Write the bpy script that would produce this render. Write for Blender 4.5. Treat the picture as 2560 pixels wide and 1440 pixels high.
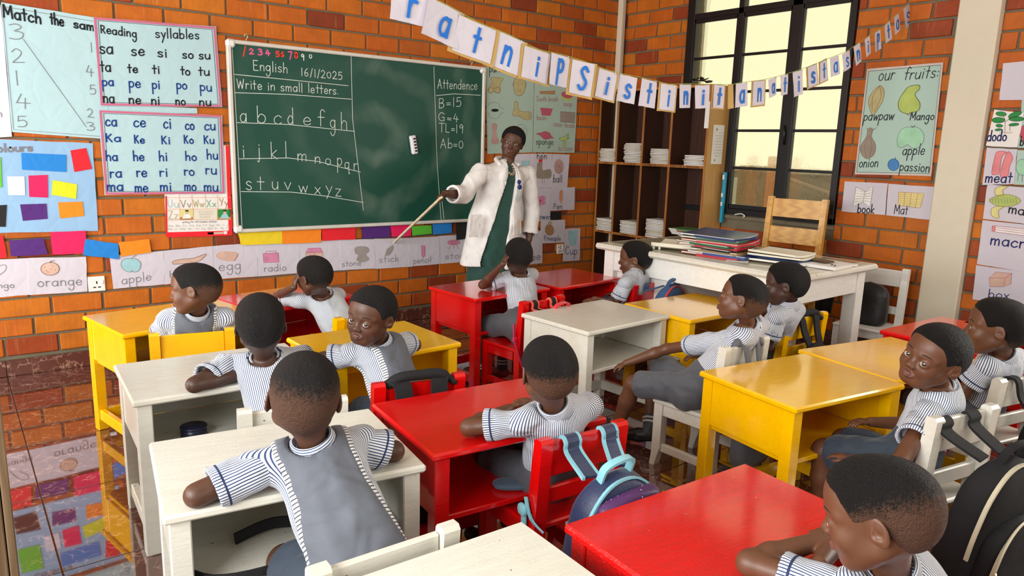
import bpy, bmesh, math, random
import numpy as np
from mathutils import Vector, Matrix

R = math.radians
for o in list(bpy.data.objects): bpy.data.objects.remove(o)
SC = bpy.context.scene
COL = SC.collection

# ------------------------------------------------------------------ camera
FPX = 1812.0; CAMH = 1.35
YAW, PITCH, ROLL = R(38.095), R(11.052), R(-1.702)
def cam_basis():
    f = Vector((math.sin(YAW)*math.cos(PITCH), math.cos(YAW)*math.cos(PITCH), -math.sin(PITCH)))
    r = Vector((math.cos(YAW), -math.sin(YAW), 0)); d = f.cross(r)
    return (math.cos(ROLL)*r + math.sin(ROLL)*d, -math.sin(ROLL)*r + math.cos(ROLL)*d, f)
CR, CD, CF = cam_basis(); CC = Vector((0, 0, CAMH))
cam = bpy.data.objects.new('camera', bpy.data.cameras.new('camera')); COL.objects.link(cam)
cam.data.sensor_width = 36; cam.data.lens = FPX*36/2560; cam.data.clip_start = .02
m = Matrix((CR, -CD, -CF)).transposed().to_4x4(); m.translation = CC
cam.matrix_world = m; SC.camera = cam

# ------------------------------------------------------------------ world and light
WD, WR, WL, WB, CEIL = 4.798, 4.937, -1.9, -2.6, 3.25     # front wall y, right wall x, left, back, ceiling
world = bpy.data.worlds.new('overcast_sky'); SC.world = world; world.use_nodes = True
bg = world.node_tree.nodes['Background']
bg.inputs['Color'].default_value = (1.0, .95, .66, 1); bg.inputs['Strength'].default_value = 1.22
def area(name, loc, aim, sx, sy, power, col):
    l = bpy.data.lights.new(name, 'AREA'); l.shape = 'RECTANGLE'; l.size = sx; l.size_y = sy; l.energy = power; l.color = col
    o = bpy.data.objects.new(name, l); COL.objects.link(o); o.location = loc
    o.rotation_euler = (Vector(aim) - Vector(loc)).to_track_quat('-Z', 'Y').to_euler(); return o
area('added_left_front_light', (WL+.12, 3.7, 1.15), (1, 3.7, 1.0), 1.7, 2.0, 88, (1, .99, .97))  # lamp added to light the left wall and floor; the doorway is invented
area('added_left_light', (WL+.12, 1.1, 1.75), (1.2, 1.6, 1.2), 2.6, 1.5, 190, (.96, .985, 1))  # added lamp for the desks, set in a made-up opening out of view
area('added_back_light', (1.2, WB+.12, 1.8), (1.4, 0, 1.2), 3.6, 1.5, 40, (.97, .985, 1))  # added fill from behind the camera; no real window known there
area('added_right_rear_light', (WR+.05, -.6, 1.75), (2, 1.0, 1.1), 1.9, 1.6, 75, (1, .975, .92))  # invented source, added to even out the light mid-room
vs = SC.view_settings; vs.view_transform = 'Standard'; vs.look = 'None'; vs.gamma = 1; vs.exposure = 0.0; vs.use_curve_mapping = False
try: SC.cycles.max_bounces = 7; SC.cycles.diffuse_bounces = 4; SC.cycles.transparent_max_bounces = 12
except Exception: pass

# ------------------------------------------------------------------ helpers
def ray(px, py):
    return CR*((px-1280)/FPX) + CD*((py-720)/FPX) + CF
def on_front(px, py, y=WD):                # point of the front wall seen at a pixel of the 2560 x 1440 survey photo
    d = ray(px, py); return CC + d*(y/d.y)
def on_right(px, py, x=WR):
    d = ray(px, py); return CC + d*(x/d.x)
def at_z(px, py, z):
    d = ray(px, py); return CC + d*((z-CAMH)/d.z)
def at_d(px, py, d): return CC + ray(px, py)*d

def tag(o, label=None, cat=None, group=None, kind=None):
    if label: o['label'] = label
    if cat: o['category'] = cat
    if group: o['group'] = group
    if kind: o['kind'] = kind
    return o
def link(name, me, mats, parent=None, smooth=False):
    o = bpy.data.objects.new(name, me); COL.objects.link(o)
    for mm in (mats if isinstance(mats, (list, tuple)) else [mats]):
        if mm and len(me.materials) < (len(mats) if isinstance(mats, (list, tuple)) else 1): me.materials.append(mm)
    if parent: o.parent = parent
    if smooth: me.shade_smooth()
    return o
def empty(name, loc=(0,0,0), rz=0, label=None, cat=None, group=None):
    o = bpy.data.objects.new(name, None); COL.objects.link(o); o.location = loc; o.rotation_euler = (0,0,rz)
    o.empty_display_size = .05
    return tag(o, label, cat, group)
def copy_tree(o, parent=None):
    kids = list(o.children); c = o.copy(); COL.objects.link(c)
    if parent: c.parent = parent
    for k in kids: copy_tree(k, c)
    return c
class MB:                                  # collects simple solids, builds ONE mesh
    def __init__(s): s.v = []; s.f = []; s.mi = []; s.sm = []
    def add(s, vs, fs, mi=0, sm=False):
        n = len(s.v); s.v += [tuple(p) for p in vs]; s.f += [tuple(i+n for i in f) for f in fs]; s.mi += [mi]*len(fs); s.sm += [sm]*len(fs)
    def box(s, c, d, M=None, bev=0.0, mi=0):       # centre, size, optional matrix, chamfer
        hx, hy, hz = d[0]/2, d[1]/2, d[2]/2
        if bev <= 0:
            vs = [Vector((c[0]+x*hx, c[1]+y*hy, c[2]+z*hz)) for x in (-1,1) for y in (-1,1) for z in (-1,1)]
            fs = [(0,1,3,2),(4,6,7,5),(0,4,5,1),(2,3,7,6),(0,2,6,4),(1,5,7,3)]
        else:
            b = min(bev, hx*.9, hy*.9, hz*.9); vs = []; idx = {}
            for x in (-1,1):
                for y in (-1,1):
                    for z in (-1,1):
                        for a in range(3):
                            p = [x*(hx-b), y*(hy-b), z*(hz-b)]; p[a] = (x*hx, y*hy, z*hz)[a]
                            idx[(x,y,z,a)] = len(vs); vs.append(Vector((c[0]+p[0], c[1]+p[1], c[2]+p[2])))
            fs = []
            for a in range(3):
                o1, o2 = [i for i in range(3) if i != a]
                for sg in (-1,1):
                    q = []
                    for (u, w) in ((-1,-1),(1,-1),(1,1),(-1,1)):
                        k = [0,0,0]; k[a] = sg; k[o1] = u; k[o2] = w; q.append(idx[(*k, a)])
                    fs.append(q if (sg > 0) == (a != 1) else q[::-1])
            for a in range(3):                      # edge chamfers (edges parallel to axis a)
                o1, o2 = [i for i in range(3) if i != a]
                for u in (-1,1):
                    for w in (-1,1):
                        k0 = [0,0,0]; k1 = [0,0,0]; k0[a] = -1; k1[a] = 1
                        for k in (k0,k1): k[o1] = u; k[o2] = w
                        q = [idx[(*k0,o1)], idx[(*k1,o1)], idx[(*k1,o2)], idx[(*k0,o2)]]
                        fs.append(q if (u*w > 0) == (a != 1) else q[::-1])
            for x in (-1,1):
                for y in (-1,1):
                    for z in (-1,1):
                        q = [idx[(x,y,z,i)] for i in range(3)]; fs.append(q if x*y*z > 0 else q[::-1])
        if M is not None: vs = [M @ p for p in vs]
        s.add(vs, fs, mi); return s
    def bar(s, a, b, w, d, up=(0,0,1), bev=0.0, mi=0):   # box along a->b, w across, d along up
        a = Vector(a); b = Vector(b); z = (b-a).normalized(); u = Vector(up); x = u.cross(z)
        if x.length < 1e-4: x = Vector((1,0,0)).cross(z)
        x.normalize(); y = z.cross(x); L = (b-a).length
        M = Matrix((x, y, z)).transposed().to_4x4(); M.translation = (a+b)/2
        return s.box((0,0,0), (w, d, L), M, bev, mi)
    def tube(s, pts, r, n=10, mi=0, closed=False, flat=None, cap=True):   # r scalar or list; flat=(ratio, up)
        pts = [Vector(p) for p in pts]; N = len(pts); rr = r if isinstance(r, (list,tuple)) else [r]*N
        vs = []; prev = None
        for i, p in enumerate(pts):
            t = (pts[min(i+1,N-1)] - pts[max(i-1,0)]) if not closed else (pts[(i+1)%N]-pts[i-1]); t.normalize()
            if flat: x = Vector(flat[1]); x = x - t*x.dot(t)
            else: x = prev if prev is not None else (Vector((0,0,1)) if abs(t.z) < .9 else Vector((1,0,0)))
            x = x - t*x.dot(t); x.normalize(); y = t.cross(x); prev = x
            for k in range(n):
                a = 2*math.pi*k/n; q = flat[0] if flat else 1
                vs.append(p + x*math.cos(a)*rr[i]*q + y*math.sin(a)*rr[i])
        fs = []
        for i in range(N if closed else N-1):
            j = (i+1) % N
            for k in range(n): fs.append((i*n+k, i*n+(k+1)%n, j*n+(k+1)%n, j*n+k))
        if not closed and cap: fs += [tuple(range(n))[::-1], tuple(range((N-1)*n, N*n))]
        s.add(vs, fs, mi, True); return s
    def strap(s, pts, w, t, side, mi=0):          # flat webbing: width w along side vector, thickness t
        pts = [Vector(p) for p in pts]; N = len(pts); vs = []; side0 = Vector(side)
        for i, p in enumerate(pts):
            tg = (pts[min(i+1,N-1)] - pts[max(i-1,0)]).normalized(); sd = (side0 - tg*side0.dot(tg)).normalized(); nn = tg.cross(sd)
            for (a, b) in ((-1,-1),(1,-1),(1,1),(-1,1)): vs.append(p + sd*a*w/2 + nn*b*t/2)
        fs = [(3,2,1,0), tuple(range((N-1)*4, N*4))]
        for i in range(N-1):
            for k in range(4): fs.append((i*4+k, i*4+(k+1)%4, i*4+4+(k+1)%4, i*4+4+k))
        s.add(vs, fs, mi); return s
    def sphere(s, c, r, n=12, mi=0, M=None):
        r = r if isinstance(r, (tuple,list)) else (r,r,r); vs = []; h = n//2
        for i in range(h+1):
            for k in range(n):
                a, b = math.pi*i/h, 2*math.pi*k/n; p = Vector((c[0]+r[0]*math.sin(a)*math.cos(b), c[1]+r[1]*math.sin(a)*math.sin(b), c[2]+r[2]*math.cos(a)))
                vs.append(M @ p if M is not None else p)
        fs = [(i*n+k, (i+1)*n+k, (i+1)*n+(k+1)%n, i*n+(k+1)%n) for i in range(h) for k in range(n)]
        s.add(vs, fs, mi, True); return s
    def poly(s, pts, mi=0): s.add(pts, [tuple(range(len(pts)))], mi); return s
    def prism(s, pts, th, mi=0):                  # closed outline extruded by vector th
        pts = [Vector(p) for p in pts]; n = len(pts); th = Vector(th)
        s.add(pts + [p+th for p in pts], [tuple(range(n))[::-1], tuple(range(n, 2*n))] + [(i, (i+1)%n, (i+1)%n+n, i+n) for i in range(n)], mi); return s
    def build(s, name, mats, parent=None, smooth=False):
        me = bpy.data.meshes.new(name); me.from_pydata(s.v, [], s.f); me.update()
        ms = mats if isinstance(mats, (list,tuple)) else [mats]
        for mm in ms: me.materials.append(mm)
        me.polygons.foreach_set('material_index', s.mi); me.polygons.foreach_set('use_smooth', [smooth or q for q in s.sm])
        if any(len(f) > 4 for f in s.f) or True:
            bm = bmesh.new(); bm.from_mesh(me); bmesh.ops.recalc_face_normals(bm, faces=bm.faces)
            big = [f for f in bm.faces if len(f.verts) > 4]
            if big: bmesh.ops.triangulate(bm, faces=big)
            bm.to_mesh(me); bm.free()
        o = bpy.data.objects.new(name, me); COL.objects.link(o)
        if parent: o.parent = parent
        return o
def smooth_line(pts, n=6, closed=False):
    P = [Vector(p) for p in pts]; N = len(P)
    if N < 3: return P
    out = []
    rng = range(N) if closed else range(N-1)
    for i in rng:
        p0 = P[(i-1)%N] if (closed or i > 0) else P[0]; p1 = P[i]; p2 = P[(i+1)%N]; p3 = P[(i+2)%N] if (closed or i+2 < N) else P[-1]
        for k in range(n):
            t = k/n; out.append(.5*((2*p1)+(p2-p0)*t+(2*p0-5*p1+4*p2-p3)*t*t+(3*p1-p0-3*p2+p3)*t*t*t))
    if not closed: out.append(P[-1])
    return out

# ------------------------------------------------------------------ materials
def new_mat(name):
    m = bpy.data.materials.new(name); m.use_nodes = True; nt = m.node_tree
    return m, nt, nt.nodes['Principled BSDF']
def N(nt, t, **kw):
    n = nt.nodes.new(t)
    for k, v in kw.items():
        if k in ('operation','blend_type','data_type','attribute_name','wave_type','bands_direction','feature','distance','noise_dimensions'): setattr(n, k, v)
        else: n.inputs[k].default_value = v
    return n
def ramp(nt, src, stops):
    r = nt.nodes.new('ShaderNodeValToRGB'); e = r.color_ramp.elements
    while len(e) > 1: e.remove(e[-1])
    e[0].position = stops[0][0]; e[0].color = (*stops[0][1], 1)
    for p, c in stops[1:]:
        q = e.new(p); q.color = (*c, 1)
    nt.links.new(src, r.inputs['Fac']); return r.outputs['Color']
def mixc(nt, fac, a, b, bt='MIX'):
    m = nt.nodes.new('ShaderNodeMix'); m.data_type = 'RGBA'; m.blend_type = bt; m.clamp_factor = True
    for sock, v in ((m.inputs[0], fac), (m.inputs[6], a), (m.inputs[7], b)):
        if isinstance(v, bpy.types.NodeSocket): nt.links.new(v, sock)
        elif isinstance(v, (int, float)): sock.default_value = v
        else: sock.default_value = (*v, 1)
    return m.outputs[2]
def math_n(nt, op, a, b=0.0, c=None):
    m = nt.nodes.new('ShaderNodeMath'); m.operation = op
    for i, v in enumerate((a, b, c)):
        if v is None: continue
        if isinstance(v, bpy.types.NodeSocket): nt.links.new(v, m.inputs[i])
        else: m.inputs[i].default_value = v
    return m.outputs[0]
def coord(nt, kind='Object', scale=(1,1,1)):
    tc = nt.nodes.new('ShaderNodeTexCoord'); mp = nt.nodes.new('ShaderNodeMapping'); mp.inputs['Scale'].default_value = scale
    nt.links.new(tc.outputs[kind], mp.inputs['Vector']); return mp.outputs[0]
def world_coord(nt, scale=(1,1,1)):
    g = nt.nodes.new('ShaderNodeNewGeometry'); mp = nt.nodes.new('ShaderNodeMapping'); mp.inputs['Scale'].default_value = scale
    nt.links.new(g.outputs['Position'], mp.inputs['Vector']); return mp.outputs[0]
def noise(nt, vec, scale, detail=3, rough=.5):
    n = N(nt, 'ShaderNodeTexNoise', Scale=scale, Detail=detail, Roughness=rough); nt.links.new(vec, n.inputs['Vector']); return n.outputs['Fac']
def bump(nt, bsdf, h, strength=.3, dist=.005):
    b = N(nt, 'ShaderNodeBump', Strength=strength, Distance=dist); nt.links.new(h, b.inputs['Height']); nt.links.new(b.outputs[0], bsdf.inputs['Normal'])
MATS = {}
def plain(name, col, rough=.6, var=.12, bs=0.0, bscale=60, metal=0, spec=.5, coat=0):
    if name in MATS: return MATS[name]
    m, nt, b = new_mat(name); v = coord(nt)
    f = noise(nt, v, 14, 4)
    c = mixc(nt, f, [max(0, x*(1-var)) for x in col], [min(1, x*(1+var)) for x in col])
    nt.links.new(c, b.inputs['Base Color']); b.inputs['Roughness'].default_value = rough; b.inputs['Metallic'].default_value = metal
    b.inputs['Specular IOR Level'].default_value = spec; b.inputs['Coat Weight'].default_value = coat
    if bs: bump(nt, b, noise(nt, v, bscale, 3), bs, .004)
    MATS[name] = m; return m
def paint(name, col, rough=.22, chip=None, dirt=(.45,.4,.3), dirt_amt=.25, bk=.35):
    m, nt, b = new_mat(name); v = coord(nt, scale=(1,6,6)); v2 = coord(nt)
    f = noise(nt, v, 9, 4); c = mixc(nt, f, [x*.88 for x in col], [min(1,x*1.08) for x in col])
    d = noise(nt, v2, 5, 5, .65); dm = ramp(nt, d, [(.5,(0,0,0)), (.75,(1,1,1))])
    c = mixc(nt, math_n(nt, 'MULTIPLY', dm, dirt_amt), c, [a*b_ for a, b_ in zip(col, dirt)] if dirt else col)
    if chip:
        k = noise(nt, v2, 45, 2); km = ramp(nt, k, [(.755,(0,0,0)), (.77,(1,1,1))]); c = mixc(nt, km, c, chip)
    nt.links.new(c, b.inputs['Base Color']); b.inputs['Specular IOR Level'].default_value = .25
    rn = noise(nt, v2, 12, 3); nt.links.new(math_n(nt, 'MULTIPLY_ADD', rn, .18, rough-.06), b.inputs['Roughness'])
    h = math_n(nt, 'ADD', math_n(nt, 'MULTIPLY', noise(nt, v, 22, 3), .8), math_n(nt, 'MULTIPLY', noise(nt, v2, 130, 2), .35))
    b.inputs['Coat Weight'].default_value = 1.0 if max(col)-min(col) > .3 else .35; b.inputs['Coat Roughness'].default_value = .10; b.inputs['Coat IOR'].default_value = 1.55
    bump(nt, b, h, bk, .003 if bk < .5 else .006); return m
def brick_mat():
    m, nt, b = new_mat('fired_clay_brick')
    oi = nt.nodes.new('ShaderNodeObjectInfo'); g = nt.nodes.new('ShaderNodeNewGeometry')
    rnd = math_n(nt, 'FRACT', math_n(nt, 'ADD', oi.outputs['Random'], g.outputs['Random Per Island']))
    base = ramp(nt, rnd, [(0,(.60,.132,.007)), (.3,(.68,.175,.009)), (.55,(.61,.145,.008)), (.72,(.68,.205,.009)), (.84,(.42,.072,.010)), (1,(.27,.042,.010))])
    v = world_coord(nt); f = noise(nt, v, 9, 5, .6)
    c = mixc(nt, f, (.50,.44,.42), (1.0,.98,.95)); c = mixc(nt, 1.0, base, c, 'MULTIPLY')
    vst = world_coord(nt, (60,60,3)); s = noise(nt, vst, 1.0, 2); sm = ramp(nt, s, [(.62,(0,0,0)), (.8,(1,1,1))])
    c = mixc(nt, math_n(nt, 'MULTIPLY', sm, .22), c, (.75,.45,.25))
    e = noise(nt, v, 30, 4, .7); em = ramp(nt, e, [(.68,(0,0,0)), (.78,(1,1,1))]); c = mixc(nt, math_n(nt, 'MULTIPLY', em, .35), c, (.62,.42,.28))
    nt.links.new(c, b.inputs['Base Color']); b.inputs['Roughness'].default_value = .62; b.inputs['Specular IOR Level'].default_value = .35
    bump(nt, b, math_n(nt, 'ADD', noise(nt, v, 45, 4), noise(nt, vst, .8, 2)), .35, .004); return m
def tile_mat():
    m, nt, b = new_mat('polished_red_floor_tile'); v = world_coord(nt)
    oi = nt.nodes.new('ShaderNodeObjectInfo')
    f = noise(nt, v, 4, 4, .6); c = mixc(nt, f, (.075,.020,.014), (.130,.040,.028))
    w = N(nt, 'ShaderNodeTexVoronoi', Scale=14.0, feature='DISTANCE_TO_EDGE')
    nn = N(nt, 'ShaderNodeTexNoise', Scale=7.0, Detail=5.0); nt.links.new(v, nn.inputs['Vector'])
    vv = nt.nodes.new('ShaderNodeVectorMath'); vv.operation = 'ADD'; nt.links.new(v, vv.inputs[0]); sc = nt.nodes.new('ShaderNodeVectorMath'); sc.operation = 'SCALE'; sc.inputs['Scale'].default_value = .35
    nt.links.new(nn.outputs['Color'], sc.inputs[0]); nt.links.new(sc.outputs[0], vv.inputs[1]); nt.links.new(vv.outputs[0], w.inputs['Vector'])
    vein = ramp(nt, w.outputs['Distance'], [(0,(1,1,1)), (.035,(.35,.35,.35)), (.075,(0,0,0))]); br = noise(nt, v, 22, 3)
    c = mixc(nt, math_n(nt, 'MULTIPLY', vein, ramp(nt, br, [(.42,(0,0,0)), (.62,(1,1,1))])), c, (.42,.24,.17))
    nt.links.new(c, b.inputs['Base Color']); b.inputs['Roughness'].default_value = .035; b.inputs['Specular IOR Level'].default_value = 1.0; b.inputs['IOR'].default_value = 1.6
    b.inputs['Coat Weight'].default_value = .9; b.inputs['Coat Roughness'].default_value = .02; b.inputs['Coat IOR'].default_value = 1.65
    bump(nt, b, noise(nt, v, 3, 2), .02, .006); return m
def wood(name, c1, c2, scale=(3,3,3), axis='Z', rough=.4, ws=6.0, dist=6.0):
    m, nt, b = new_mat(name); v = coord(nt, scale=scale); n1 = N(nt, 'ShaderNodeTexNoise', Scale=2.0, Detail=5.0, Distortion=1.2); nt.links.new(v, n1.inputs['Vector'])
    w = N(nt, 'ShaderNodeTexWave', Scale=ws, Distortion=dist, Detail=3.0); w.wave_type = 'BANDS'; w.bands_direction = 'X'; nt.links.new(v, w.inputs['Vector'])
    f = math_n(nt, 'MULTIPLY_ADD', w.outputs['Fac'], .45, math_n(nt, 'MULTIPLY', n1.outputs['Fac'], .6))
    nt.links.new(ramp(nt, f, [(.2,c1), (.8,c2)]), b.inputs['Base Color']); b.inputs['Roughness'].default_value = rough
    bump(nt, b, f, .12, .003); return m
def paper(name, col, rough=.75):
    m, nt, b = new_mat(name); v = coord(nt); g = noise(nt, v, 4, 4)
    nt.links.new(mixc(nt, g, [x*.93 for x in col], [min(1,x*1.05) for x in col]), b.inputs['Base Color']); b.inputs['Roughness'].default_value = rough
    vo = N(nt, 'ShaderNodeTexVoronoi', Scale=9.0, feature='DISTANCE_TO_EDGE'); nt.links.new(v, vo.inputs['Vector'])
    bump(nt, b, math_n(nt, 'ADD', noise(nt, v, 7, 3), math_n(nt, 'MINIMUM', vo.outputs['Distance'], .12)), .35, .012); return m

M_BRICK = brick_mat(); M_TILE = tile_mat()
M_MORTAR = plain('cement_mortar', (.165,.14,.09), .9, .25, .5, 90)
M_GROUT = plain('tile_grout', (.10,.06,.04), .8, .2)
M_FARWALL = plain('far_brick_wall', (.30,.13,.06), .8, .2)
M_CREAM = plain('cream_wall_paint', (.66,.60,.46), .55, .04, .06, 20)
M_CEIL = plain('pale_board_ceiling', (.60,.57,.50), .8, .05)
M_YEL = paint('yellow_gloss_paint', (.95,.50,.0), .20, None, (.75,.6,.4))
M_RED = paint('red_gloss_paint', (.68,.003,.003), .20, None, (.6,.5,.5))
M_YELW = paint('brushy_yellow_gloss_paint', (.95,.50,.0), .20, None, (.75,.6,.4), bk=.42); M_REDW = paint('worn_red_gloss_paint', (.68,.003,.003), .22, (.75,.35,.3), (.6,.5,.5), bk=.95)
M_WHT = paint('white_gloss_paint', (.69,.67,.585), .30, (.30,.15,.07), (.80,.72,.56), .25)
M_WHT2 = paint('clean_white_paint', (.82,.81,.76), .35, None, (.8,.75,.65), .2)
M_BLACKM = plain('black_painted_steel', (.006,.007,.008), .35, .2)
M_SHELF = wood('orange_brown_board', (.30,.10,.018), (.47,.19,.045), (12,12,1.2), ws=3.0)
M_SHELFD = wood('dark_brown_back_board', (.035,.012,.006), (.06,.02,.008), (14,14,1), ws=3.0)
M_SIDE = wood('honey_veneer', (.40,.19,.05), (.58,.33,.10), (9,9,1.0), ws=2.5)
M_PINE = wood('varnished_pine', (.52,.25,.045), (.70,.40,.09), (1.5,14,14), ws=2.0, rough=.3)
M_STICK = wood('pale_stick_wood', (.62,.50,.33), (.76,.66,.48), (4,4,4))
M_CHROME = plain('chrome', (.7,.68,.62), .22, .05, metal=1)
M_GOLD = plain('pale_gold_metal', (.75,.65,.38), .3, .05, metal=1)
M_PAPER = paper('white_drawing_paper', (.60,.565,.63)); M_PAPERW = paper('bright_white_paper', (.78,.76,.72)); M_CREAMP = paper('worn_cream_paper', (.72,.68,.55))
M_MINT = paper('mint_manila_paper', (.42,.61,.65)); M_MINTD = paper('pale_green_manila_paper', (.38,.50,.42)); M_BLUEP = paper('pale_blue_manila_paper', (.27,.46,.68))
M_FRUIT = paper('pale_mint_poster_paper', (.40,.56,.49)); M_KRAFT = paper('brown_kraft_card', (.52,.33,.10))
def ink(name, c): return plain(name, c, .6, .1, spec=.2)
I_BLACK = ink('black_marker', (.012,.014,.018)); I_BLUE = ink('blue_marker', (.008,.045,.22)); I_BBLUE = ink('bright_blue_crayon', (.015,.16,.60)); I_GREY = ink('pencil_grey', (.20,.20,.22))
I_NAVY = ink('navy_marker', (.01,.015,.10)); I_CHALK = plain('white_chalk', (.62,.68,.62), .95, .3); I_PCHALK = plain('pink_chalk', (.75,.10,.30), .95, .2); I_RCHALK = plain('red_chalk', (.80,.045,.03), .95, .2)
I_PINK = ink('pink_pencil', (.55,.14,.24)); I_REDP = ink('red_pencil', (.55,.16,.12)); I_BROWN = ink('brown_pencil', (.22,.12,.07)); I_REDB = ink('faded_red_marker', (.40,.18,.17))
def fillm(name, c): return plain(name, c, .8, .25, spec=.1)
F = dict(peach=fillm('peach_crayon', (.62,.42,.34)), aqua=fillm('aqua_crayon', (.33,.56,.60)), green=fillm('green_crayon', (.16,.42,.26)), lime=fillm('lime_crayon', (.42,.52,.14)),
  tan=fillm('tan_crayon', (.46,.40,.20)), skin=fillm('flesh_crayon', (.48,.30,.27)), red=fillm('rose_crayon', (.45,.10,.14)), orange=fillm('orange_crayon', (.70,.30,.14)),
  yellow=fillm('yellow_crayon', (.66,.62,.26)), blue=fillm('blue_crayon', (.08,.24,.50)), greyb=fillm('grey_brown_crayon', (.30,.25,.20)), pink=fillm('pink_crayon', (.62,.24,.38)),
  leaf=fillm('leaf_green_crayon', (.04,.26,.07)), meat=fillm('meat_pink_crayon', (.70,.25,.26)), grey=fillm('grey_crayon', (.33,.30,.28)), black=fillm('black_ink_fill', (.02,.02,.02)),
  white=fillm('white_print', (.78,.78,.75)), brown=fillm('sienna_crayon', (.40,.22,.10)), mint=fillm('mint_crayon', (.35,.62,.42)))
C_ = dict(red=paper('red_sugar_paper', (.78,.008,.02)), blue=paper('blue_sugar_paper', (.01,.21,.62)), pink=paper('magenta_sugar_paper', (.80,.006,.10)), yellow=paper('yellow_sugar_paper', (.80,.60,.01)),
  orange=paper('orange_sugar_paper', (.90,.24,.005)), purple=paper('purple_sugar_paper', (.075,.012,.17)), lime=paper('acid_yellow_sugar_paper', (.70,.68,.01)), black=paper('black_sugar_paper', (.006,.006,.008)),
  green=paper('green_sugar_paper', (.10,.50,.03)), white=paper('lilac_white_paper', (.72,.66,.76)))

# ================================================================== the room
def struct(o): o['kind'] = 'structure'; return o
def in_frame(p, mrg=60):
    v = Vector(p) - CC; d = v.dot(CF)
    if d < .1: return False
    x = 1280 + FPX*v.dot(CR)/d; y = 720 + FPX*v.dot(CD)/d
    return -mrg < x < 2560+mrg and -mrg < y < 1440+mrg
# floor
b = MB(); b.box(((WL+WR)/2, (WB+WD)/2, -.034), (WR-WL+.4, WD-WB+.4, .06)); floor = struct(b.build('floor', M_GROUT))
tile_cache = {}
def tile(x0, x1, y0, y1):
    w, d = round(x1-x0, 3), round(y1-y0, 3)
    if (w, d) not in tile_cache:
        t = MB(); t.box((0,0,-.006), (w-.004, d-.004, .012), bev=.0012); o = t.build('tile', M_TILE, floor); tile_cache[(w,d)] = o.data
    else:
        o = bpy.data.objects.new('tile', tile_cache[(w,d)]); COL.objects.link(o); o.parent = floor
    o.location = ((x0+x1)/2, (y0+y1)/2, 0)
gx = [WL] + [x for x in (.178+.595*k for k in range(-4, 9)) if WL+.02 < x < WR-.02] + [WR]
gy = [WB] + [y for y in (4.254-.595*k for k in range(12, -1, -1)) if WB+.02 < y < WD-.02] + [WD]
for i in range(len(gx)-1):
    for j in range(len(gy)-1): tile(gx[i], gx[i+1], gy[j], gy[j+1])
# ceiling, left and back walls; their holes are made up for the added lamps
b = MB(); b.box(((WL+WR)/2, (WB+WD)/2, CEIL+.05), (WR-WL+.6, WD-WB+.6, .1)); struct(b.build('ceiling', M_CEIL))
def holed_wall(name, axis, pos, th, a0, a1, holes, mat, z1=CEIL):   # wall along y (axis x) or along x (axis y)
    b = MB(); cuts = sorted(set([a0, a1] + [h for q in holes for h in q[:2]]))
    for u0, u1 in zip(cuts[:-1], cuts[1:]):
        h = [q for q in holes if q[0] <= u0+1e-6 and q[1] >= u1-1e-6]; segs = [(0, z1)] if not h else [(0, h[0][2]), (h[0][3], z1)]
        for z0, z2 in segs:
            if z2-z0 < .01: continue
            c, d = ((u0+u1)/2, u1-u0)
            b.box((pos, c, (z0+z2)/2) if axis == 'x' else (c, pos, (z0+z2)/2), (th, d, z2-z0) if axis == 'x' else (d, th, z2-z0))
    return struct(b.build(name, mat))
holed_wall('wall_left', 'x', WL-.1, .2, WB-.2, WD+.2, [(-.4, 2.2, 1.0, 2.5), (2.85, 4.55, 0, 2.15)], M_FARWALL)
holed_wall('wall_back', 'y', WB-.1, .2, WL, WR+.2, [(-.6, 3.0, 1.05, 2.55)], M_FARWALL)
WY0, WY1, WZ0, WZ1 = 2.638, 4.059, .872, 3.0
wall_right = holed_wall('wall_right', 'x', WR+.1+.012, .2, WB, WD+.2, [(WY0, WY1, WZ0, WZ1), (-1.6, .4, WZ0, 2.6)], M_MORTAR)  # rear hole is made up to let the added right lamp in
b = MB(); b.box(((WL+WR)/2, WD+.112, CEIL/2), (WR-WL, .2, CEIL)); wall_front = struct(b.build('wall_front', M_MORTAR))
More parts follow.
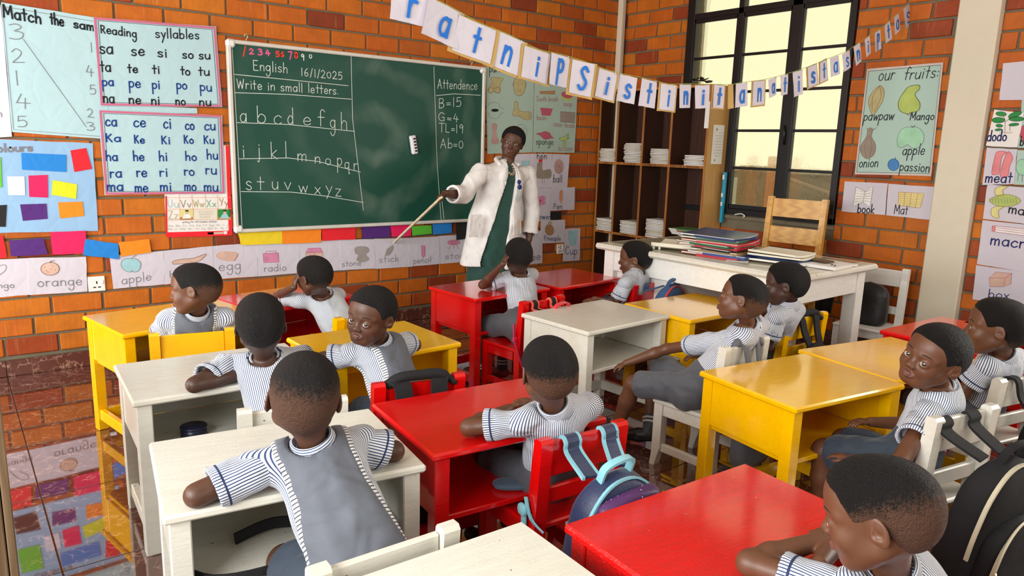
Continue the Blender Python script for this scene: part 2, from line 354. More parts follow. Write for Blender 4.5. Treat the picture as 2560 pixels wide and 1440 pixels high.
# bricks: running bond, 0.26 x 0.11
rng = random.Random(7)
bm_cache = {}
def brick_mesh(L, var, H=.097):
    k = (round(L, 3), var, H)
    if k not in bm_cache:
        t = MB(); t.box((0, .02, 0), (L, .04, H), bev=.0045); r2 = random.Random(var*31+int(L*1000))
        t.v = [(x + r2.uniform(-.0022,.0022), y + (r2.uniform(-.0012,.0012) if y < .02 else 0), z + r2.uniform(-.0018,.0018)) for x, y, z in t.v]
        me = bpy.data.meshes.new('brick'); me.from_pydata(t.v, [], t.f); me.materials.append(M_BRICK)
        bm = bmesh.new(); bm.from_mesh(me); bmesh.ops.recalc_face_normals(bm, faces=bm.faces); bm.to_mesh(me); bm.free(); bm_cache[k] = me
    return bm_cache[k]
def lay(wall, u0, u1, place, holes, covered, phase, rz):
    out = []
    for c in range(28):
        z0 = .106 + .11*c; z1 = z0+.11
        if z0 > CEIL-.05: break
        ph = phase + (.13 if c % 2 else 0) + .02*math.sin(c*2.3); u = u0 - ((u0-ph) % .26)
        while u < u1:
            a, e = max(u, u0)+.006, min(u+.26, u1)-.006; u += .26
            spans = [(a, e)]
            for (h0, h1, hz0, hz1) in holes:
                if z1-.02 > hz0 and z0+.02 < hz1:
                    n = []
                    for (p, q) in spans:
                        if q <= h0 or p >= h1: n.append((p, q))
                        else:
                            if p < h0: n.append((p, h0-.004))
                            if q > h1: n.append((h1+.004, q))
                    spans = n
            for (p, q) in spans:
                if q-p < .03: continue
                zc = (z0+z1)/2
                vis = in_frame(place((p+q)/2, zc)); hid = any(h0 < p and q < h1 and hz0 < z0 and z1 < hz1 for (h0, h1, hz0, hz1) in covered)
                out.append(((p+q)/2, zc, q-p, vis and not hid))
    out.sort(key=lambda q: ((not q[3]), (place(q[0], q[1])-CC).length))
    for i, (u, z, L, vis) in enumerate(out):
        if i < 300 and vis:
            o = bpy.data.objects.new('brick', brick_mesh(L, rng.randrange(4))); COL.objects.link(o); o.parent = wall
            p = place(u, z); o.location = p; o.rotation_euler = (0, rng.uniform(-.004,.004), rz)
            o.location += (Vector((0,-1,0)) if rz == 0 else Vector((-1,0,0)))*rng.uniform(-.001,.002)
        else: rest.append((u, z, L))
    M0 = Matrix.Rotation(rz, 4, 'Z'); sm = MB()
    for (u, z, L) in rest:
        t = brick_mesh(L, rng.randrange(4)); p = place(u, z)
        sm.add([M0 @ v.co + p for v in t.vertices], [tuple(f.vertices) for f in t.polygons])
    rest.clear(); o = sm.build('further_bricks', M_BRICK, wall); o['kind'] = 'stuff'
rest = []
lay(wall_front, WL, WR, lambda u, z: Vector((u, WD, z)), [], [(1.47, 3.35, .78, 1.92), (.05, .95, 1.28, 1.75)], .441, 0)
lay(wall_right, WB, WD, lambda u, z: Vector((WR, u, z)), [(WY0, WY1, WZ0-.03, WZ1), (1.764, 1.99, 0, CEIL), (-1.6, .4, WZ0, 2.6)], [(3.62, 4.78, 0, 1.8)], 2.30, -math.pi/2)
# skirting
def skirting(name, a0, a1, front):
    b = MB()
    b.box(((a0+a1)/2, WD-.004, .046) if front else (WR-.004, (a0+a1)/2, .046), (a1-a0, .012, .092) if front else (.012, a1-a0, .092)); root = struct(b.build(name, M_GROUT))
    cuts = [a0] + [g for g in (gx if front else gy) if a0+.02 < g < a1-.02] + [a1]
    for p, q in zip(cuts[:-1], cuts[1:]):
        t = MB(); t.box((0,0,0), (q-p-.004, .01, .09) if front else (.01, q-p-.004, .09), bev=.001); o = t.build('tile', M_SKIRT, root)
        o.location = ((p+q)/2, WD-.012, .047) if front else (WR-.012, (p+q)/2, .047)
def skirt_mat():
    m = M_TILE.copy(); m.name = 'red_skirting_tile'; bs = m.node_tree.nodes['Principled BSDF']; bs.inputs['Roughness'].default_value = .3; bs.inputs['Coat Weight'].default_value = 0; bs.inputs['Specular IOR Level'].default_value = .4; return m
M_SKIRT = skirt_mat()
skirting('baseboard_front', WL, WR-.06, True); skirting('baseboard_right', WB, WD-.02, False)
# corner conduit strip and pillar
b = MB(); b.box((4.885, WD-.025, (CEIL)/2), (.055, .05, CEIL), bev=.004); b.box((4.868, WD-.055, CEIL/2), (.018, .012, CEIL)); struct(b.build('trim_1', M_CREAM))
b = MB(); b.box((WR-.022, 1.877, CEIL/2), (.076, .226, CEIL), bev=.006); o = struct(b.build('trim_2', M_CREAM))
b = MB(); b.box((WR+.02, (WY0+WY1)/2, WZ0-.022), (.075, WY1-WY0+.02, .03), bev=.004); struct(b.build('trim_3', M_MORTAR))
# window
wx = WR+.012
b = MB()
def wbar(y0, y1, z0, z1, dx=.05, off=0): b.box((wx+off, (y0+y1)/2, (z0+z1)/2), (dx, y1-y0, z1-z0), bev=.003)
wbar(WY0, WY0+.036, WZ0, WZ1, .07); wbar(WY1-.075, WY1, WZ0, WZ1, .07); wbar(WY0, WY1, WZ0, WZ0+.045, .07); wbar(WY0, WY1, WZ1-.03, WZ1, .07)
wbar(3.035, 3.115, WZ0, WZ1, .06); wbar(3.525, 3.572, WZ0, WZ1, .06); wbar(WY0, WY1, 2.395, 2.44, .06)
window = struct(b.build('window_1', M_BLACKM))
cols = [(2.674, 3.035), (3.115, 3.525), (3.572, 3.984)]
b = MB()
for (y0, y1) in cols:                      # casement rails and stiles
    for (ya, yb) in ((y0-.004, y0+.014), (y1-.014, y1+.004)): wbar(ya, yb, WZ0+.04, 2.40, .03, -.012)
    for z in (.935, 2.385): wbar(y0, y1, z-.018, z+.018, .03, -.012)
b.build('casement_frame', M_BLACKM, window)
bars = (1.236, 1.522, 1.815, 2.092)
for (y0, y1) in cols:
    for z in bars:
        b = MB(); wbar(y0, y1, z-.010, z+.010, .022, -.006); b.build('glazing_bar', M_BLACKM, window)
def glass_mat():
    m, nt, bs = new_mat('rippled_window_glass'); out = nt.nodes['Material Output']
    tr = nt.nodes.new('ShaderNodeBsdfTransparent'); tr.inputs['Color'].default_value = (.97,.96,.90,1)
    rf = N(nt, 'ShaderNodeBsdfRefraction', IOR=1.12, Roughness=.06); rf.inputs['Color'].default_value = (.97,.96,.90,1)
    gl = N(nt, 'ShaderNodeBsdfGlossy', Roughness=.12); v = world_coord(nt)
    n1 = noise(nt, v, 26, 3); n2 = noise(nt, v, 70, 2); h = math_n(nt, 'ADD', n1, math_n(nt, 'MULTIPLY', n2, .5)); bu = N(nt, 'ShaderNodeBump', Strength=.5, Distance=.006)
    nt.links.new(h, bu.inputs['Height']); nt.links.new(bu.outputs[0], gl.inputs['Normal']); nt.links.new(bu.outputs[0], rf.inputs['Normal'])
    m0 = nt.nodes.new('ShaderNodeMixShader'); m0.inputs[0].default_value = .30; nt.links.new(tr.outputs[0], m0.inputs[1]); nt.links.new(rf.outputs[0], m0.inputs[2])
    mx = nt.nodes.new('ShaderNodeMixShader'); mx.inputs[0].default_value = .05; nt.links.new(m0.outputs[0], mx.inputs[1]); nt.links.new(gl.outputs[0], mx.inputs[2])
    nt.links.new(mx.outputs[0], out.inputs['Surface']); return m
M_GLASS = glass_mat()
rows = [.953] + list(bars) + [2.37]
for (y0, y1) in cols:
    for z0, z1 in zip(rows[:-1], rows[1:]):
        b = MB(); b.box((wx+.004, (y0+y1)/2, (z0+z1)/2), (.004, y1-y0-.02, z1-z0-.012)); b.build('pane', M_GLASS, window)
    b = MB(); b.box((wx+.004, (y0+y1)/2, 2.705), (.004, y1-y0-.01, .53)); b.build('pane', M_GLASS, window)
b = MB(); b.tube([(wx-.035, 3.075, 1.42), (wx-.045, 3.075, 1.50), (wx-.045, 3.085, 1.56)], [.009,.008,.006]); b.build('window_latch', M_BLACKM, window)
# outside
b = MB(); b.box((15, 4, -.35), (20, 40, .1)); struct(b.build('yard_ground', plain('pale_yard_dirt', (.45,.38,.26), .95)))
M_BLK = plain('weathered_blockwork', (.26,.23,.18), .9, .3); 
t = empty('garden_wall', (9.2, 5.6, -.3), 0, 'low grey-brown block wall in the yard, seen through the lowest window panes', 'wall')
b = MB(); b.box((0, 0, .70), (.2, 7, 1.4)); b.build('blockwork', M_BLK, t); b = MB(); b.box((0,0,1.43), (.3, 7, .06)); b.build('coping', plain('pale_coping', (.45,.42,.36)), t)
t = empty('notice_board', (8.4, 5.75, -.3), 0, 'pale blue-white board standing outside behind the lowest left window pane', 'board')
b = MB(); b.box((0,0,.95), (.05, .42, .75), bev=.01); b.build('panel', plain('pale_blue_board', (.62,.70,.68)), t)
for yy in (-.18, .18): b = MB(); b.box((0,yy,.3), (.05,.05,.6)); b.build('leg', M_BLK, t)
t = MB(); t.box((8.0, 5.33, .45), (.35, .35, 1.5), bev=.02); tag(t.build('brown_crate', wood('old_brown_planks', (.16,.08,.02), (.30,.17,.05))), 'dark brown timber crate outside, behind the lower middle window pane', 'crate')
t = MB(); t.box((7.7, 4.93, .5), (.10, .10, 1.65), bev=.01); tag(t.build('orange_post', plain('orange_post_paint', (.75,.25,.06))), 'orange painted post outside the window, beside the brown crate', 'post')
t = MB(); t.box((7.4, 4.05, .42), (.4, .62, .75), bev=.02); tag(t.build('timber_stack', wood('yellow_timber', (.55,.33,.08), (.7,.48,.16))), 'yellow timber stack outside, behind the lowest right window pane', 'timber')
t = MB(); t.bar((7.2, 4.5, 1.12), (7.1, 3.75, .95), .025, .025); t.bar((7.2, 4.5, -.3), (7.2, 4.5, 1.14), .03, .03); t.bar((7.1, 3.75, -.3), (7.1, 3.75, .97), .03, .03); tag(t.build('barrier_rail', plain('faded_rail', (.5,.35,.28))), 'thin sloping rail outside, behind the lowest right window pane', 'rail')

# ================================================================== handwriting (flat print) and drawings
def _a(s): return [[tuple(map(float, p.split(','))) for p in q.split()] for q in s.split(';')]
_G = {  # glyph: (width, strokes; '~' smoothed). x height 1, ascender 1.9, descender -1
'a':(.95,'~.8,.8 .45,1 .1,.7 .1,.25 .4,0 .7,.2 .8,.6;.82,1 .82,0'), 'b':(.9,'.1,1.9 .1,0;~.1,.55 .4,1 .78,.75 .75,.2 .4,0 .1,.25'), 'c':(.85,'~.78,.8 .45,1 .1,.65 .12,.2 .45,0 .8,.2'),
'd':(.95,'.82,1.9 .82,0;~.82,.7 .45,1 .1,.65 .12,.2 .45,0 .82,.35'), 'e':(.9,'~.1,.5 .78,.55 .65,.92 .35,1 .08,.55 .2,.1 .5,0 .8,.2'), 'f':(.7,'~.75,1.65 .5,1.9 .3,1.6 .3,.9 .3,0;.02,1 .68,1'),
'g':(.95,'~.8,.8 .45,1 .1,.7 .12,.3 .4,.05 .7,.2 .8,.6;~.82,1 .82,.2 .8,-.5 .5,-.95 .2,-.8 .12,-.5'), 'h':(.9,'.1,1.9 .1,0;~.1,.55 .4,1 .7,.85 .75,.5 .75,0'), 'i':(.35,'.18,1 .18,0;.18,1.35 .18,1.45'),
'j':(.5,'~.38,1 .38,.3 .36,-.5 .2,-.85 0,-.7;.38,1.35 .38,1.45'), 'k':(.8,'.1,1.9 .1,0;.68,1 .12,.45 .72,0'), 'l':(.35,'.18,1.9 .18,0'), 'm':(1.25,'.1,1 .1,0;~.1,.6 .35,1 .58,.85 .6,.4 .6,0;~.6,.6 .85,1 1.08,.85 1.1,.4 1.1,0'),
'n':(.9,'.1,1 .1,0;~.1,.55 .4,1 .7,.85 .75,.5 .75,0'), 'o':(.9,'~.45,1 .12,.75 .12,.25 .45,0 .78,.25 .78,.75 .45,1'), 'p':(.9,'.1,1 .1,-1;~.1,.7 .4,1 .78,.75 .75,.25 .4,0 .1,.25'),
'q':(.95,'~.8,.8 .45,1 .1,.7 .12,.25 .4,0 .8,.3;.82,1 .82,-.8 1.0,-.7'), 'r':(.65,'.1,1 .1,0;~.1,.55 .3,.95 .62,.9'), 's':(.8,'~.7,.85 .4,1 .12,.8 .3,.55 .6,.42 .68,.15 .4,0 .08,.15'), 't':(.65,'.32,1.7 .32,0;.02,1.05 .64,1.05'),
'u':(.9,'~.1,1 .1,.3 .35,0 .65,.15 .78,.5;.8,1 .8,0'), 'v':(.8,'.05,1 .4,0 .75,1'), 'w':(1.15,'.05,1 .32,0 .58,.9 .84,0 1.1,1'), 'x':(.8,'.08,1 .72,0;.72,1 .05,0'), 'y':(.8,'.08,1 .42,.1;.75,1 .15,-.9'), 'z':(.8,'.08,1 .7,1 .08,0 .75,0'),
'A':(1.1,'.0,0 .5,1.8 1.0,0;.2,.65 .8,.65'), 'B':(.95,'.1,1.8 .1,0;~.1,1.8 .6,1.75 .7,1.3 .5,1 .1,.95;~.1,.95 .65,.85 .82,.4 .6,.05 .1,0'), 'E':(.95,'.85,1.8 .1,1.8 .1,0 .9,0;.1,.95 .7,.95'), 'G':(1.05,'~.9,1.5 .5,1.8 .1,1.2 .15,.3 .55,0 .9,.3;.95,.8 .55,.8;.9,.8 .9,0'),
'W':(1.4,'.05,1.8 .35,0 .68,1.4 1.0,0 1.3,1.8'), 'M':(1.4,'.1,0 .2,1.8 .7,.5 1.2,1.8 1.3,0'), 'R':(.95,'.1,1.6 .1,0;~.1,1.55 .6,1.5 .7,1.1 .5,.8 .1,.75;.35,.75 .8,0'), 'K':(.95,'.1,1.8 .1,0;.75,1.7 .12,.8;.3,.95 .8,0'), 'T':(1.0,'.5,1.8 .5,0;0,1.8 1.0,1.8'), 'L':(.8,'.1,1.8 .1,0 .75,0'),
'S':(.85,'~.75,1.5 .45,1.8 .12,1.45 .4,1 .75,.6 .6,.1 .3,0 .05,.25'), 'U':(1.0,'~.1,1.8 .1,.5 .45,0 .8,.5 .85,1.8'), 'V':(1.0,'.05,1.8 .5,0 .95,1.8'), 'X':(.95,'.08,1.8 .85,0;.85,1.8 .05,0'), 'Y':(.95,'.08,1.8 .5,.9;.9,1.8 .4,0'), 'Z':(.95,'.08,1.8 .85,1.8 .08,0 .9,0'), 'P':(.9,'.1,1.8 .1,0;~.1,1.8 .65,1.7 .75,1.2 .5,.9 .1,.85'),
'O':(1.1,'~.55,1.8 .12,1.3 .12,.5 .55,0 .98,.5 .98,1.3 .55,1.8'), 'I':(.4,'.2,1.8 .2,0'), 'N':(1.0,'.1,0 .1,1.8 .85,0 .85,1.8'), 'H':(1.0,'.1,1.8 .1,0;.85,1.8 .85,0;.1,.95 .85,.95'), 'C':(1.0,'~.9,1.5 .5,1.8 .1,1.2 .15,.3 .55,0 .9,.3'), 'D':(1.0,'.1,1.8 .1,0;~.1,1.8 .7,1.6 .9,.9 .7,.2 .1,0'),
'F':(.9,'.1,0 .1,1.8 .8,1.8;.1,.95 .6,.95'), 'J':(.8,'~.6,1.8 .6,.4 .3,0 .05,.3'), 'Q':(1.1,'~.55,1.8 .12,1.3 .12,.5 .55,0 .98,.5 .98,1.3 .55,1.8;.6,.5 1.05,-.1'),
'0':(.9,'~.45,1.5 .12,1.1 .12,.4 .45,0 .78,.4 .78,1.1 .45,1.5'), '1':(.4,'.2,1.8 .2,0'), '2':(.95,'~.1,1.4 .4,1.8 .75,1.4 .6,.8 .1,.05;.1,.03 .9,.03'), '3':(.9,'~.1,1.7 .5,1.8 .75,1.4 .35,1;~.35,1 .8,.75 .75,.2 .4,0 .05,.15'), '4':(.9,'.4,1.8 .1,.7 .85,.7;.6,1.3 .55,0'),
'5':(.9,'.75,1.8 .2,1.8 .15,1.0;~.15,1.0 .55,1.15 .8,.7 .6,.1 .1,.1'), '6':(.9,'~.65,1.8 .25,1.2 .12,.5 .4,0 .75,.35 .6,.85 .15,.6'), '7':(.9,'.1,1.7 .8,1.7 .4,0'), '8':(.9,'~.45,1 .15,1.4 .45,1.8 .75,1.4 .45,1 .12,.5 .45,0 .8,.5 .45,1'), '9':(.85,'~.7,1.4 .4,1.8 .12,1.3 .4,1 .7,1.4;.72,1.5 .65,0'),
'=':(.8,'.1,.8 .7,.8;.1,.45 .7,.45'), '/':(.6,'.5,1.9 .1,-.2'), '.':(.3,'.12,.0 .12,.08'), ':':(.3,'.12,.2 .12,.3;.12,.8 .12,.9'), '-':(.6,'.1,.6 .5,.6'), '&':(.9,'~.8,.3 .4,0 .1,.4 .6,1.2 .4,1.6 .25,1.2 .8,0'), ' ':(.7,'')}
GL = {k: (w, [[tuple(map(float, p.split(','))) for p in q.lstrip('~').split()] for q in s.split(';') if q], [q.startswith('~') for q in s.split(';') if q]) for k, (w, s) in _G.items()}
def ribbon(b, pts, w, nrm, mi=0):             # flat stroke in the plane with normal nrm
    P = [Vector(p) for p in pts]
    if len(P) < 2: return
    n = len(P); vs = []
    for i in range(n):
        t = (P[min(i+1,n-1)] - P[max(i-1,0)])
        if t.length < 1e-7: t = Vector((0,0,1))
        s = t.normalized().cross(nrm)
        vs += [P[i]+s*w/2, P[i]-s*w/2]
    t0 = (P[0]-P[1]).normalized()*w*.4; t1 = (P[-1]-P[-2]).normalized()*w*.4
    vs[0] += t0; vs[1] += t0; vs[-1] += t1; vs[-2] += t1
    b.add(vs, [(2*i, 2*i+1, 2*i+3, 2*i+2) for i in range(n-1)], mi)
def write(b, text, A, B, up, w, nrm, mi=0, fit=True, lean=0, jit=.02, seed=1):
    """letters between baseline points A and B, x height |up|, stroke width w"""
    A = Vector(A); B = Vector(B); up = Vector(up); tot = sum(GL[c][0]+.18 for c in text)-.18; d = (B-A); r = random.Random(seed*13+len(text))
    ux = d/tot if fit else d.normalized()*up.length; x = 0; lay_ = 0
    for c in text:
        wd, st, sm = GL[c]; jx, jy = r.uniform(-jit, jit), r.uniform(-jit, jit)*1.5
        for q, s_ in zip(st, sm):
            pts = [(px+jx, py+jy) for px, py in q]
            L = [Vector((px, py, 0)) for px, py in pts]
            if s_: L = smooth_line(L, 4)
            for seg in ([L] if s_ else [L[i:i+2] for i in range(len(L)-1)]):
                lay_ = (lay_+1) % 7; ribbon(b, [A + ux*(x+p.x+lean*p.y) + up*p.y + nrm*(.00005*lay_) for p in seg], w, nrm, mi)
        x += wd+.18
class Sheet:                                   # drawing surface lying on a wall; pixels are looked up on that wall
    def __init__(s, side, off=.006): s.side = side; s.off = off; s.n = Vector((0,-1,0)) if side == 'front' else Vector((-1,0,0))
    def P(s, x, y, k=1.0):
        o = s.off if k == 1 else s.off+.0016+(k-1)*.0012
        return on_front(x, y, WD-o) if s.side == 'front' else on_right(x, y, WR-o)
    def sheet(s, name, corners, mat, label, cat, group=None, th=.0012, curl=.0, nx=6, seed=0):   # corners TL TR BR BL in pixels
        c = [s.P(*q) for q in corners]; b = MB(); r = random.Random(seed+int(corners[0][0])); g = []
        for j in range(nx+1):
            for i in range(nx+1):
                u, v = i/nx, j/nx; p = c[0]*(1-u)*(1-v)+c[1]*u*(1-v)+c[2]*u*v+c[3]*(1-u)*v
                ed = i in (0,nx) or j in (0,nx); jit = r.uniform(-1,1)*.0015
                if ed: p = p + Vector((jit if s.side == 'front' else 0, 0 if s.side == 'front' else jit, r.uniform(-1,1)*.0015))
                g.append(p + s.n*(r.uniform(0,.0012)))
        back = [p - s.n*(th+.0006) for p in g]; k = nx+1
        b.v = [tuple(p) for p in g+back]; f = []
        for j in range(nx):
            for i in range(nx):
                a = j*k+i; f.append((a, a+k, a+k+1, a+1)); f.append(tuple(q+k*k for q in (a, a+1, a+k+1, a+k)))
        ed = [i for i in range(nx)] ; per = [i for i in range(k)] + [j*k+nx for j in range(1,k)] + [nx*k+i for i in range(nx-1,-1,-1)] + [j*k for j in range(nx-1,0,-1)]
        for a, e in zip(per, per[1:]+per[:1]): f.append((a, e, e+k*k, a+k*k))
        b.f = f; b.mi = [0]*len(f); b.sm = [False]*len(f)
        o = b.build(name, mat); tag(o, label, cat, group); s.o = o; s.k = 1.45; return o
    def text(s, items, mat, w=.004, name='lettering', up=None, jit=.02, z=None):   # items: (text, x0,y0, x1,y1 baseline px, xheight px)
        for it in items:
            b = MB(); t, x0, y0, x1, y1, h = it[:6]; k = s.k*1.25 if z is None else z
            A = s.P(x0, y0, k); B = s.P(x1, y1, k); U = Vector((0,0,1))*(s.P(x0, y0-h, k)-A).length
            write(b, t, A, B, U, w, s.n, 0, True, it[6] if len(it) > 6 else 0, jit, int(x0)); b.build(name, mat, s.o)
    def lines(s, polys, mat, w=.003, name='drawing', sm=False, closed=False):
        b = MB()
        for q in polys:
            P = [s.P(x, y, s.k*1.2) for x, y in q]
            if sm: P = smooth_line(P, 5, closed); 
            if closed: P = P + [P[0]]
            ribbon(b, P, w, s.n)
        return b.build(name, mat, s.o)
    def fig(s, name, fills, strokes, outline=None, w=.0028, sm=True):  # one drawing: fills [(mat, pts)], strokes [(mat, pts, closed)]
        b = MB(); mats = []
        def mi(m):
            if m not in mats: mats.append(m)
            return mats.index(m)
        for i, (m_, q) in enumerate(fills):
            P = [s.P(x, y, s.k*(1.12+.04*i)) for x, y in q]; P = smooth_line(P, 4, True) if sm else P; b.poly(P, mi(m_))
            if outline: ribbon(b, [p + s.n*.0004 for p in P+[P[0]]], w, s.n, mi(outline))
        for (m_, q, cl) in strokes:
            P = [s.P(x, y, s.k*1.35) for x, y in q]; P = smooth_line(P, 4, cl) if sm else P; ribbon(b, P+([P[0]] if cl else []), w, s.n, mi(m_))
        return b.build(name, mats, s.o)
def ell(cx, cy, rx, ry, n=10, rot=0): return [(cx+rx*math.cos(a)*math.cos(rot)-ry*math.sin(a)*math.sin(rot), cy+rx*math.cos(a)*math.sin(rot)+ry*math.sin(a)*math.cos(rot)) for a in (2*math.pi*i/n for i in range(n))]

# ================================================================== posters on the front wall
def Zf(ox, oy, s): return lambda x, y: (ox+x/s, oy+y/s)
S = Sheet
# --- match the same
s = S('front', .006); s.sheet('counting_poster', [(3,6),(268,49),(270,348),(30,330)], M_MINT, 'pale mint number poster headed Match the same, with a long diagonal pencil line', 'poster', 'front wall posters')
s.text([('Match',8,42,104,60,17),('the',126,59,160,66,15),('sam',184,69,236,77,12)], I_BLACK, .0085)
s.text([('3',22,98,62,98,21),('2',28,157,62,157,19),('1',36,213,52,213,20),('4',38,270,78,272,20),('5',42,318,72,318,15),('1',222,130,236,130,13),('4',214,190,236,192,15),('5',224,236,242,236,13),('2',218,292,236,294,12),('3',216,326,238,326,11)], I_GREY, .0042)
s.lines([[(58,98),(216,318)]], I_GREY, .003); s.lines([[(6,16),(262,58)],[(6,14),(34,324),(264,342)]], I_GREY, .0025, 'ruled_border')
s = S('front', .0045); s.sheet('mint_backing_strip', [(262,262),(492,270),(494,284),(262,284)], M_MINT, 'narrow strip of mint paper showing between the two syllable posters', 'paper', nx=3)
s = S('front', .0045); s.sheet('lilac_wall_sheet', [(-70,-10),(2,12),(29,342),(-60,348)], C_['white'], 'lilac-white sheet cut off by the left edge, beside the number poster', 'paper'); s.text([('n',-4,292,6,292,10)], I_GREY, .004)
# --- reading syllables, two posters with a pink crayon border
def pink_border(s, c, w=.012):
    TL, TR, BR, BL = c; i = 3; b = MB(); q = [s.P(*p, s.k*1.1) for p in c]; cen = sum(q, Vector())/4; q = [p+(cen-p)*.03 for p in q]
    for i_, (a, e) in enumerate(zip(q, q[1:]+q[:1])): ribbon(b, [a+s.n*.0001*i_, e+s.n*.0001*i_], w, s.n)
    b.build('pink_crayon_border', I_PINK, s.o)
    q2 = [p+(cen-p)*.045 for p in q]; b = MB()
    for i_, (a, e) in enumerate(zip(q2, q2[1:]+q2[:1])): ribbon(b, [a+s.n*.0001*i_, e+s.n*.0001*i_], .0022, s.n)
    b.build('ruled_border', I_BLACK, s.o)
s = S('front', .0125); c = [(232,42),(540,67),(556,268),(250,264)]; s.sheet('syllable_poster', c, M_MINT, 'mint poster headed Reading syllables with rows from sa to nu', 'poster', 'front wall posters'); pink_border(s, c)
s.text([('Reading',252,82,342,94,12),('syllables',388,94,498,98,13)], I_BLACK, .0062)
s.text([('sa',249,134,284,134,17),('se',328,139,362,139,15),('si',394,142,418,143,13),('so',456,146,484,146,12),('su',497,148,526,148,12)], I_BLACK, .0072)
s.text([('ta',251,178,278,179,15),('te',320,182,345,182,12),('ti',381,184,400,184,12),('to',452,187,476,188,12),('tu',497,189,524,189,12)], I_BLACK, .0072, jit=.03)
s.text([('pa',256,214,285,215,13),('pe',322,218,352,219,14),('pi',380,221,400,222,13),('po',441,222,468,223,13),('pu',500,226,530,229,13)], I_BLUE, .0072)
s.text([('na',258,256,287,258,15),('ne',322,259,353,260,13),('ni',378,261,400,262,13),('no',439,262,464,263,12),('nu',498,264,528,265,12)], I_BLACK, .0072)
s = S('front', .0125); c = [(246,275),(555,288),(563,484),(262,487)]; s.sheet('syllable_poster', c, M_MINT, 'mint poster with blue rows from ca to mu, below the Reading syllables poster', 'poster', 'front wall posters'); pink_border(s, c)
for row in ([('ca',264,315,293,315,15),('ce',334,317,365,317,15),('ci',409,321,428,321,16),('co',463,324,486,324,14),('cu',511,325,539,325,14)],
            [('Ka',265,354,303,354,11),('Ke',336,358,362,358,11),('Ki',404,360,426,360,11),('Ko',460,358,484,359,11),('Ku',510,359,536,359,11)],
            [('ha',265,401,295,402,13),('he',333,402,361,402,13),('hi',398,402,419,402,13),('ho',464,401,492,402,12),('hu',517,398,545,398,13)],
            [('ra',275,444,305,443,14),('re',341,442,368,442,14),('ri',399,441,420,441,13),('ro',460,438,486,439,13),('ru',514,435,542,436,14)],
            [('ma',267,477,309,477,14),('me',337,480,371,480,14),('mi',400,478,429,478,14),('mo',461,477,491,477,14),('mu',510,478,546,478,14)]): s.text(row, I_BLUE, .0075)
# --- printed alphabet chart with red edge
s = S('front', .0045); s.sheet('alphabet_chart', [(405,356),(573,364),(581,586),(417,592)], M_PAPERW, 'printed alphabet chart with a red edge, partly under the lower syllable poster', 'poster', 'front wall posters')
Z = Zf(0, 440, 2.769)
s.fig('red_edge', [(C_['red'], [(564,364),(573,364),(581,586),(572,586)]), (C_['red'], [Z(1150,390),Z(1605,378),Z(1605,412),Z(1155,425)]), (C_['red'], [(413,490),(417,490),(419,590),(415,590)])], [], sm=False)
s.text([('Uu',*Z(1160,217),*Z(1238,217),11)], F['aqua'], .004, 'printed_letters', jit=0); s.text([('Vv',*Z(1250,217),*Z(1325,217),10)], F['greyb'], .004, 'printed_letters', jit=0)
s.text([('Ww',*Z(1337,215),*Z(1415,215),10),('Zz',*Z(1165,297),*Z(1235,297),11)], F['tan'], .004, 'printed_letters', jit=0); s.text([('Xx',*Z(1430,215),*Z(1497,215),10)], F['green'], .004, 'printed_letters', jit=0); s.text([('Yy',*Z(1518,205),*Z(1580,205),10)], F['brown'], .004, 'printed_letters', jit=0)
s.lines([[Z(1150,150),Z(1600,148)],[Z(1150,230),Z(1600,226)],[Z(1155,306),Z(1600,300)]]+[[Z(x,130),Z(x+4,228)] for x in (1240,1328,1420,1506)]+[[Z(1244,230),Z(1244,306)],[Z(1340,230),Z(1340,306)],[Z(1506,228),Z(1506,302)]], F['orange'], .002, 'chart_grid')
for (x0, bgm) in ((1246, F['yellow']), (1508, F['leaf'])):   # two printed photos of a writing child
    s.fig('printed_picture', [(bgm, [Z(x0,231),Z(x0+90,230),Z(x0+90,302),Z(x0,304)]), (F['brown'], [Z(x0,285),Z(x0+90,284),Z(x0+90,302),Z(x0,304)]), (F['aqua' if x0 > 1400 else 'white'], [Z(x0+30,265),Z(x0+62,262),Z(x0+78,292),Z(x0+15,296)]), (F['peach'], [Z(x0+38,243),Z(x0+58,243),Z(x0+58,264),Z(x0+38,264)]), (F['black'], [Z(x0+36,236),Z(x0+58,236),Z(x0+60,246),Z(x0+36,246)])], [], sm=False)
s.fig('text_panel', [(M_CREAMP, [Z(1342,232),Z(1503,230),Z(1503,300),Z(1342,304)])], [(I_GREY, [Z(1370+4*i,246+11*i),Z(1480-6*i,244+11*i)], False) for i in range(5)], w=.0015, sm=False)
s.text([('writing for left-handed children',*Z(1262,325),*Z(1500,320),2.6)], I_GREY, .0014, 'small_print', jit=0)
s.text([('Aa Bb Cc Dd Ee Ff Gg Hh Ii Jj',*Z(1165,352),*Z(1590,344),2.5),('Kk Ll Mm Nn Oo Pp Qq Rr Ss Tt',*Z(1165,374),*Z(1590,366),2.5)], F['grey'], .0012, 'small_print', jit=0)
s.fig('barcode_label', [(F['white'], [Z(1377,393),Z(1418,391),Z(1418,408),Z(1377,409)]), (F['yellow'], [Z(1438,390),Z(1478,389),Z(1478,404),Z(1438,405)]), (F['peach'], [Z(1480,389),Z(1545,386),Z(1545,402),Z(1480,404)]), (F['white'], [Z(1548,383),Z(1572,382),Z(1572,402),Z(1548,403)])], [], sm=False)
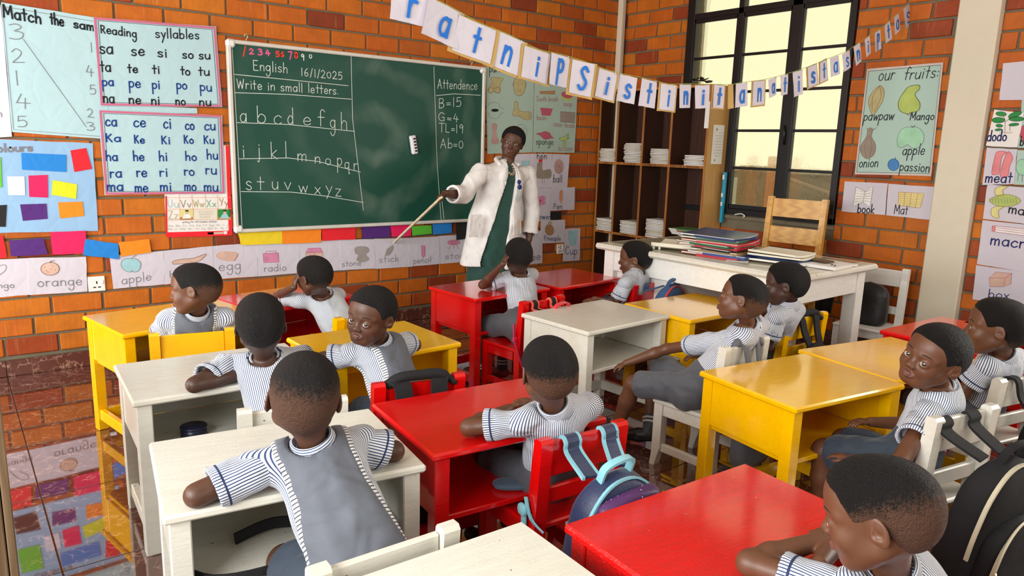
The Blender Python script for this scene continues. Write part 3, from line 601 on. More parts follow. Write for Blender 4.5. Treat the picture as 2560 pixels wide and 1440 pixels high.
# --- colours poster
s = S('front', .006); s.sheet('colour_poster', [(-75,345),(232,358),(245,577),(-70,584)], M_BLUEP, 'pale blue poster headed Colours with pasted paper rectangles', 'poster', 'front wall posters')
s.text([('Colours',-28,381,82,377,10.5)], I_GREY, .009)
s.k = 1.3
def card(pts, m, nm='paper_patch'):
    b = MB(); P = [s.P(*p, s.k*1.15) for p in pts]; b.prism([p for p in P], s.n*.0016); return b.build(nm, m, s.o)
for m_, q in (('blue',[(53,382),(165,387),(166,430),(55,424)]),('red',[(176,376),(215,370),(230,422),(186,430)]),('green',[(-60,395),(2,393),(5,468),(-58,470)]),('white',[(18,441),(61,441),(63,488),(21,488)]),('pink',[(71,439),(119,437),(120,494),(73,492)]),('lime',[(132,450),(193,461),(190,497),(129,487)]),('black',[(-50,516),(17,512),(14,567),(-50,566)]),('purple',[(50,511),(116,509),(119,547),(57,552)]),('orange',[(145,506),(206,504),(210,540),(150,546)])): card(q, C_[m_])
# --- sugar paper flags in rows
def flag(col, q, label, group):
    s = S('front', .0165 if q[0][0] > 500 else .014); s.sheet('paper_flag', q, C_[col], label, 'paper', group, nx=4)
for col, q, l in (('red',[(-60,592),(8,590),(18,645),(-55,646)],'red sugar paper piece at the left edge, under the colours poster'),('purple',[(22,601),(108,596),(119,636),(28,641)],'dark purple sugar paper piece with torn edges, under the colours poster'),('pink',[(126,580),(214,577),(218,634),(131,636)],'magenta sugar paper piece under the right end of the colours poster'),
    ('blue',[(214,597),(296,610),(297,648),(207,638)],'bright blue sugar paper piece between the magenta and the orange ones'),('orange',[(296,606),(373,598),(378,631),(303,641)],'orange sugar paper piece above the apple drawing'),):
    flag(col, q, l, 'sugar paper row left of the chalkboard')
for col, q, l in (('yellow',[(594,579),(704,573),(706,609),(603,613)],'yellow sugar paper piece under the left corner of the chalkboard'),('orange',[(704,575),(803,570),(803,606),(706,610)],'orange sugar paper piece under the chalkboard'),('red',[(804,570),(888,567),(889,598),(806,602)],'red sugar paper piece under the chalkboard'),
    ('purple',[(903,568),(975,564),(976,593),(908,597)],'dark purple sugar paper piece under the chalkboard'),('pink',[(976,565),(1028,562),(1028,590),(980,592)],'magenta sugar paper piece under the chalkboard'),('green',[(1029,566),(1079,563),(1080,584),(1031,589)],'green sugar paper piece under the chalkboard'),
    ('blue',[(1081,560),(1129,557),(1130,582),(1083,586)],'blue sugar paper piece under the chalkboard'),('black',[(1140,556),(1186,552),(1184,594),(1141,600)],'black sugar paper piece beside the teacher coat')):
    flag(col, q, l, 'sugar paper row under the chalkboard')
# --- picture word sheets along the front wall
GP = 'picture word sheets on the front wall'
def pic(q, label, off=.005, mat=None, side='front', g=GP, nx=4):
    s = S(side, off); s.sheet('picture_sheet', q, mat or M_PAPER, label, 'drawing', g, nx=nx); return s
Z = Zf(0, 440, 2.769)
s = pic([(-70,652),(71,645),(76,737),(-66,748)], 'white sheet with the cut off word mango at the left edge'); s.text([('mango',-40,722,36,719,8)], I_GREY, .0035); s.fig('drawing', [], [(I_GREY, [(-30,700),(-10,670),(12,662),(14,675),(-5,690)], False)])
s = pic([(71,645),(215,642),(219,729),(73,738)], 'white sheet with a spotted orange drawn above the word orange', .0075); s.text([('orange',94,717,206,712,13)], I_GREY, .0042); s.fig('drawing', [(F['peach'], ell(125,672,23,16))], [(I_BROWN, [(125,656),(128,652)], False), (I_BROWN, [(124,656),(136,651)], False)] + [(I_BROWN, [(x,y),(x+1.2,y+1)], False) for x, y in ((112,668),(120,680),(131,664),(138,674),(126,672),(116,676))], I_BROWN)
s = pic([(274,640),(408,627),(411,711),(283,722)], 'white sheet with a blue-green apple above the word apple'); s.text([('apple',304,711,379,700,12)], I_GREY, .0038); s.fig('drawing', [(F['aqua'], [(326,680),(310,675),(302,660),(310,648),(326,646),(342,648),(352,660),(347,676),(334,680),(329,676)])], [(I_GREY, [(328,648),(332,643),(341,638)], False)], I_GREY)
s = pic([(408,627),(530,615),(537,698),(412,711)], 'white sheet with a banana drawn above the head of the first boy', .0062); s.text([('banana',424,694,525,686,9)], I_GREY, .0035); s.fig('drawing', [(F['peach'], [(433,653),(455,648),(485,645),(512,635),(513,640),(492,655),(455,659),(434,660)])], [], I_BROWN)
s = pic([(530,615),(643,607),(645,691),(537,698)], 'white sheet with a pink egg shape above the word egg'); s.text([('egg',547,677,603,672,13)], I_GREY, .0042); s.fig('drawing', [(F['peach'], [(541,640),(555,630),(585,631),(594,637),(585,650),(560,650)])], [(F['red'], [(594,637),(586,652)], False)], F['orange'])
s = pic([(643,607),(747,601),(749,683),(645,691)], 'white sheet with a red radio above the word radio', .0062); s.text([('radio',660,680,716,676,10)], I_GREY, .0038); s.fig('drawing', [(F['pink'], [(658,634),(696,632),(697,655),(659,656)])], [(F['red'], [(664,634),(665,628),(690,627),(690,632)], False), (F['red'], ell(667,647,4,4), True)], F['red'], sm=False)
s = pic([(747,601),(850,598),(852,676),(749,683)], 'white sheet with an open red crate drawn above a boy with no vest'); s.fig('drawing', [(F['peach'], [(765,632),(807,630),(808,648),(766,650)]), (F['pink'], [(765,632),(770,621),(800,620),(807,630)])], [(F['red'], [(787,631),(787,649)], False)], F['red'], sm=False)
s = pic([(850,598),(936,598),(938,671),(852,676)], 'white sheet with a grey stone above the word stone', .0062); s.text([('stone',854,667,903,663,8)], I_GREY, .0034); s.fig('drawing', [(F['grey'], [(888,620),(900,616),(918,618),(922,628),(914,636),(922,648),(906,655),(892,650),(896,638),(888,632)])], [], F['grey'])
s = pic([(936,597),(1020,595),(1022,667),(938,672)], 'white sheet with a small stick above the word stick'); s.text([('stick',947,657,997,653,9)], I_GREY, .0036); s.fig('drawing', [(F['grey'], [(968,622),(982,612),(985,620),(974,638),(962,640)])], [], None, sm=False)
s = pic([(1020,595),(1098,591),(1100,660),(1022,667)], 'white sheet with a red pencil above the word pencil', .0062); s.text([('pencil',1033,659,1078,655,8)], I_GREY, .0034); s.fig('drawing', [(F['pink'], [(1054,614),(1062,614),(1062,636),(1058,645),(1054,636)])], [], F['red'], sm=False)
s = pic([(1098,590),(1190,586),(1192,652),(1100,660)], 'white sheet with a pink round stool above the letters sto, beside the teacher coat'); s.text([('stool',1112,648,1168,644,8)], I_GREY, .0038); s.fig('drawing', [(F['pink'], ell(1134,606,15,6))], [(F['red'], ell(1134,606,5,3), True), (F['red'], [(1126,614),(1122,624)], False), (F['red'], [(1134,614),(1134,622)], False), (F['red'], [(1142,613),(1146,622)], False)], F['red'])
# --- right of the chalkboard
Z = Zf(1200, 140, 2.667)
s = S('front', .006); s.sheet('body_parts_poster', [(1214,157),(1336,168),(1331,381),(1218,385)], M_MINTD, 'pale green poster headed parts of the body, behind the teacher head', 'poster', 'front wall posters')
s.text([('parts',*Z(62,108),*Z(155,108),12),('of',*Z(190,118),*Z(222,118),11),('the',*Z(232,120),*Z(285,122),11),('body',*Z(300,128),*Z(350,132),11)], I_BLACK, .0048)
O = I_BROWN
s.fig('nose_drawing', [(F['tan'], [Z(75,145),Z(155,150),Z(135,180),Z(135,235),Z(118,248),Z(95,235),Z(72,248),Z(56,232),Z(66,200),Z(80,175)])], [(O, [Z(*p) for p in ell(72,228,18,18)], True), (O, [Z(*p) for p in ell(115,228,18,18)], True)], O, .0025)
s.fig('face_drawing', [(F['tan'], [Z(262,134),Z(295,150),Z(302,185),Z(295,235),Z(272,262),Z(248,262),Z(230,235),Z(225,185),Z(235,150)])], [(O, [Z(240,188),Z(252,184)], False), (O, [Z(272,186),Z(284,188)], False), (O, [Z(262,190),Z(252,222),Z(275,222)], False), (O, [Z(246,236),Z(275,236)], False), (O, [Z(225,175),Z(218,190),Z(226,208)], False), (O, [Z(303,175),Z(310,190),Z(302,208)], False)], O, .0025)
s.fig('mouth_drawing', [(F['black'], [Z(*p) for p in ell(100,362,25,10)])], [(I_GREY, [Z(50,330),Z(80,308),Z(120,315),Z(135,345),Z(162,350)], False), (I_GREY, [Z(52,375),Z(75,412),Z(120,415),Z(138,385),Z(160,378)], False)], None, .0022)
s.fig('hand_drawing', [(F['tan'], [Z(232,308),Z(252,308),Z(256,355),Z(290,372),Z(330,370),Z(342,395),Z(335,422),Z(300,424),Z(255,400),Z(218,395),Z(228,350)])], [(O, [Z(318,380),Z(338,378)], False), (O, [Z(320,394),Z(342,396)], False), (O, [Z(318,408),Z(338,412)], False)], O, .0025)
s.fig('leg_drawing', [(F['skin'], [Z(80,455),Z(112,455),Z(108,500),Z(112,540),Z(128,570),Z(110,588),Z(80,582),Z(76,560),Z(85,520)])], [], F['skin'], .0025)
s.fig('ear_drawing', [], [(I_GREY, [Z(*p) for p in ell(275,498,38,42)], True), (F['red'], [Z(*p) for p in ell(285,492,10,14)], True)], None, .0022)
s = S('front', .0075); s.sheet('washing_poster', [(1337,172),(1446,184),(1436,382),(1332,381)], M_MINTD, 'pale green poster of washing things, with soap, basin and sponge', 'poster', 'front wall posters')
s.text([('we clean our bodies',*Z(372,166),*Z(645,190),9)], I_BLACK, .0042)
s.text([('Tooth brush',*Z(375,302),*Z(520,302),7),('soap',*Z(556,333),*Z(615,336),7),('basin',*Z(378,425),*Z(442,428),7),('razor brade',*Z(490,468),*Z(632,480),7),('scissor',*Z(522,630),*Z(620,634),8)], I_REDB, .0038); s.text([('sponge',*Z(373,590),*Z(488,592),9)], I_BLACK, .0042)
s.fig('toothbrush_drawing', [(F['brown'], [Z(398,236),Z(500,232),Z(500,255),Z(400,252)])], [], I_BROWN, .002, False); s.fig('soap_drawing', [(F['lime'], [Z(*p) for p in ell(580,272,40,28,10,.2)]), (F['red'], [Z(*p) for p in ell(580,260,38,22,10,.2)])], [], None)
s.fig('basin_drawing', [(F['red'], [Z(403,345),Z(485,352),Z(468,398),Z(412,395)])], [], F['red'], .002, False); s.fig('razor_drawing', [(F['greyb'], [Z(538,370),Z(635,378),Z(630,446),Z(535,438)])], [(I_GREY, [Z(*p) for p in ell(560,404,9,9)], True), (I_GREY, [Z(*p) for p in ell(605,410,9,9)], True)], I_BLACK, .002, False)
s.fig('sponge_drawing', [(F['red'], [Z(375,518),Z(405,512),Z(435,503),Z(465,515),Z(475,535),Z(492,546),Z(468,550),Z(430,555),Z(402,530)])], [], I_BROWN, .002); s.fig('scissors_drawing', [(F['lime'], [Z(528,548),Z(560,540),Z(590,515),Z(582,545),Z(596,545),Z(572,560),Z(570,602),Z(556,600),Z(560,562),Z(540,565)])], [], I_BLACK, .002)
s = pic([(1286,385),(1333,384),(1334,552),(1290,552)], 'white sheet with a pale green cup, behind the teacher shoulder'); s.fig('drawing', [(F['aqua'], [Z(275,700),Z(330,700),Z(325,768),Z(290,768)])], [], F['grey'], .002, False)
s = pic([(1331,384),(1380,385),(1378,469),(1330,470)], 'white sheet with a grey hen with a red comb under the word hen', .0065); s.text([('hen',*Z(378,686),*Z(446,686),9)], I_BLACK, .0048)
s.fig('drawing', [(F['greyb'], [Z(385,712),Z(415,705),Z(418,760),Z(470,755),Z(472,810),Z(420,818),Z(372,810),Z(378,770)]), (C_['red'], [Z(393,690),Z(415,690),Z(412,706),Z(395,706)])], [(F['red'], [Z(415,820),Z(414,848)], False), (F['red'], [Z(428,820),Z(428,846)], False)], None)
s = pic([(1330,470),(1378,470),(1375,553),(1334,552)], 'white sheet with a pink flower above the word flower'); s.text([('flower',*Z(372,1087),*Z(468,1090),8)], I_NAVY, .0042)
s.fig('drawing', [(F['pink'], [Z(*p) for p in ell(390,955,18,20)]), (F['pink'], [Z(*p) for p in ell(418,950,18,20)]), (F['pink'], [Z(*p) for p in ell(388,980,18,16)]), (F['pink'], [Z(*p) for p in ell(418,978,18,16)]), (F['red'], [Z(*p) for p in ell(403,966,8,8)])], [(F['red'], [Z(403,985),Z(398,1020),Z(375,1030)], False)], None)
s = pic([(1381,385),(1424,386),(1418,470),(1378,470)], 'white sheet with a brown ball above the word ball', .0085); s.text([('ball',*Z(487,842),*Z(547,842),10)], I_BLACK, .005); s.fig('drawing', [(F['skin'], [Z(*p) for p in ell(526,737,29,47)])], [(I_BROWN, [Z(505,705),Z(522,737),Z(505,770)], False), (I_BROWN, [Z(548,705),Z(530,737),Z(548,770)], False), (I_BROWN, [Z(510,737),Z(545,737)], False)], I_BROWN, .002)
s = pic([(1378,470),(1437,468),(1436,524),(1376,527)], 'white sheet with an orange pen above the word Pen', .0095); s.text([('Pen',*Z(490,1022),*Z(548,1020),8)], I_NAVY, .0042); s.fig('drawing', [(F['orange'], [Z(540,895),Z(550,895),Z(550,950),Z(540,985),Z(530,950),Z(533,905)])], [], I_BROWN, .002, False)
s = pic([(1376,530),(1404,528),(1403,549),(1376,551)], 'small black paper scrap under the pen sheet', .006, C_['black'], nx=2)
s = pic([(1352,551),(1413,549),(1411,606),(1350,609)], 'white sheet with a brown pineapple above the word Pineaple', .0075); s.text([('Pineaple',*Z(428,1230),*Z(538,1232),7)], I_NAVY, .0038); s.fig('drawing', [(F['brown'], [Z(*p) for p in ell(463,1160,29,36,10,-.2)]), (F['tan'], [Z(452,1125),Z(462,1104),Z(478,1108),Z(472,1128)])], [(I_BROWN, [Z(440,1145),Z(485,1180)], False), (I_BROWN, [Z(435,1168),Z(470,1195)], False), (I_BROWN, [Z(490,1145),Z(450,1192)], False), (I_BROWN, [Z(475,1130),Z(436,1172)], False)], I_BROWN, .002)
s = pic([(1413,572),(1451,570),(1449,651),(1407,653)], 'white sheet with an aqua tumbler above the word Cup, right of the wall socket', .0065); s.text([('Cup',*Z(568,1322),*Z(648,1322),11)], I_NAVY, .0045); s.fig('drawing', [(F['aqua'], [Z(586,1165),Z(648,1162),Z(636,1262),Z(600,1262)])], [(F['grey'], [Z(588,1172),Z(615,1180),Z(646,1170)], False)], F['grey'], .002, False)
s = pic([(1292,578),(1356,577),(1356,658),(1296,664)], 'white sheet with a green tree, just under the teacher hand', .0055); s.text([('tree',1306,655,1352,648,10)], I_NAVY, .004)
# --- wall sockets
def socket(q, label, double):
    o = empty('wall_socket', on_front(q[0], q[1]), 0, label, 'socket'); w, h = q[2], q[3]
    b = MB(); b.box((0,-.006,0), (w, .014, h), bev=.003); b.build('face_plate', M_WHT2, o)
    b = MB(); b.box((w*.32 if not double else w*.3, -.015, h*.1), (w*.16, .008, h*.22), bev=.002); b.build('switch', M_WHT2, o)
    b = MB()
    for (x, z, a, c) in ((-.0,.1,.006,.016),(-.14,-.22,.014,.006),(.14,-.22,.014,.006)) + (((-.3,.2,.008,.008),(.0,.3,.008,.008)) if double else ()): b.box((x*w, -.0135, z*h), (a, .002, c))
    b.build('socket_hole', F['black'], o)
socket((241, 709, .088, .088), 'white single wall socket between the orange and apple sheets', False); socket((1399, 622, .075, .085), 'small cream wall socket beside the Cup sheet', True)

# ================================================================== chalkboard
bd = empty('chalkboard', (2.43, WD-.02, 1.348), 0, 'large green chalkboard in a white frame with the alphabet written in chalk', 'chalkboard')
def board_mat():
    m, nt, bs = new_mat('green_chalkboard'); v = coord(nt); n1 = N(nt, 'ShaderNodeTexNoise', Scale=2.2, Detail=6.0, Distortion=1.6); nt.links.new(v, n1.inputs['Vector'])
    w = N(nt, 'ShaderNodeTexWave', Scale=.9, Distortion=9.0, Detail=4.0); w.wave_type = 'RINGS'; w.rings_direction = 'Y'; nt.links.new(v, w.inputs['Vector'])
    f = math_n(nt, 'MULTIPLY', n1.outputs['Fac'], w.outputs['Fac']); d = ramp(nt, f, [(.25,(0,0,0)), (.62,(1,1,1))]); sp = nt.nodes.new('ShaderNodeSeparateXYZ'); nt.links.new(v, sp.inputs[0])
    reg = ramp(nt, math_n(nt, 'ADD', sp.outputs['X'], .5), [(.28,(.25,.25,.25)), (.55,(1,1,1)), (.95,(.6,.6,.6))])
    c = mixc(nt, math_n(nt, 'MULTIPLY', math_n(nt, 'MULTIPLY', d, reg), .34), (.004,.062,.040), (.20,.27,.21)); nt.links.new(c, bs.inputs['Base Color']); bs.inputs['Roughness'].default_value = .45; bs.inputs['Specular IOR Level'].default_value = .35
    bump(nt, bs, noise(nt, v, 140, 2), .08, .002); return m
b = MB(); b.box((0,0,0), (1.93, .02, 1.17)); b.build('writing_panel', board_mat(), bd)
M_ALU = plain('worn_white_frame', (.62,.59,.52), .4, .15, .2, 60)
for nm, c, d in (('frame_rail', (0,-.008,.586), (1.93,.036,.024)), ('frame_rail', (0,-.008,-.586), (1.93,.036,.024)), ('frame_rail', (-.966,-.008,0), (.026,.036,1.17)), ('frame_rail', (.966,-.008,0), (.026,.036,1.17))):
    b = MB(); b.box(c, d, bev=.005); b.build(nm, M_ALU, bd)
for x in (-.955, .955):
    for z in (-.575, .575): b = MB(); b.box((x,-.01,z), (.055,.042,.05), bev=.012); b.build('corner_cap', plain('white_plastic', (.74,.73,.70), .4), bd)
for x in (-.86, .84): b = MB(); b.tube(smooth_line([(x,-.01,.60),(x+.012,-.015,.625),(x,-.02,.64),(x-.01,-.015,.625)], 4), .003, 6); b.build('wire_hook', M_GOLD, bd)
s = S('front', .0312); s.k = 1.0; Z = Zf(540, 80, 2.769); BO = bd
def chalk(items, mat, w=.0042, name='chalk_writing', lines=()):
    off = Vector((2.43, WD-.02, 1.348))
    def fin(b, nm): b.v = [tuple(Vector(p)-off) for p in b.v]; b.build(nm, mat, BO)
    for it in items:
        b = MB(); A = s.P(*Z(it[1], it[2])); B = s.P(*Z(it[3], it[4])); U = Vector((0,0,1))*(s.P(*Z(it[1], it[2]-it[5]))-A).length; write(b, it[0], A, B, U, w, s.n, 0, True, 0, .04, int(it[1])); fin(b, name)
    for q in lines: b = MB(); ribbon(b, [s.P(*Z(*p))+s.n*.0004 for p in q], w*.9, s.n); fin(b, 'chalk_line')
chalk([('English',258,262,497,285,38),('16/1/2025',588,302,875,330,30),('Write in small letters.',145,390,850,432,36),
  ('a',165,622,215,622,60),('b',280,626,348,628,62),('c',400,640,460,642,60),('d',497,640,540,642,60),('e',600,645,660,648,52),('f',705,652,752,655,60),('g',790,665,830,668,56),('h',865,674,915,680,62),
  ('i',185,868,200,868,54),('j',288,858,305,858,52),('k',380,874,430,876,60),('l',478,872,492,872,60),('m',560,890,630,893,48),('n',680,905,725,908,44),('o',755,915,795,918,44),('p',838,925,875,928,50),('q',890,945,925,948,44),('r',948,955,985,958,46),
  ('s',203,1095,250,1097,60),('t',285,1088,335,1090,52),('u',388,1090,435,1092,52),('v',470,1090,520,1092,50),('w',570,1110,635,1112,46),('x',680,1118,725,1120,46),('y',755,1108,805,1112,46),('z',825,1135,870,1138,50),
  ('Attendence',1535,390,1810,400,36),('B=15',1540,525,1700,515,36),('G=4',1540,612,1680,628,32),('TL=19',1545,692,1712,702,34),('Ab=0',1555,802,1712,808,36)], I_CHALK, .0046,
  lines=[[(112,115),(140,600),(180,1355)],[(935,165),(945,600),(1020,1235)],[(1508,240),(1530,900),(1558,1300)],[(1562,1150),(1578,1295)],[(125,293),(500,330),(915,372)],[(132,420),(500,432),(935,465)],[(145,627),(500,640),(960,688)],[(160,878),(500,872),(700,895),(1000,970)],[(175,1105),(520,1108),(760,1136),(1020,1180)],[(1525,440),(1650,428),(1830,438)]])
chalk([('2',230,152,262,152,20),('3',290,158,322,158,22),('4',342,165,376,165,22),('7',498,190,530,190,30)], I_PCHALK, .008); chalk([('/',185,160,210,160,32),('5',412,170,440,172,20),('6',448,170,472,172,18),('8',542,180,570,182,22)], I_RCHALK, .008); chalk([('9',588,195,612,198,24),('0',645,180,665,182,18)], I_CHALK, .006)
o = empty('chalk_duster', on_front(1034, 362, WD-.05), 0, 'white chalk duster with black markings stuck on the chalkboard', 'duster'); o.rotation_euler = (0, R(-10), 0)
b = MB(); b.box((0,0,0), (.045,.03,.135), bev=.006); b.build('block', plain('white_plastic2', (.72,.72,.74), .4), o); b = MB(); b.box((0,.017,0), (.042,.012,.128)); b.build('felt_pad', plain('grey_felt', (.12,.12,.12), .95), o)
b = MB()
for i in range(5): b.box((.006,-.016,-.045+.022*i), (.018,.002,.012)); 
b.build('printed_marks', F['black'], o)

# ================================================================== right wall
GR = 'picture word sheets on the right wall'
Z = Zf(2060, 0, 2.88)
s = S('right', .006); c = [Z(312,497),Z(858,448),Z(770,1268),Z(222,1255)]; s.sheet('fruit_poster', c, M_FRUIT, 'pale green poster headed our fruits with mango, apple, onion and passion', 'poster')
b = MB(); q = [s.P(*p, 1.6) for p in c]; cen = sum(q, Vector())/4; q1 = [p+(cen-p)*.02 for p in q]; q2 = [p+(cen-p)*.045 for p in q]
for i_, (a, e) in enumerate(zip(q1, q1[1:]+q1[:1])): ribbon(b, [a+s.n*.0001*i_, e+s.n*.0001*i_], .012, s.n)
b.build('pale_border', plain('pale_pink_edge', (.60,.50,.46), .8), s.o); b = MB()
for i_, (a, e) in enumerate(zip(q2, q2[1:]+q2[:1])): ribbon(b, [a+s.n*.0001*i_, e+s.n*.0001*i_], .002, s.n)
b.build('ruled_border', I_BLACK, s.o)
s.text([('our',*Z(388,582),*Z(502,574),17,.15),('fruits:',*Z(572,575),*Z(822,556),16,.15),('pawpaw',*Z(282,868),*Z(500,862),13,.12),('Mango',*Z(615,866),*Z(790,862),11,.1),('apple',*Z(562,1115),*Z(722,1112),14,.1),('onion',*Z(250,1205),*Z(388,1203),13,.05),('passion',*Z(542,1228),*Z(757,1240),13,.05)], I_BLACK, .0050)
s.fig('pawpaw_drawing', [(F['tan'], [Z(345,822),Z(320,740),Z(338,680),Z(400,617),Z(432,650),Z(425,720),Z(385,790),Z(360,825)])], [(I_BROWN, [Z(400,620),Z(350,700),Z(348,800)], False), (I_BROWN, [Z(402,620),Z(410,700),Z(362,805)], False)], I_BROWN)
s.fig('mango_drawing', [(F['lime'], [Z(600,820),Z(545,795),Z(535,735),Z(570,670),Z(610,625),Z(680,612),Z(688,640),Z(655,682),Z(690,740),Z(680,795),Z(625,812)])], [(I_BROWN, [Z(600,815),Z(602,828),Z(622,828),Z(622,812)], False)], I_BLACK)
s.fig('apple_drawing', [(F['mint'], [Z(600,1042),Z(570,1060),Z(535,1055),Z(528,1000),Z(560,930),Z(620,915),Z(680,920),Z(718,970),Z(710,1030),Z(670,1065),Z(630,1062)])], [(I_BLACK, [Z(636,918),Z(630,905)], False), (I_BLACK, [Z(640,918),Z(655,903)], False)], I_GREY)
s.fig('onion_drawing', [(F['greyb'], [Z(300,1140),Z(265,1100),Z(265,1050),Z(305,985),Z(318,930),Z(350,928),Z(342,985),Z(370,1040),Z(365,1100),Z(335,1135)])], [(I_BROWN, [Z(325,975),Z(292,1050),Z(305,1130)], False), (I_BROWN, [Z(327,975),Z(345,1050),Z(325,1130)], False), (I_BROWN, [Z(320,945),Z(308,922)], False), (I_BROWN, [Z(340,945),Z(378,918)], False), (I_BROWN, [Z(330,945),Z(332,915)], False)], I_BROWN)
s.fig('passion_drawing', [(F['blue'], [Z(*p) for p in ell(500,1186,40,42)])], [(I_BLUE, [Z(512,1146),Z(514,1132)], False)], I_BLUE)
Z3 = Zf(2060, 420, 3.0)
def Zb(*p): return Z3(*p)
s = pic([Zb(155,100),Zb(478,116),Zb(458,353),Zb(132,325)], 'white sheet with an open striped book above the word book', .0055, M_PAPER, 'right', GR); s.text([('book',*Zb(248,333),*Zb(375,341),12)], I_BLACK, .006)
s.fig('drawing', [(F['white'], [Zb(240,143),Zb(308,178),Zb(370,137),Zb(345,292),Zb(292,255),Zb(218,287)])], [(F['greyb'], [Zb(232,165+22*i),Zb(300,182+16*i),Zb(358,165+22*i)], False) for i in range(5)] + [(I_BROWN, [Zb(308,178),Zb(292,255)], False)], I_BROWN, .0022, False)
s = pic([Zb(485,118),Zb(840,143),Zb(805,390),Zb(465,355)], 'white sheet with a yellow woven mat above the word Mat', .0075, M_PAPER, 'right', GR); s.text([('Mat',*Zb(522,342),*Zb(626,350),13)], I_BLACK, .0042)
s.fig('drawing', [(F['yellow'], [Zb(560,180),Zb(752,190),Zb(720,300),Zb(555,280)])], [(F['red'], [Zb(560+48*i,182+3*i),Zb(556+42*i,282+6*i)], False) for i in range(1,4)] + [(F['orange'], [Zb(558,195+16*i),Zb(610,200+16*i),Zb(650,198+17*i),Zb(740,208+17*i)], False) for i in range(5)], F['red'], .0022, False)
s = pic([Z(1290,455),(2625,148),(2625,250),Z(1262,720)], 'blank white sheet high on the wall right of the pillar', .0055, M_PAPER, 'right', GR)
s = pic([(2556,228),(2650,232),(2650,372),(2545,369)], 'mint sheet with a red beetroot at the right edge', .0052, M_FRUIT, 'right', GR); s.text([('beetroot',2549,364,2630,368,12)], I_BLACK, .006); s.fig('drawing', [(F['red'], ell(2566,333,17,22))], [], I_BROWN)
s = pic([Z(1225,790),Z(1440,812),Z(1390,1062),Z(1165,1050)], 'white sheet with green leaves above the word dodo', .0085, M_PAPERW, 'right', GR); s.text([('dodo',*Z(1170,1015),*Z(1312,1015),14)], I_NAVY, .0065)
s.fig('drawing', [(F['leaf'], [Z(*p) for p in ell(cx, cy, rx, ry, 8, a)]) for cx, cy, rx, ry, a in ((1275,820,38,16,.1),(1375,825,50,18,-.35),(1255,865,46,20,0),(1385,856,55,17,0),(1262,905,24,11,.1),(1367,897,36,10,-.1),(1255,934,24,8,-.1))], [(I_BROWN, [Z(1302,950),Z(1302,860),Z(1275,822)], False), (I_BROWN, [Z(1304,880),Z(1345,845)], False), (I_BROWN, [Z(1338,940),Z(1340,905)], False), (I_BROWN, [Z(1265,955),Z(1355,955)], False)], I_BLACK, .0022)
s = pic([(2544,375),(2650,382),(2650,468),(2534,461)], 'mint sheet with a green insect at the right edge', .0058, M_FRUIT, 'right', GR); s.fig('drawing', [(F['mint'], ell(2556,418,16,20))], [(I_GREY, [(2546,436),(2544,452)], False), (I_GREY, [(2556,438),(2555,454)], False)], I_GREY)
s = pic([Z(1172,1062),Z(1392,1076),Z(1365,1325),Z(1140,1330)], 'white sheet with two pink meat pieces above the word meat', .0095, M_PAPER, 'right', GR); s.text([('meat',*Z(1158,1312),*Z(1350,1316),14)], I_NAVY, .0065)
s.fig('drawing', [(F['meat'], [Z(1248,1092),Z(1315,1096),Z(1280,1130),Z(1262,1240),Z(1240,1256),Z(1208,1250),Z(1225,1150)]), (F['meat'], [Z(1325,1092),Z(1358,1135),Z(1335,1200),Z(1325,1262),Z(1268,1270),Z(1290,1170)])], [], F['red'], .0025)
s = pic([Zb(1225,122),(2640,475),(2640,570),Zb(1190,380)], 'white sheet with a yellow maize cob beside the letters mai', .006, M_PAPER, 'right', GR); s.text([('maize',*Zb(1380,335),2606,546,13)], I_BLACK, .0065)
s.fig('drawing', [(F['yellow'], [Zb(1290,205),Zb(1282,165),Zb(1310,140),Zb(1382,138),Zb(1340,165),Zb(1345,205)]), (F['yellow'], [Zb(1255,350),Zb(1258,305),Zb(1300,288),Zb(1348,292),Zb(1310,320),Zb(1312,375),Zb(1280,372)]), (F['lime'], [Zb(1240,240),Zb(1300,208),Zb(1370,198),Zb(1440,215),Zb(1475,250),Zb(1420,282),Zb(1350,290),Zb(1285,278)])], [(I_GREY, [Zb(1262+22*i,228-(i%3)*3),Zb(1268+22*i,262+(i%3)*3)], False) for i in range(9)], I_BROWN, .0022)
s = pic([Zb(1190,390),(2640,570),(2640,692),Zb(1147,722)], 'white sheet with a long pink tube above the letters macro', .0075, M_PAPER, 'right', GR); s.text([('macroni',*Zb(1245,572),2618,628,15)], I_NAVY, .0070)
s.fig('drawing', [(F['meat'], [Zb(1262,435),Zb(1285,433),Zb(1283,478),Zb(1260,475)]), (F['white'], [Zb(1285,433),(2640,582),(2640,600),Zb(1283,478)])], [(F['red'], [Zb(1285,446),(2640,588)], False), (F['red'], [Zb(1285,462),(2640,594)], False)], F['red'], .0025, False)
s = pic([Zb(1140,730),(2640,690),(2640,782),Zb(1115,985)], 'white sheet with a peach box drawn above the word box', .0055, M_PAPER, 'right', GR); s.text([('box',*Zb(1228,968),*Zb(1388,982),11)], I_NAVY, .0045)
s.fig('drawing', [(F['peach'], [Zb(1240,822),Zb(1360,826),Zb(1348,890),Zb(1243,890)]), (F['peach'], [Zb(1290,780),Zb(1408,790),Zb(1360,826),Zb(1240,822)]), (F['peach'], [Zb(1408,790),Zb(1400,872),Zb(1348,890),Zb(1360,826)])], [], F['red'], .0022, False)

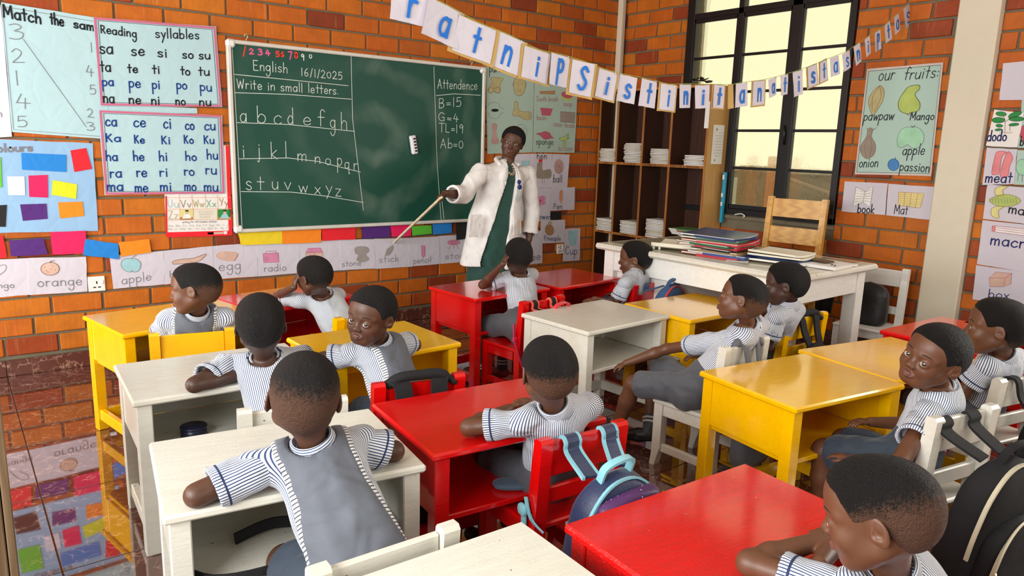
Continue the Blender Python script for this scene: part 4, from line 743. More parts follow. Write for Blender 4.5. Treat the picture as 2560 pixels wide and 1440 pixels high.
# ================================================================== letter banner hanging across the room
CARDS = [('', 1.23, 1.851, 0.112, 0.08, 0), ('r', 1.329, 1.872, 0.14, 0.116, 0), ('a', 1.473, 1.833, 0.154, 0.128, 0), ('t', 1.608, 1.791, 0.159, 0.125, 1), ('n', 1.757, 1.762, 0.137, 0.13, 1), ('i', 1.898, 1.725, 0.136, 0.118, 1), ('p', 2.018, 1.717, 0.101, 0.121, 0), ('S', 2.147, 1.702, 0.11, 0.133, 1), ('i', 2.292, 1.678, 0.099, 0.116, 1), ('s', 2.419, 1.668, 0.095, 0.114, 0), ('t', 2.555, 1.661, 0.099, 0.119, 0), ('i', 2.687, 1.65, 0.098, 0.114, 1), ('n', 2.806, 1.66, 0.086, 0.107, 0), ('i', 2.931, 1.666, 0.092, 0.108, 0), ('t', 3.064, 1.675, 0.085, 0.108, 1), ('', 3.157, 1.682, 0.038, 0.108, 1), ('a', 3.242, 1.698, 0.092, 0.116, 0), ('n', 3.391, 1.719, 0.11, 0.12, 1), ('a', 3.507, 1.742, 0.081, 0.093, 0), ('t', 3.615, 1.767, 0.072, 0.103, 0), ('i', 3.737, 1.798, 0.084, 0.131, 0), ('s', 3.875, 1.837, 0.085, 0.111, 1), ('t', 3.985, 1.873, 0.076, 0.113, 1), ('a', 4.099, 1.907, 0.077, 0.105, 0), ('s', 4.22, 1.945, 0.078, 0.102, 0), ('n', 4.332, 1.997, 0.074, 0.113, 0), ('i', 4.444, 2.05, 0.069, 0.11, 0), ('p', 4.559, 2.099, 0.076, 0.116, 0), ('t', 4.665, 2.158, 0.071, 0.113, 0), ('a', 4.769, 2.218, 0.071, 0.109, 0), ('s', 4.884, 2.287, 0.078, 0.131, 0)]
bn = empty('letter_banner', (WR-.01, 2.3, 2.34), 0, 'long string of white letter cards hanging across the room to the right wall', 'banner')
OFF = Vector((WR-.01, 2.3, 2.34)); r = random.Random(3)
line = [(WL+.02, 2.3, 3.05), (-.6, 2.3, 2.62), (.4, 2.3, 2.16)] + [(c[1], 2.3, c[2]+.004) for c in CARDS[1:]] + [(WR-.004, 2.3, 2.345)]
b = MB(); b.tube([Vector(p)-OFF for p in smooth_line(line, 3)], .0013, 5); b.build('string', plain('green_yellow_twine', (.35,.40,.06), .8), bn)
for i, (ch, x, z, w, h, k) in enumerate(CARDS):
    nx_ = CARDS[min(i+1, len(CARDS)-1)]; px_ = CARDS[max(i-1, 0)]; sl = math.atan2(nx_[2]-px_[2], nx_[1]-px_[1]); w *= 1.06; gap = .92
    M_ = Matrix.Translation(Vector((x, 2.3, z))-OFF) @ Matrix.Rotation(r.uniform(-.12,.12), 4, 'Z') @ Matrix.Rotation(-sl+r.uniform(-.05,.05), 4, 'Y')
    def sheet_(wd, hh, y, m_, nm, dx=0, dz=0):
        b = MB(); n = 4; vs = []
        for s2 in (0, 1):
            for j in range(n+1):
                for q in range(n+1):
                    u = q/n-.5; v = -j/n; e = r.uniform(-.0012,.0012) if (q in (0,n) or j in (0,n)) else 0
                    vs.append(M_ @ Vector((u*wd+e+dx, y+s2*.0012+.004*math.sin(u*3+i)*(-v), v*hh+e+dz)))
        k2 = n+1; f = []
        for s2 in (0,1):
            for j in range(n):
                for q in range(n): a = s2*k2*k2+j*k2+q; f.append((a, a+k2, a+k2+1, a+1))
        b.add(vs, f); o = b.build(nm, m_, bn); return o
    if k: sheet_(w*1.22, h*1.1, .0025, M_KRAFT, 'kraft_backing', 0 if ch else 0, .004)
    if ch:
        o = sheet_(w, h, 0, M_PAPER, 'letter_card'); b = MB(); xh = h*(.50 if ch not in 'tpi' else .40); lw = GL[ch][0]*xh*.75
        if ch == 'i' or ch == 't' or ch == 'r': lw = GL[ch][0]*xh*.85
        base = -h*.83 if ch != 'p' else -h*.55
        if ch == 'S': xh = h*.38
        A = Vector((-lw/2+w*.03, -.0035, base)); B = Vector((lw/2+w*.03, -.0035, base)); U = Vector((0,0,xh))
        write(b, ch, A, B, U, .0125 if w > .09 else .0095, Vector((0,-1,0)), 0, True, .08)
        b.v = [tuple(M_ @ Vector(p)) for p in b.v]; b.build('blue_letter', I_BBLUE, o)
    if i % 2 == 0:
        b = MB(); b.tube([M_ @ Vector((w*.4-.004, -.003, .002)), M_ @ Vector((w*.4+.006, -.004, -.006))], .0012, 5); b.build('staple', M_CHROME, bn)

# ================================================================== school desks
def desk(M, cx, cy, yaw, w, d, label, z=.54, chips=0):
    o = empty('school_desk', (cx, cy, 0), R(yaw), label, 'desk', 'pupil desks'); lg = .046; lx = w/2-.012-lg/2; ly = d/2-.014-lg/2; zt = z-.022
    r = random.Random(int(cx*997+cy*131))
    b = MB(); b.box((0,0,z-.011), (w, d, .022), bev=.006); b.build('desk_top', M, o)
    for sx in (-1,1):
        for sy in (-1,1): b = MB(); b.box((sx*lx, sy*ly, zt/2), (lg, lg, zt-.0005), bev=.003); b.build('leg', M, o)
        b = MB(); b.box((sx*(lx+.008), 0, zt-.088), (.02, 2*ly-lg+.001, .174), bev=.002); b.build('side_panel', M, o)
        b = MB(); b.box((sx*lx, 0, .075), (.026, 2*ly-lg+.001, .05), bev=.003); b.build('stretcher', M, o)
    b = MB(); b.box((0, ly+.006, zt-.088), (2*lx-lg+.001, .018, .174), bev=.002); b.build('back_panel', M, o)
    b = MB(); b.box((0, -.004, zt-.186), (2*lx+.012, d-.055, .018), bev=.003); b.build('book_shelf', M, o)
    b = MB(); b.box((0, ly-.01, .075), (2*lx-lg+.001, .026, .05), bev=.003); b.build('stretcher', M, o)
    return o
DK = dict(
 D1=(M_YEL,.781,3.543,10.4,.615,.457,'yellow desk farthest left by the brick wall, boy in a grey vest behind it'),
 D2=(M_RED,1.371,3.675,11.0,.578,.442,'red desk between the far left yellow desk and the front wall'),
 D3=(M_YEL,1.357,2.654,1.4,.572,.462,'yellow desk under the arms of the boy in a grey vest looking back'),
 D4=(M_WHT,.716,2.599,-2.9,.621,.448,'white desk left of centre with a dark tin on its shelf'),
 D5=(M_WHT,.641,1.767,-8.3,.616,.455,'white desk with chipped edges, under the nearest boy in a grey vest'),
 D6=(M_RED,1.274,1.729,-5.6,.594,.447,'red desk in the centre where a boy folds his arms, a cap on its shelf'),
 D7=(M_RED,2.46,3.349,4.0,.57,.437,'red desk in front of the teacher, where a boy covers his ears'),
 D8=(M_RED,3.084,3.384,5.9,.60,.452,'red desk beside the large white teacher table'),
 D9=(M_WHT,2.514,2.517,3.4,.608,.457,'empty white desk in the middle of the room with its shelf in view'),
 D10=(M_YEL,3.125,2.398,-1.3,.597,.457,'yellow desk joined to the right of the empty white desk'),
 D11=(M_YELW,2.444,1.366,-8.3,.591,.445,'large yellow desk with a bright window reflection on its top'),
 D12=(M_YEL,3.05,1.31,-11.0,.60,.46,'yellow desk behind the boy looking at the camera, touching the reflecting one'),
 D13=(M_RED,3.767,1.327,-3.0,.604,.46,'dark red desk near the cream pillar'),
 D14=(M_RED,4.28,1.16,-6.0,.56,.46,'red desk at the right edge behind the last boy'),
 D15=(M_REDW,1.297,.825,-3.5,.615,.46,'worn glossy red desk in the bottom foreground where a boy rests his head'),
 D16=(M_WHT,.628,.917,-2.3,.60,.46,'white desk top cut off by the bottom edge of the picture'))
DESK = {}
for k, a in DK.items(): DESK[k] = desk(*a)
DESK['D16'].location.z = .002
xr = on_front(50, 1440, 2.15).x; o = empty('low_cupboard', (xr-.30, 2.33, 0), 0, 'brown wooden cupboard cut off by the left edge, only its corner in view', 'cupboard')
M_CUP = wood('worn_brown_cupboard', (.13,.075,.035), (.20,.13,.07), (6,6,1.2), ws=2.0, rough=.5)
for c, d, nm in (((-.29,0,.39),(.02,.36,.78),'side_panel'),((.29,0,.39),(.02,.36,.78),'side_panel'),((0,.17,.39),(.56,.02,.76),'back_panel'),((0,0,.775),(.60,.37,.02),'cupboard_top'),((0,0,.07),(.56,.34,.02),'bottom_board'),((-.14,-.17,.42),(.275,.018,.68),'door'),((.14,-.17,.42),(.275,.018,.68),'door')):
    b = MB(); b.box(c, d, bev=.003); q = b.build(nm, M_CUP, o)
    if nm == 'door': b = MB(); b.sphere((c[0]*.25, -.19, .45), .012, 10); b.build('knob', M_CHROME, q)

# ================================================================== chairs. local frame: seat centre at origin, sitter faces +y
def chair(M, cx, cy, yaw, label, w=.31, back=.565, group='pupil chairs', sd=.30):
    o = empty('school_chair', (cx, cy, 0), R(yaw), label, 'chair', group); hx = w/2-.022; zs = .30
    b = MB(); b.box((0, .0, zs-.009), (w, sd, .018), bev=.005); b.build('seat', M, o)
    for sx in (-1,1):
        b = MB(); b.prism([(sx*hx-.02, sd/2-.005, 0), (sx*hx-.02, sd/2-.012, .06), (sx*hx-.02, sd/2-.012, zs-.018), (sx*hx-.02, sd/2-.055, zs-.018), (sx*hx-.02, sd/2-.055, .09), (sx*hx-.02, sd/2-.04, .04), (sx*hx-.02, sd/2-.030, 0)], (.04,0,0)); b.build('leg', M, o)
        b = MB(); y0 = -sd/2-.004
        b.prism([(sx*hx-.02, y0-.022, 0), (sx*hx-.02, y0+.012, 0), (sx*hx-.02, y0+.036, .08), (sx*hx-.02, y0+.038, zs), (sx*hx-.02, y0+.012, back-.008), (sx*hx-.02, y0+.006, back), (sx*hx-.02, y0-.016, back), (sx*hx-.02, y0-.024, back-.01), (sx*hx-.02, y0-.004, zs), (sx*hx-.02, y0-.004, .08)], (.04,0,0)); b.build('back_post', M, o)
        b = MB(); b.box((sx*hx, 0, zs-.044), (.024, sd-.10, .05), bev=.003); b.build('side_rail', M, o); b = MB(); b.box((sx*hx, 0, .085), (.022, sd-.10, .036), bev=.003); b.build('stretcher', M, o)
    for nm, y, z, h in (('top_rail', -sd/2-.001, back-.068, .105), ('lower_rail', -sd/2+.006, zs+.085, .05)): b = MB(); b.box((0, y, z), (w-.084, .018, h), bev=.004); b.build(nm, M, o)
    b = MB(); b.box((0, sd/2-.034, zs-.044), (w-.084, .02, .05), bev=.003); b.build('front_rail', M, o)
    return o
def chair_at(M, bx, by, yaw, label, **k):          # bx,by = middle of the backrest
    y = R(yaw); return chair(M, bx - math.sin(y)*.16, by + math.cos(y)*.16, yaw, label, **k)
CH = {}
CH['C1'] = chair_at(M_YEL, .755, 3.10, -12, 'yellow chair of the boy nearest the left wall', w=.33)
CH['C2'] = chair_at(M_YEL, 1.50, 3.02, 7.4, 'yellow chair whose two post tops show behind the middle yellow desk', w=.33)
CH['C3'] = chair_at(M_WHT, .779, 2.055, -10, 'white chair whose post tops show over the far edge of the chipped white desk', w=.33)
CH['C4'] = chair_at(M_RED, 1.206, 2.03, -10, 'red chair with black straps over its back, behind the central red desk', w=.33, back=.575)
CH['C5'] = chair_at(M_WHT, .634, 1.19, -1.5, 'white chair back in the bottom foreground', w=.33, back=.56)
CH['C6'] = chair_at(M_RED, 1.373, 1.403, -4.2, 'red chair carrying the navy and purple starry backpack', w=.32)
CH['C7'] = chair_at(M_RED, 2.454, 2.864, 5.5, 'red chair with a red and black bag, in front of the teacher', w=.32)
CH['C8'] = chair_at(M_RED, 3.351, 2.923, 5.5, 'red chair with a blue and red bag, beside the teacher table', w=.32)
CH['C9'] = chair_at(M_WHT, 2.515, 1.665, 3, 'white chair with grey bag straps under the boy leaning back', w=.33, back=.60, sd=.31)
CH['C10'] = chair_at(M_YEL, 3.345, 1.88, -2.2, 'yellow chair with wide black bag straps', w=.36)
CH['C11'] = chair_at(M_WHT, 2.395, .80, -10.6, 'white chair carrying the large black backpack', w=.32, back=.60)
CH['C12'] = chair_at(M_WHT, 3.137, .875, -11.6, 'white chair at the right edge with black bag straps', w=.32)
CH['C14'] = chair_at(M_RED, 1.40, .26, -3, 'red chair of the boy resting on his arms, below the picture', w=.32)
CH['C15'] = chair_at(M_WHT, 4.27, .62, -8, 'white chair outside the right edge', w=.32)
CH['C13'] = chair(M_WHT2, 4.60, 2.16, 95, 'white chair against the right wall with a black bag on its seat', w=.32, back=.66, group=None)

# ================================================================== bags on the chair backs
def place_on_chair(o, key): o.location = CH[key].location.copy(); o.rotation_euler = (0, 0, CH[key].rotation_euler.z)
def sbox(b, c, r, e=.35, n=20, mi=0, bulge=0, M=None):       # superellipsoid cushion shape
    def f(t, p): return math.copysign(abs(t)**p, t)
    vs = []; h = n//2
    for i in range(h+1):
        v = -math.pi/2 + math.pi*i/h
        for k in range(n):
            u = 2*math.pi*k/n; p = Vector((c[0]+r[0]*f(math.cos(v),e)*f(math.cos(u),e), c[1]+r[1]*f(math.cos(v),e)*f(math.sin(u),e), c[2]+r[2]*f(math.sin(v),e)))
            vs.append(M @ p if M is not None else p)
    b.add(vs, [(i*n+k, i*n+(k+1)%n, (i+1)*n+(k+1)%n, (i+1)*n+k) for i in range(h) for k in range(n)], mi, True)
def bag_shape(w, d, h, top=.72, n=28, m=16, e=.55):
    """upright bag: rounded rectangular section, narrowing and rounding over towards the top; local base at z=0"""
    vs = []
    for i in range(m+1):
        t = i/m; z = h*t
        k = 1 - (1-top)*t**2; cap = math.sqrt(max(0, 1-max(0, (t-.70)/.30)**2)); k *= max(cap, .02) if t > .70 else 1
        kb = min(1, .80+.20*math.sqrt(min(1, t/.10))); dz = d*(1-.25*t)*(max(cap, .05) if t > .70 else 1)*kb
        for q in range(n):
            a = 2*math.pi*q/n; ca, sa = math.cos(a), math.sin(a)
            vs.append(Vector((w/2*k*kb*math.copysign(abs(ca)**e, ca), dz/2*math.copysign(abs(sa)**e, sa), z)))
    f = [(i*n+q, i*n+(q+1)%n, (i+1)*n+(q+1)%n, (i+1)*n+q) for i in range(m) for q in range(n)] + [tuple(range(n))[::-1], tuple(range(m*n, m*n+n))]
    return vs, f
def backpack(key, label, cloth, trim, panel, w=.27, h=.36, d=.12, drop=.10, lean=6, pocket=None, zips=True, strap_w=.045, sx=.055, extra=None, handle=None, dx=0, rz=0, back=.565, group='school bags on chair backs'):
    o = empty('backpack', (0,0,0), 0, label, 'bag', group); place_on_chair(o, key); zt = back-drop; yb = -.178
    T = Matrix.Translation((dx, yb-d/2-.012, zt-h)) @ Matrix.Rotation(R(rz), 4, 'Y') @ Matrix.Rotation(R(lean), 4, 'X')
    vs, f = bag_shape(w, d, h); b = MB(); b.add([T @ v for v in vs], f, 0, True); b.build('bag_body', cloth, o)
    pw, ph, pd = w*.84, h*.62, d*.55; vs, f = bag_shape(pw, pd, ph, .85); T2 = T @ Matrix.Translation((0, -d*.50, .015)); b = MB(); b.add([T2 @ v for v in vs], f, 0, True); pk = b.build('front_pocket', pocket or cloth, o)
    # zips follow the arches of pocket and body
    def arch(hh, ww, y, z0, t0=.12): 
        P = [(-ww/2, y, z0+hh*t0), (-ww/2, y, z0+hh*.55), (-ww*.42, y+.004, z0+hh*.80), (-ww*.22, y+.012, z0+hh*.96), (0, y+.016, z0+hh*1.0), (ww*.22, y+.012, z0+hh*.96), (ww*.42, y+.004, z0+hh*.80), (ww/2, y, z0+hh*.55), (ww/2, y, z0+hh*t0)]
        return smooth_line(P, 4)
    if zips:
        b = MB(); b.strap([T @ p for p in arch(ph*.98, pw*.93, -d*.5-pd*.40, .015)], .011, .006, (0,-.5,.8)); z1 = b.build('pocket_zip', trim, o)
        b = MB(); b.strap([T @ p for p in arch(h*.97, w*.95, -d*.30, 0, .35)], .011, .006, (0,-1,.2)); b.build('main_zip', trim, o)
        b = MB(); p = T @ Vector((-pw*.47, -d*.5-pd*.45-.004, ph*.50)); b.box((p.x, p.y, p.z), (.010,.005,.030), bev=.002); b.tube([p+Vector((0,-.003,-.018)), p+Vector((.004,-.004,-.032)), p+Vector((0,-.003,-.040)), p+Vector((-.004,-.003,-.032)), p+Vector((0,-.003,-.018))], .0018, 6); b.build('zip_pull', M_GOLD if trim is not M_AQUA else M_CHROME, o)
    for s_ in (-1,1):                                # straps from the bag over the top rail
        p0 = T @ Vector((s_*sx*.9, d*.30, h*.93)); x1 = dx + s_*sx*1.25
        P = smooth_line([p0, (x1, yb-.004, back-.050), (x1, yb+.002, back-.022), (x1, yb+.014, back-.009), (x1, yb+.028, back-.018), (x1, yb+.034, back-.09)], 5)
        b = MB(); b.strap(P, strap_w, .008, (1,0,0)); q = b.build('shoulder_strap', cloth, o)
        if panel:
            for e in (-1,1): b = MB(); b.strap([p+Vector((e*strap_w*.5,0,0)) for p in P], .009, .0095, (1,0,0)); b.build('strap_edging', trim, q)
    b = MB(); b.strap([T @ Vector(p) for p in smooth_line([(-.05, d*.05, h*.95), (-.045, -.005, h*1.07), (0, -.012, h*1.11), (.045, -.005, h*1.07), (.05, d*.05, h*.95)], 5)], .022, .008, (0,1,.1)); b.build('carry_handle', handle or cloth, o)
    if extra: extra(o, T, w, d, h, pw, pd, ph)
    return o
def cloth_mat(name, col, var=.2, rough=.75, sheen=.2):
    m, nt, b = new_mat(name); v = coord(nt); f = noise(nt, v, 8, 4); nt.links.new(mixc(nt, f, [x*(1-var) for x in col], [min(1,x*(1+var)) for x in col]), b.inputs['Base Color']); b.inputs['Roughness'].default_value = rough
    b.inputs['Sheen Weight'].default_value = sheen; bump(nt, b, math_n(nt, 'ADD', noise(nt, v, 18, 3), math_n(nt, 'MULTIPLY', noise(nt, v, 400, 1), .25)), .5, .006); return m
M_BLKC = cloth_mat('black_bag_cloth', (.006,.006,.007), rough=.85, sheen=0); M_AQUA = cloth_mat('aqua_trim', (.22,.52,.60)); M_NAVYC = cloth_mat('navy_bag_cloth', (.012,.022,.075), rough=.45); M_GREYC = cloth_mat('grey_bag_cloth', (.10,.105,.115)); M_REDC = cloth_mat('red_bag_cloth', (.60,.02,.03)); M_BLUEC = cloth_mat('dusty_blue_bag_cloth', (.02,.07,.17))
M_PINKC = cloth_mat('hot_pink_strap', (.80,.01,.12)); M_ZIP = plain('pale_zip_tape', (.62,.58,.42), .5)
def galaxy_mat():
    m, nt, b = new_mat('purple_star_print'); v = coord(nt); f = noise(nt, v, 9, 4); c = mixc(nt, f, (.03,.012,.06), (.14,.035,.17))
    vo = N(nt, 'ShaderNodeTexVoronoi', Scale=110.0); nt.links.new(v, vo.inputs['Vector']); st = ramp(nt, vo.outputs['Distance'], [(.0,(1,1,1)), (.16,(1,1,1)), (.22,(0,0,0))]); n2 = noise(nt, v, 22, 2); c = mixc(nt, math_n(nt, 'MULTIPLY', st, ramp(nt, n2, [(.5,(0,0,0)), (.6,(1,1,1))])), c, (.8,.75,.85))
    nt.links.new(c, b.inputs['Base Color']); b.inputs['Roughness'].default_value = .45; bump(nt, b, noise(nt, v, 14, 2), .4, .005); return m
M_GALAXY = galaxy_mat()
def galaxy_extra(o, T, w, d, h, pw, pd, ph):
    vs, f = bag_shape(w*.74, d*.46, h*.27, .9); b = MB(); b.add([T @ Matrix.Translation((0, -d*.28, h*.68)) @ Matrix.Rotation(R(18), 4, 'X') @ v for v in vs], f, 0, True); b.build('print_panel', M_GALAXY, o)
    b = MB(); b.strap([T @ Vector(p) for p in smooth_line([(-pw*.47,-d*.5-pd*.5,.05),(-pw*.40,-d*.5-pd*.52,ph*.42),(0,-d*.5-pd*.54,ph*.58),(pw*.40,-d*.5-pd*.52,ph*.42),(pw*.47,-d*.5-pd*.5,.05)], 4)], .007, .006, (0,-.3,1)); b.build('pocket_piping', M_AQUA, o)
    b = MB(); b.strap(smooth_line([(-.150,-.19,.30), (-.166,-.150,.33), (-.168,-.125,.385)], 4), .014, .004, (0,1,0)); sbox(b, (-.172,-.118,.345), (.010,.020,.018), .7, 12); b.strap(smooth_line([(-.168,-.118,.34),(-.170,-.130,.26),(-.160,-.165,.17),(-.13,-.20,.10)], 4), .022, .004, (0,1,0)); b.build('side_ribbon', M_AQUA, o)
backpack('C6', 'navy backpack with purple starry print, aqua piping and a metal zip pull', M_NAVYC, M_AQUA, True, w=.29, h=.40, d=.14, drop=.045, lean=10, rz=-6, pocket=M_GALAXY, extra=galaxy_extra, handle=M_AQUA, dx=.02, strap_w=.05)
def black_extra(o, T, w, d, h, pw, pd, ph):
    b = MB(); c = T @ Vector((pw*.16, -d*.5-pd*.52-.004, ph*.68)); b.tube([c+Vector(p) for p in ((-.012,0,.014),(.012,0,.014),(.012,0,-.002),(0,0,-.016),(-.012,0,-.002))], .0022, 6, closed=True); b.build('shield_badge', M_GOLD, o)
    for i in range(3):
        b = MB(); c = T @ Vector((pw*(.10+.10*i)-.01, -d*.5-pd*.56, ph*(.12+.07*i)+.005)); b.tube([c, c+Vector((.018,0,.006))], .0014, 5); b.sphere(c, .0035, 6); b.build('gold_stud', M_GOLD, o)
    b = MB(); b.strap([T @ Vector(p) for p in smooth_line([(w*.48,0,h*.72),(w*.62,.04,h*.4),(w*.50,.02,h*.05)], 4)], .02, .004, (0,1,0)); b.build('side_strap', M_BLKC, o)
backpack('C11', 'large black backpack with pale zips and a small shield badge', M_BLKC, M_ZIP, False, w=.33, h=.43, d=.15, drop=.065, lean=9, extra=black_extra, dx=-.035, strap_w=.052, back=.60)
backpack('C7', 'red and black backpack with orange-red edging behind the boy covering his ears', M_BLKC, cloth_mat('coral_trim', (.80,.10,.06)), True, w=.25, h=.33, drop=.03, lean=8, pocket=M_REDC, strap_w=.042, handle=M_REDC)
t = MB(); t.strap(smooth_line([(-.165,-.12,.44),(-.172,-.135,.36),(-.158,-.155,.28),(-.140,-.17,.21)], 4), .024, .004, (1,.5,0)); t.box((-.172,-.135,.36), (.028,.012,.02), bev=.003); 
o = t.build('pink_strap', M_PINKC, [q for q in bpy.data.objects if q.name.startswith('backpack')][-1])
backpack('C8', 'dark blue and red backpack on the chair beside the teacher table', M_BLUEC, cloth_mat('red_trim', (.6,.02,.03)), False, w=.26, h=.34, drop=-.015, lean=12, pocket=M_BLUEC, strap_w=.045, dx=.03)
def strapbag(key, label, m, w=.24, h=.34, drop=.16, sx=.05, sw=.04, loops=True, hump=True, dx=0, back=.565, bagdx=0, d=.09):
    o = empty('backpack', (0,0,0), 0, label, 'bag', 'school bags on chair backs'); place_on_chair(o, key); T = Matrix.Translation((bagdx, -.178-d/2-.012, back-drop-h)); vs, f = bag_shape(w, d, h); b = MB(); b.add([T @ v for v in vs], f, 0, True); b.build('bag_body', m, o)
    for s_ in (-1,1):
        x = dx + s_*sx; P = smooth_line([(x*.6+bagdx*.4,-.24,back-drop-.05),(x*.9,-.195,back-.08),(x,-.178,back-.020),(x+.01*s_,-.160,back-.006),(x+.02*s_,-.142,back-.018),(x+.02*s_,-.138,back-.10)], 5); b = MB(); b.strap(P, sw, .010, (1,.1,0)); b.build('shoulder_strap', m, o)
    if hump: b = MB(); b.tube(smooth_line([(dx-sx*2.1,-.14,back-.045),(dx-sx*1.2,-.155,back+.004),(dx,-.160,back+.010),(dx+sx*1.2,-.160,back+.004),(dx+sx*2.0,-.17,back-.03)], 5), [.012]*3+[.018]*14+[.012]*4, 8); b.build('folded_padding', m, o)
    return o
strapbag('C9', 'grey bag hung over the white chair behind the leaning boy', M_GREYC, sx=.045, sw=.028, dx=.03, back=.60); strapbag('C10', 'black bag hanging by wide straps on the yellow chair', M_BLKC, sx=.06, sw=.05, drop=.12, w=.26, dx=.01)
strapbag('C4', 'black bag whose padded straps lie over the red chair behind the central desk', M_BLKC, sx=.065, sw=.06, drop=.14, back=.575); strapbag('C12', 'black bag at the right edge hanging from the last white chair', M_BLKC, sx=.05, sw=.035, drop=.10, h=.40, w=.26, d=.15, hump=False, bagdx=.03)
# black ribbed bag standing on the white chair by the wall
o = empty('lunch_bag', (4.60, 2.17, .302), R(95), 'tall black ribbed bag standing on the white chair by the right wall', 'bag')
vs, f = bag_shape(.24, .13, .27, .95); b = MB(); b.add(vs, f, 0, True); b.build('bag_body', cloth_mat('black_shiny_bag', (.004,.004,.004), rough=.4, sheen=0), o); b = MB()
for i in range(9): b.tube([(-.085,-.067,.05+.02*i),(0,-.0695,.05+.02*i),(.085,-.067,.05+.02*i)], .0028, 6)
b.build('rib', M_BLKC, o); b = MB(); b.strap(smooth_line([(.10,0,.24),(.13,-.01,.22),(.135,-.01,.16),(.125,0,.10)], 4), .02, .004, (0,1,0)); b.build('strap', M_BLKC, o)

# ================================================================== teacher table, chair and the things on it
t = empty('teacher_table', (3.76, 2.66, 0), R(1), 'large white wooden teacher table at the right, covered with folders and papers', 'table')
TW, TD, TZ = .86, 1.44, .75
b = MB(); b.box((0,0,TZ-.019), (TW, TD, .038), bev=.012); b.build('table_top', M_WHT, t)
b = MB(); b.box((.02,.02,TZ+.0012), (TW-.14, TD-.12, .0016)); 
m_, nt_, bs_ = new_mat('clear_plastic_cover'); bs_.inputs['Base Color'].default_value = (.42,.38,.27,1); bs_.inputs['Roughness'].default_value = .12; bump(nt_, bs_, noise(nt_, coord(nt_), 6, 3), .25, .006); b.build('plastic_cover', m_, t)
for sx in (-1,1):
    for sy in (-1,1): b = MB(); b.box((sx*(TW/2-.085), sy*(TD/2-.09), (TZ-.038)/2), (.082,.082,TZ-.039), bev=.005); b.build('leg', M_WHT2, t)
    b = MB(); b.box((sx*(TW/2-.062), 0, TZ-.038-.065), (.022, TD-.26, .13), bev=.003); b.build('apron', M_WHT2, t); b = MB(); b.box((0, sx*(TD/2-.07), TZ-.038-.065), (TW-.25, .022, .13), bev=.003); b.build('apron', M_WHT2, t)
b = MB(); b.box((-TW/2+.10, .36, .37), (.018, .46, .60)); b.build('modesty_panel', M_WHT2, t); b = MB(); b.box((-.02, .14, .37), (.60, .018, .60)); b.build('inner_side_panel', M_WHT2, t)
# hanging black cloth under the table
b = MB(); vs = []
for i in range(13):
    for k in range(7): u = i/12; v = k/6; vs.append(((u-.5)*(.24-.09*v), .012*math.sin(u*14+v*2)*(.3+v), -v*.34))
b.add(vs, [(i*7+k, (i+1)*7+k, (i+1)*7+k+1, i*7+k+1) for i in range(12) for k in range(6)], 0, True); o = b.build('black_apron_cloth', M_BLKC); o.location = (4.42, 2.36, .70); o.rotation_euler = (0,0,R(70)); tag(o, 'black cloth hanging in folds behind the teacher table leg', 'cloth'); md = o.modifiers.new('s', 'SOLIDIFY'); md.thickness = .006
# wooden chair
def rail_chair():
    o = empty('wooden_chair', (4.40, 2.72, 0), R(97), 'varnished pine ladder-back chair behind the teacher table', 'chair')   # sitter faces -x
    w = .42; hx = w/2-.02
    b = MB(); b.box((0,.02,.44), (w, .40, .022), bev=.006); b.build('seat', M_PINE, o)
    for sx in (-1,1):
        b = MB(); b.bar((sx*hx, .20, 0), (sx*hx, .20, .43), .04, .04, (0,1,0), .003); b.build('leg', M_PINE, o)
        b = MB(); b.prism([(sx*hx-.019,-.235,0),(sx*hx-.019,-.195,0),(sx*hx-.019,-.165,.44),(sx*hx-.019,-.215,1.06),(sx*hx-.019,-.250,1.06),(sx*hx-.019,-.208,.44)], (.038,0,0)); b.build('back_post', M_PINE, o)
        b = MB(); b.box((sx*hx, 0, .39), (.022,.36,.05), bev=.003); b.build('side_rail', M_PINE, o)
    for z, h in ((.985,.125),(.80,.11)):
        b = MB(); y = -.165-(z-.44)*.082-.018; b.prism([(-hx+.018,y-.012,z-h/2),(hx-.018,y-.012,z-h/2),(hx-.018,y-.022,z+h/2),(-hx+.018,y-.022,z+h/2)], (0,.02,0)); b.build('back_slat', M_PINE, o)
    b = MB(); b.box((0,.195,.39), (w-.08,.022,.05), bev=.003); b.build('front_rail', M_PINE, o); return o
rail_chair()
r = random.Random(11)
def booklet(name, c, w, d, th, rz, mat, label, cat, group=None, cover=None, bend=0.0, pages=True, tilt=0.0):
    b = MB(); n = 6; vs = []; 
    for s2 in (0,1):
        for i in range(n+1):
            for k in (0,1):
                u = i/n; z = bend*(2*u-1)**2 + tilt*u; vs.append(((u-.5)*w, (k-.5)*d, z+s2*th))
    k2 = 2*(n+1); f = []
    for i in range(n): a = 2*i; f += [(a, a+1, a+3, a+2), (k2+a, k2+a+2, k2+a+3, k2+a+1), (a, a+2, k2+a+2, k2+a), (a+1, k2+a+1, k2+a+3, a+3)]
    f += [(0,k2,k2+1,1), (2*n,2*n+1,k2+2*n+1,k2+2*n)]; b.add(vs, f)
    if cover is not None:
        ot = MB(); 
        ot.box((-w/2-.003, -.05, th/2), (.003, d*.72, th+.004)); ot.box((0, -d/2-.003, th/2), (w*1.02, .003, th+.004))
        for dz in (-.0012, th+.0002):
            vv = [(x*1.03, y*1.04, z-(th if s_ else 0)+dz) for (x,y,z), s_ in zip(vs[:k2], [0]*k2)]; vv2 = [(x,y,z+.0010) for x,y,z in vv]; ot.add(vv+vv2, f)
    e = empty(name, c, rz, label, cat, group) if cover is not None else None
    if e is None: o = b.build(name, mat); o.location = c; o.rotation_euler = (0,0,rz); return tag(o, label, cat, group)
    b.build('page_block', mat, e); ot.build('cover', cover, e); return e
Z0 = TZ+.003; z = Z0; fx, fy = 3.60, 2.63
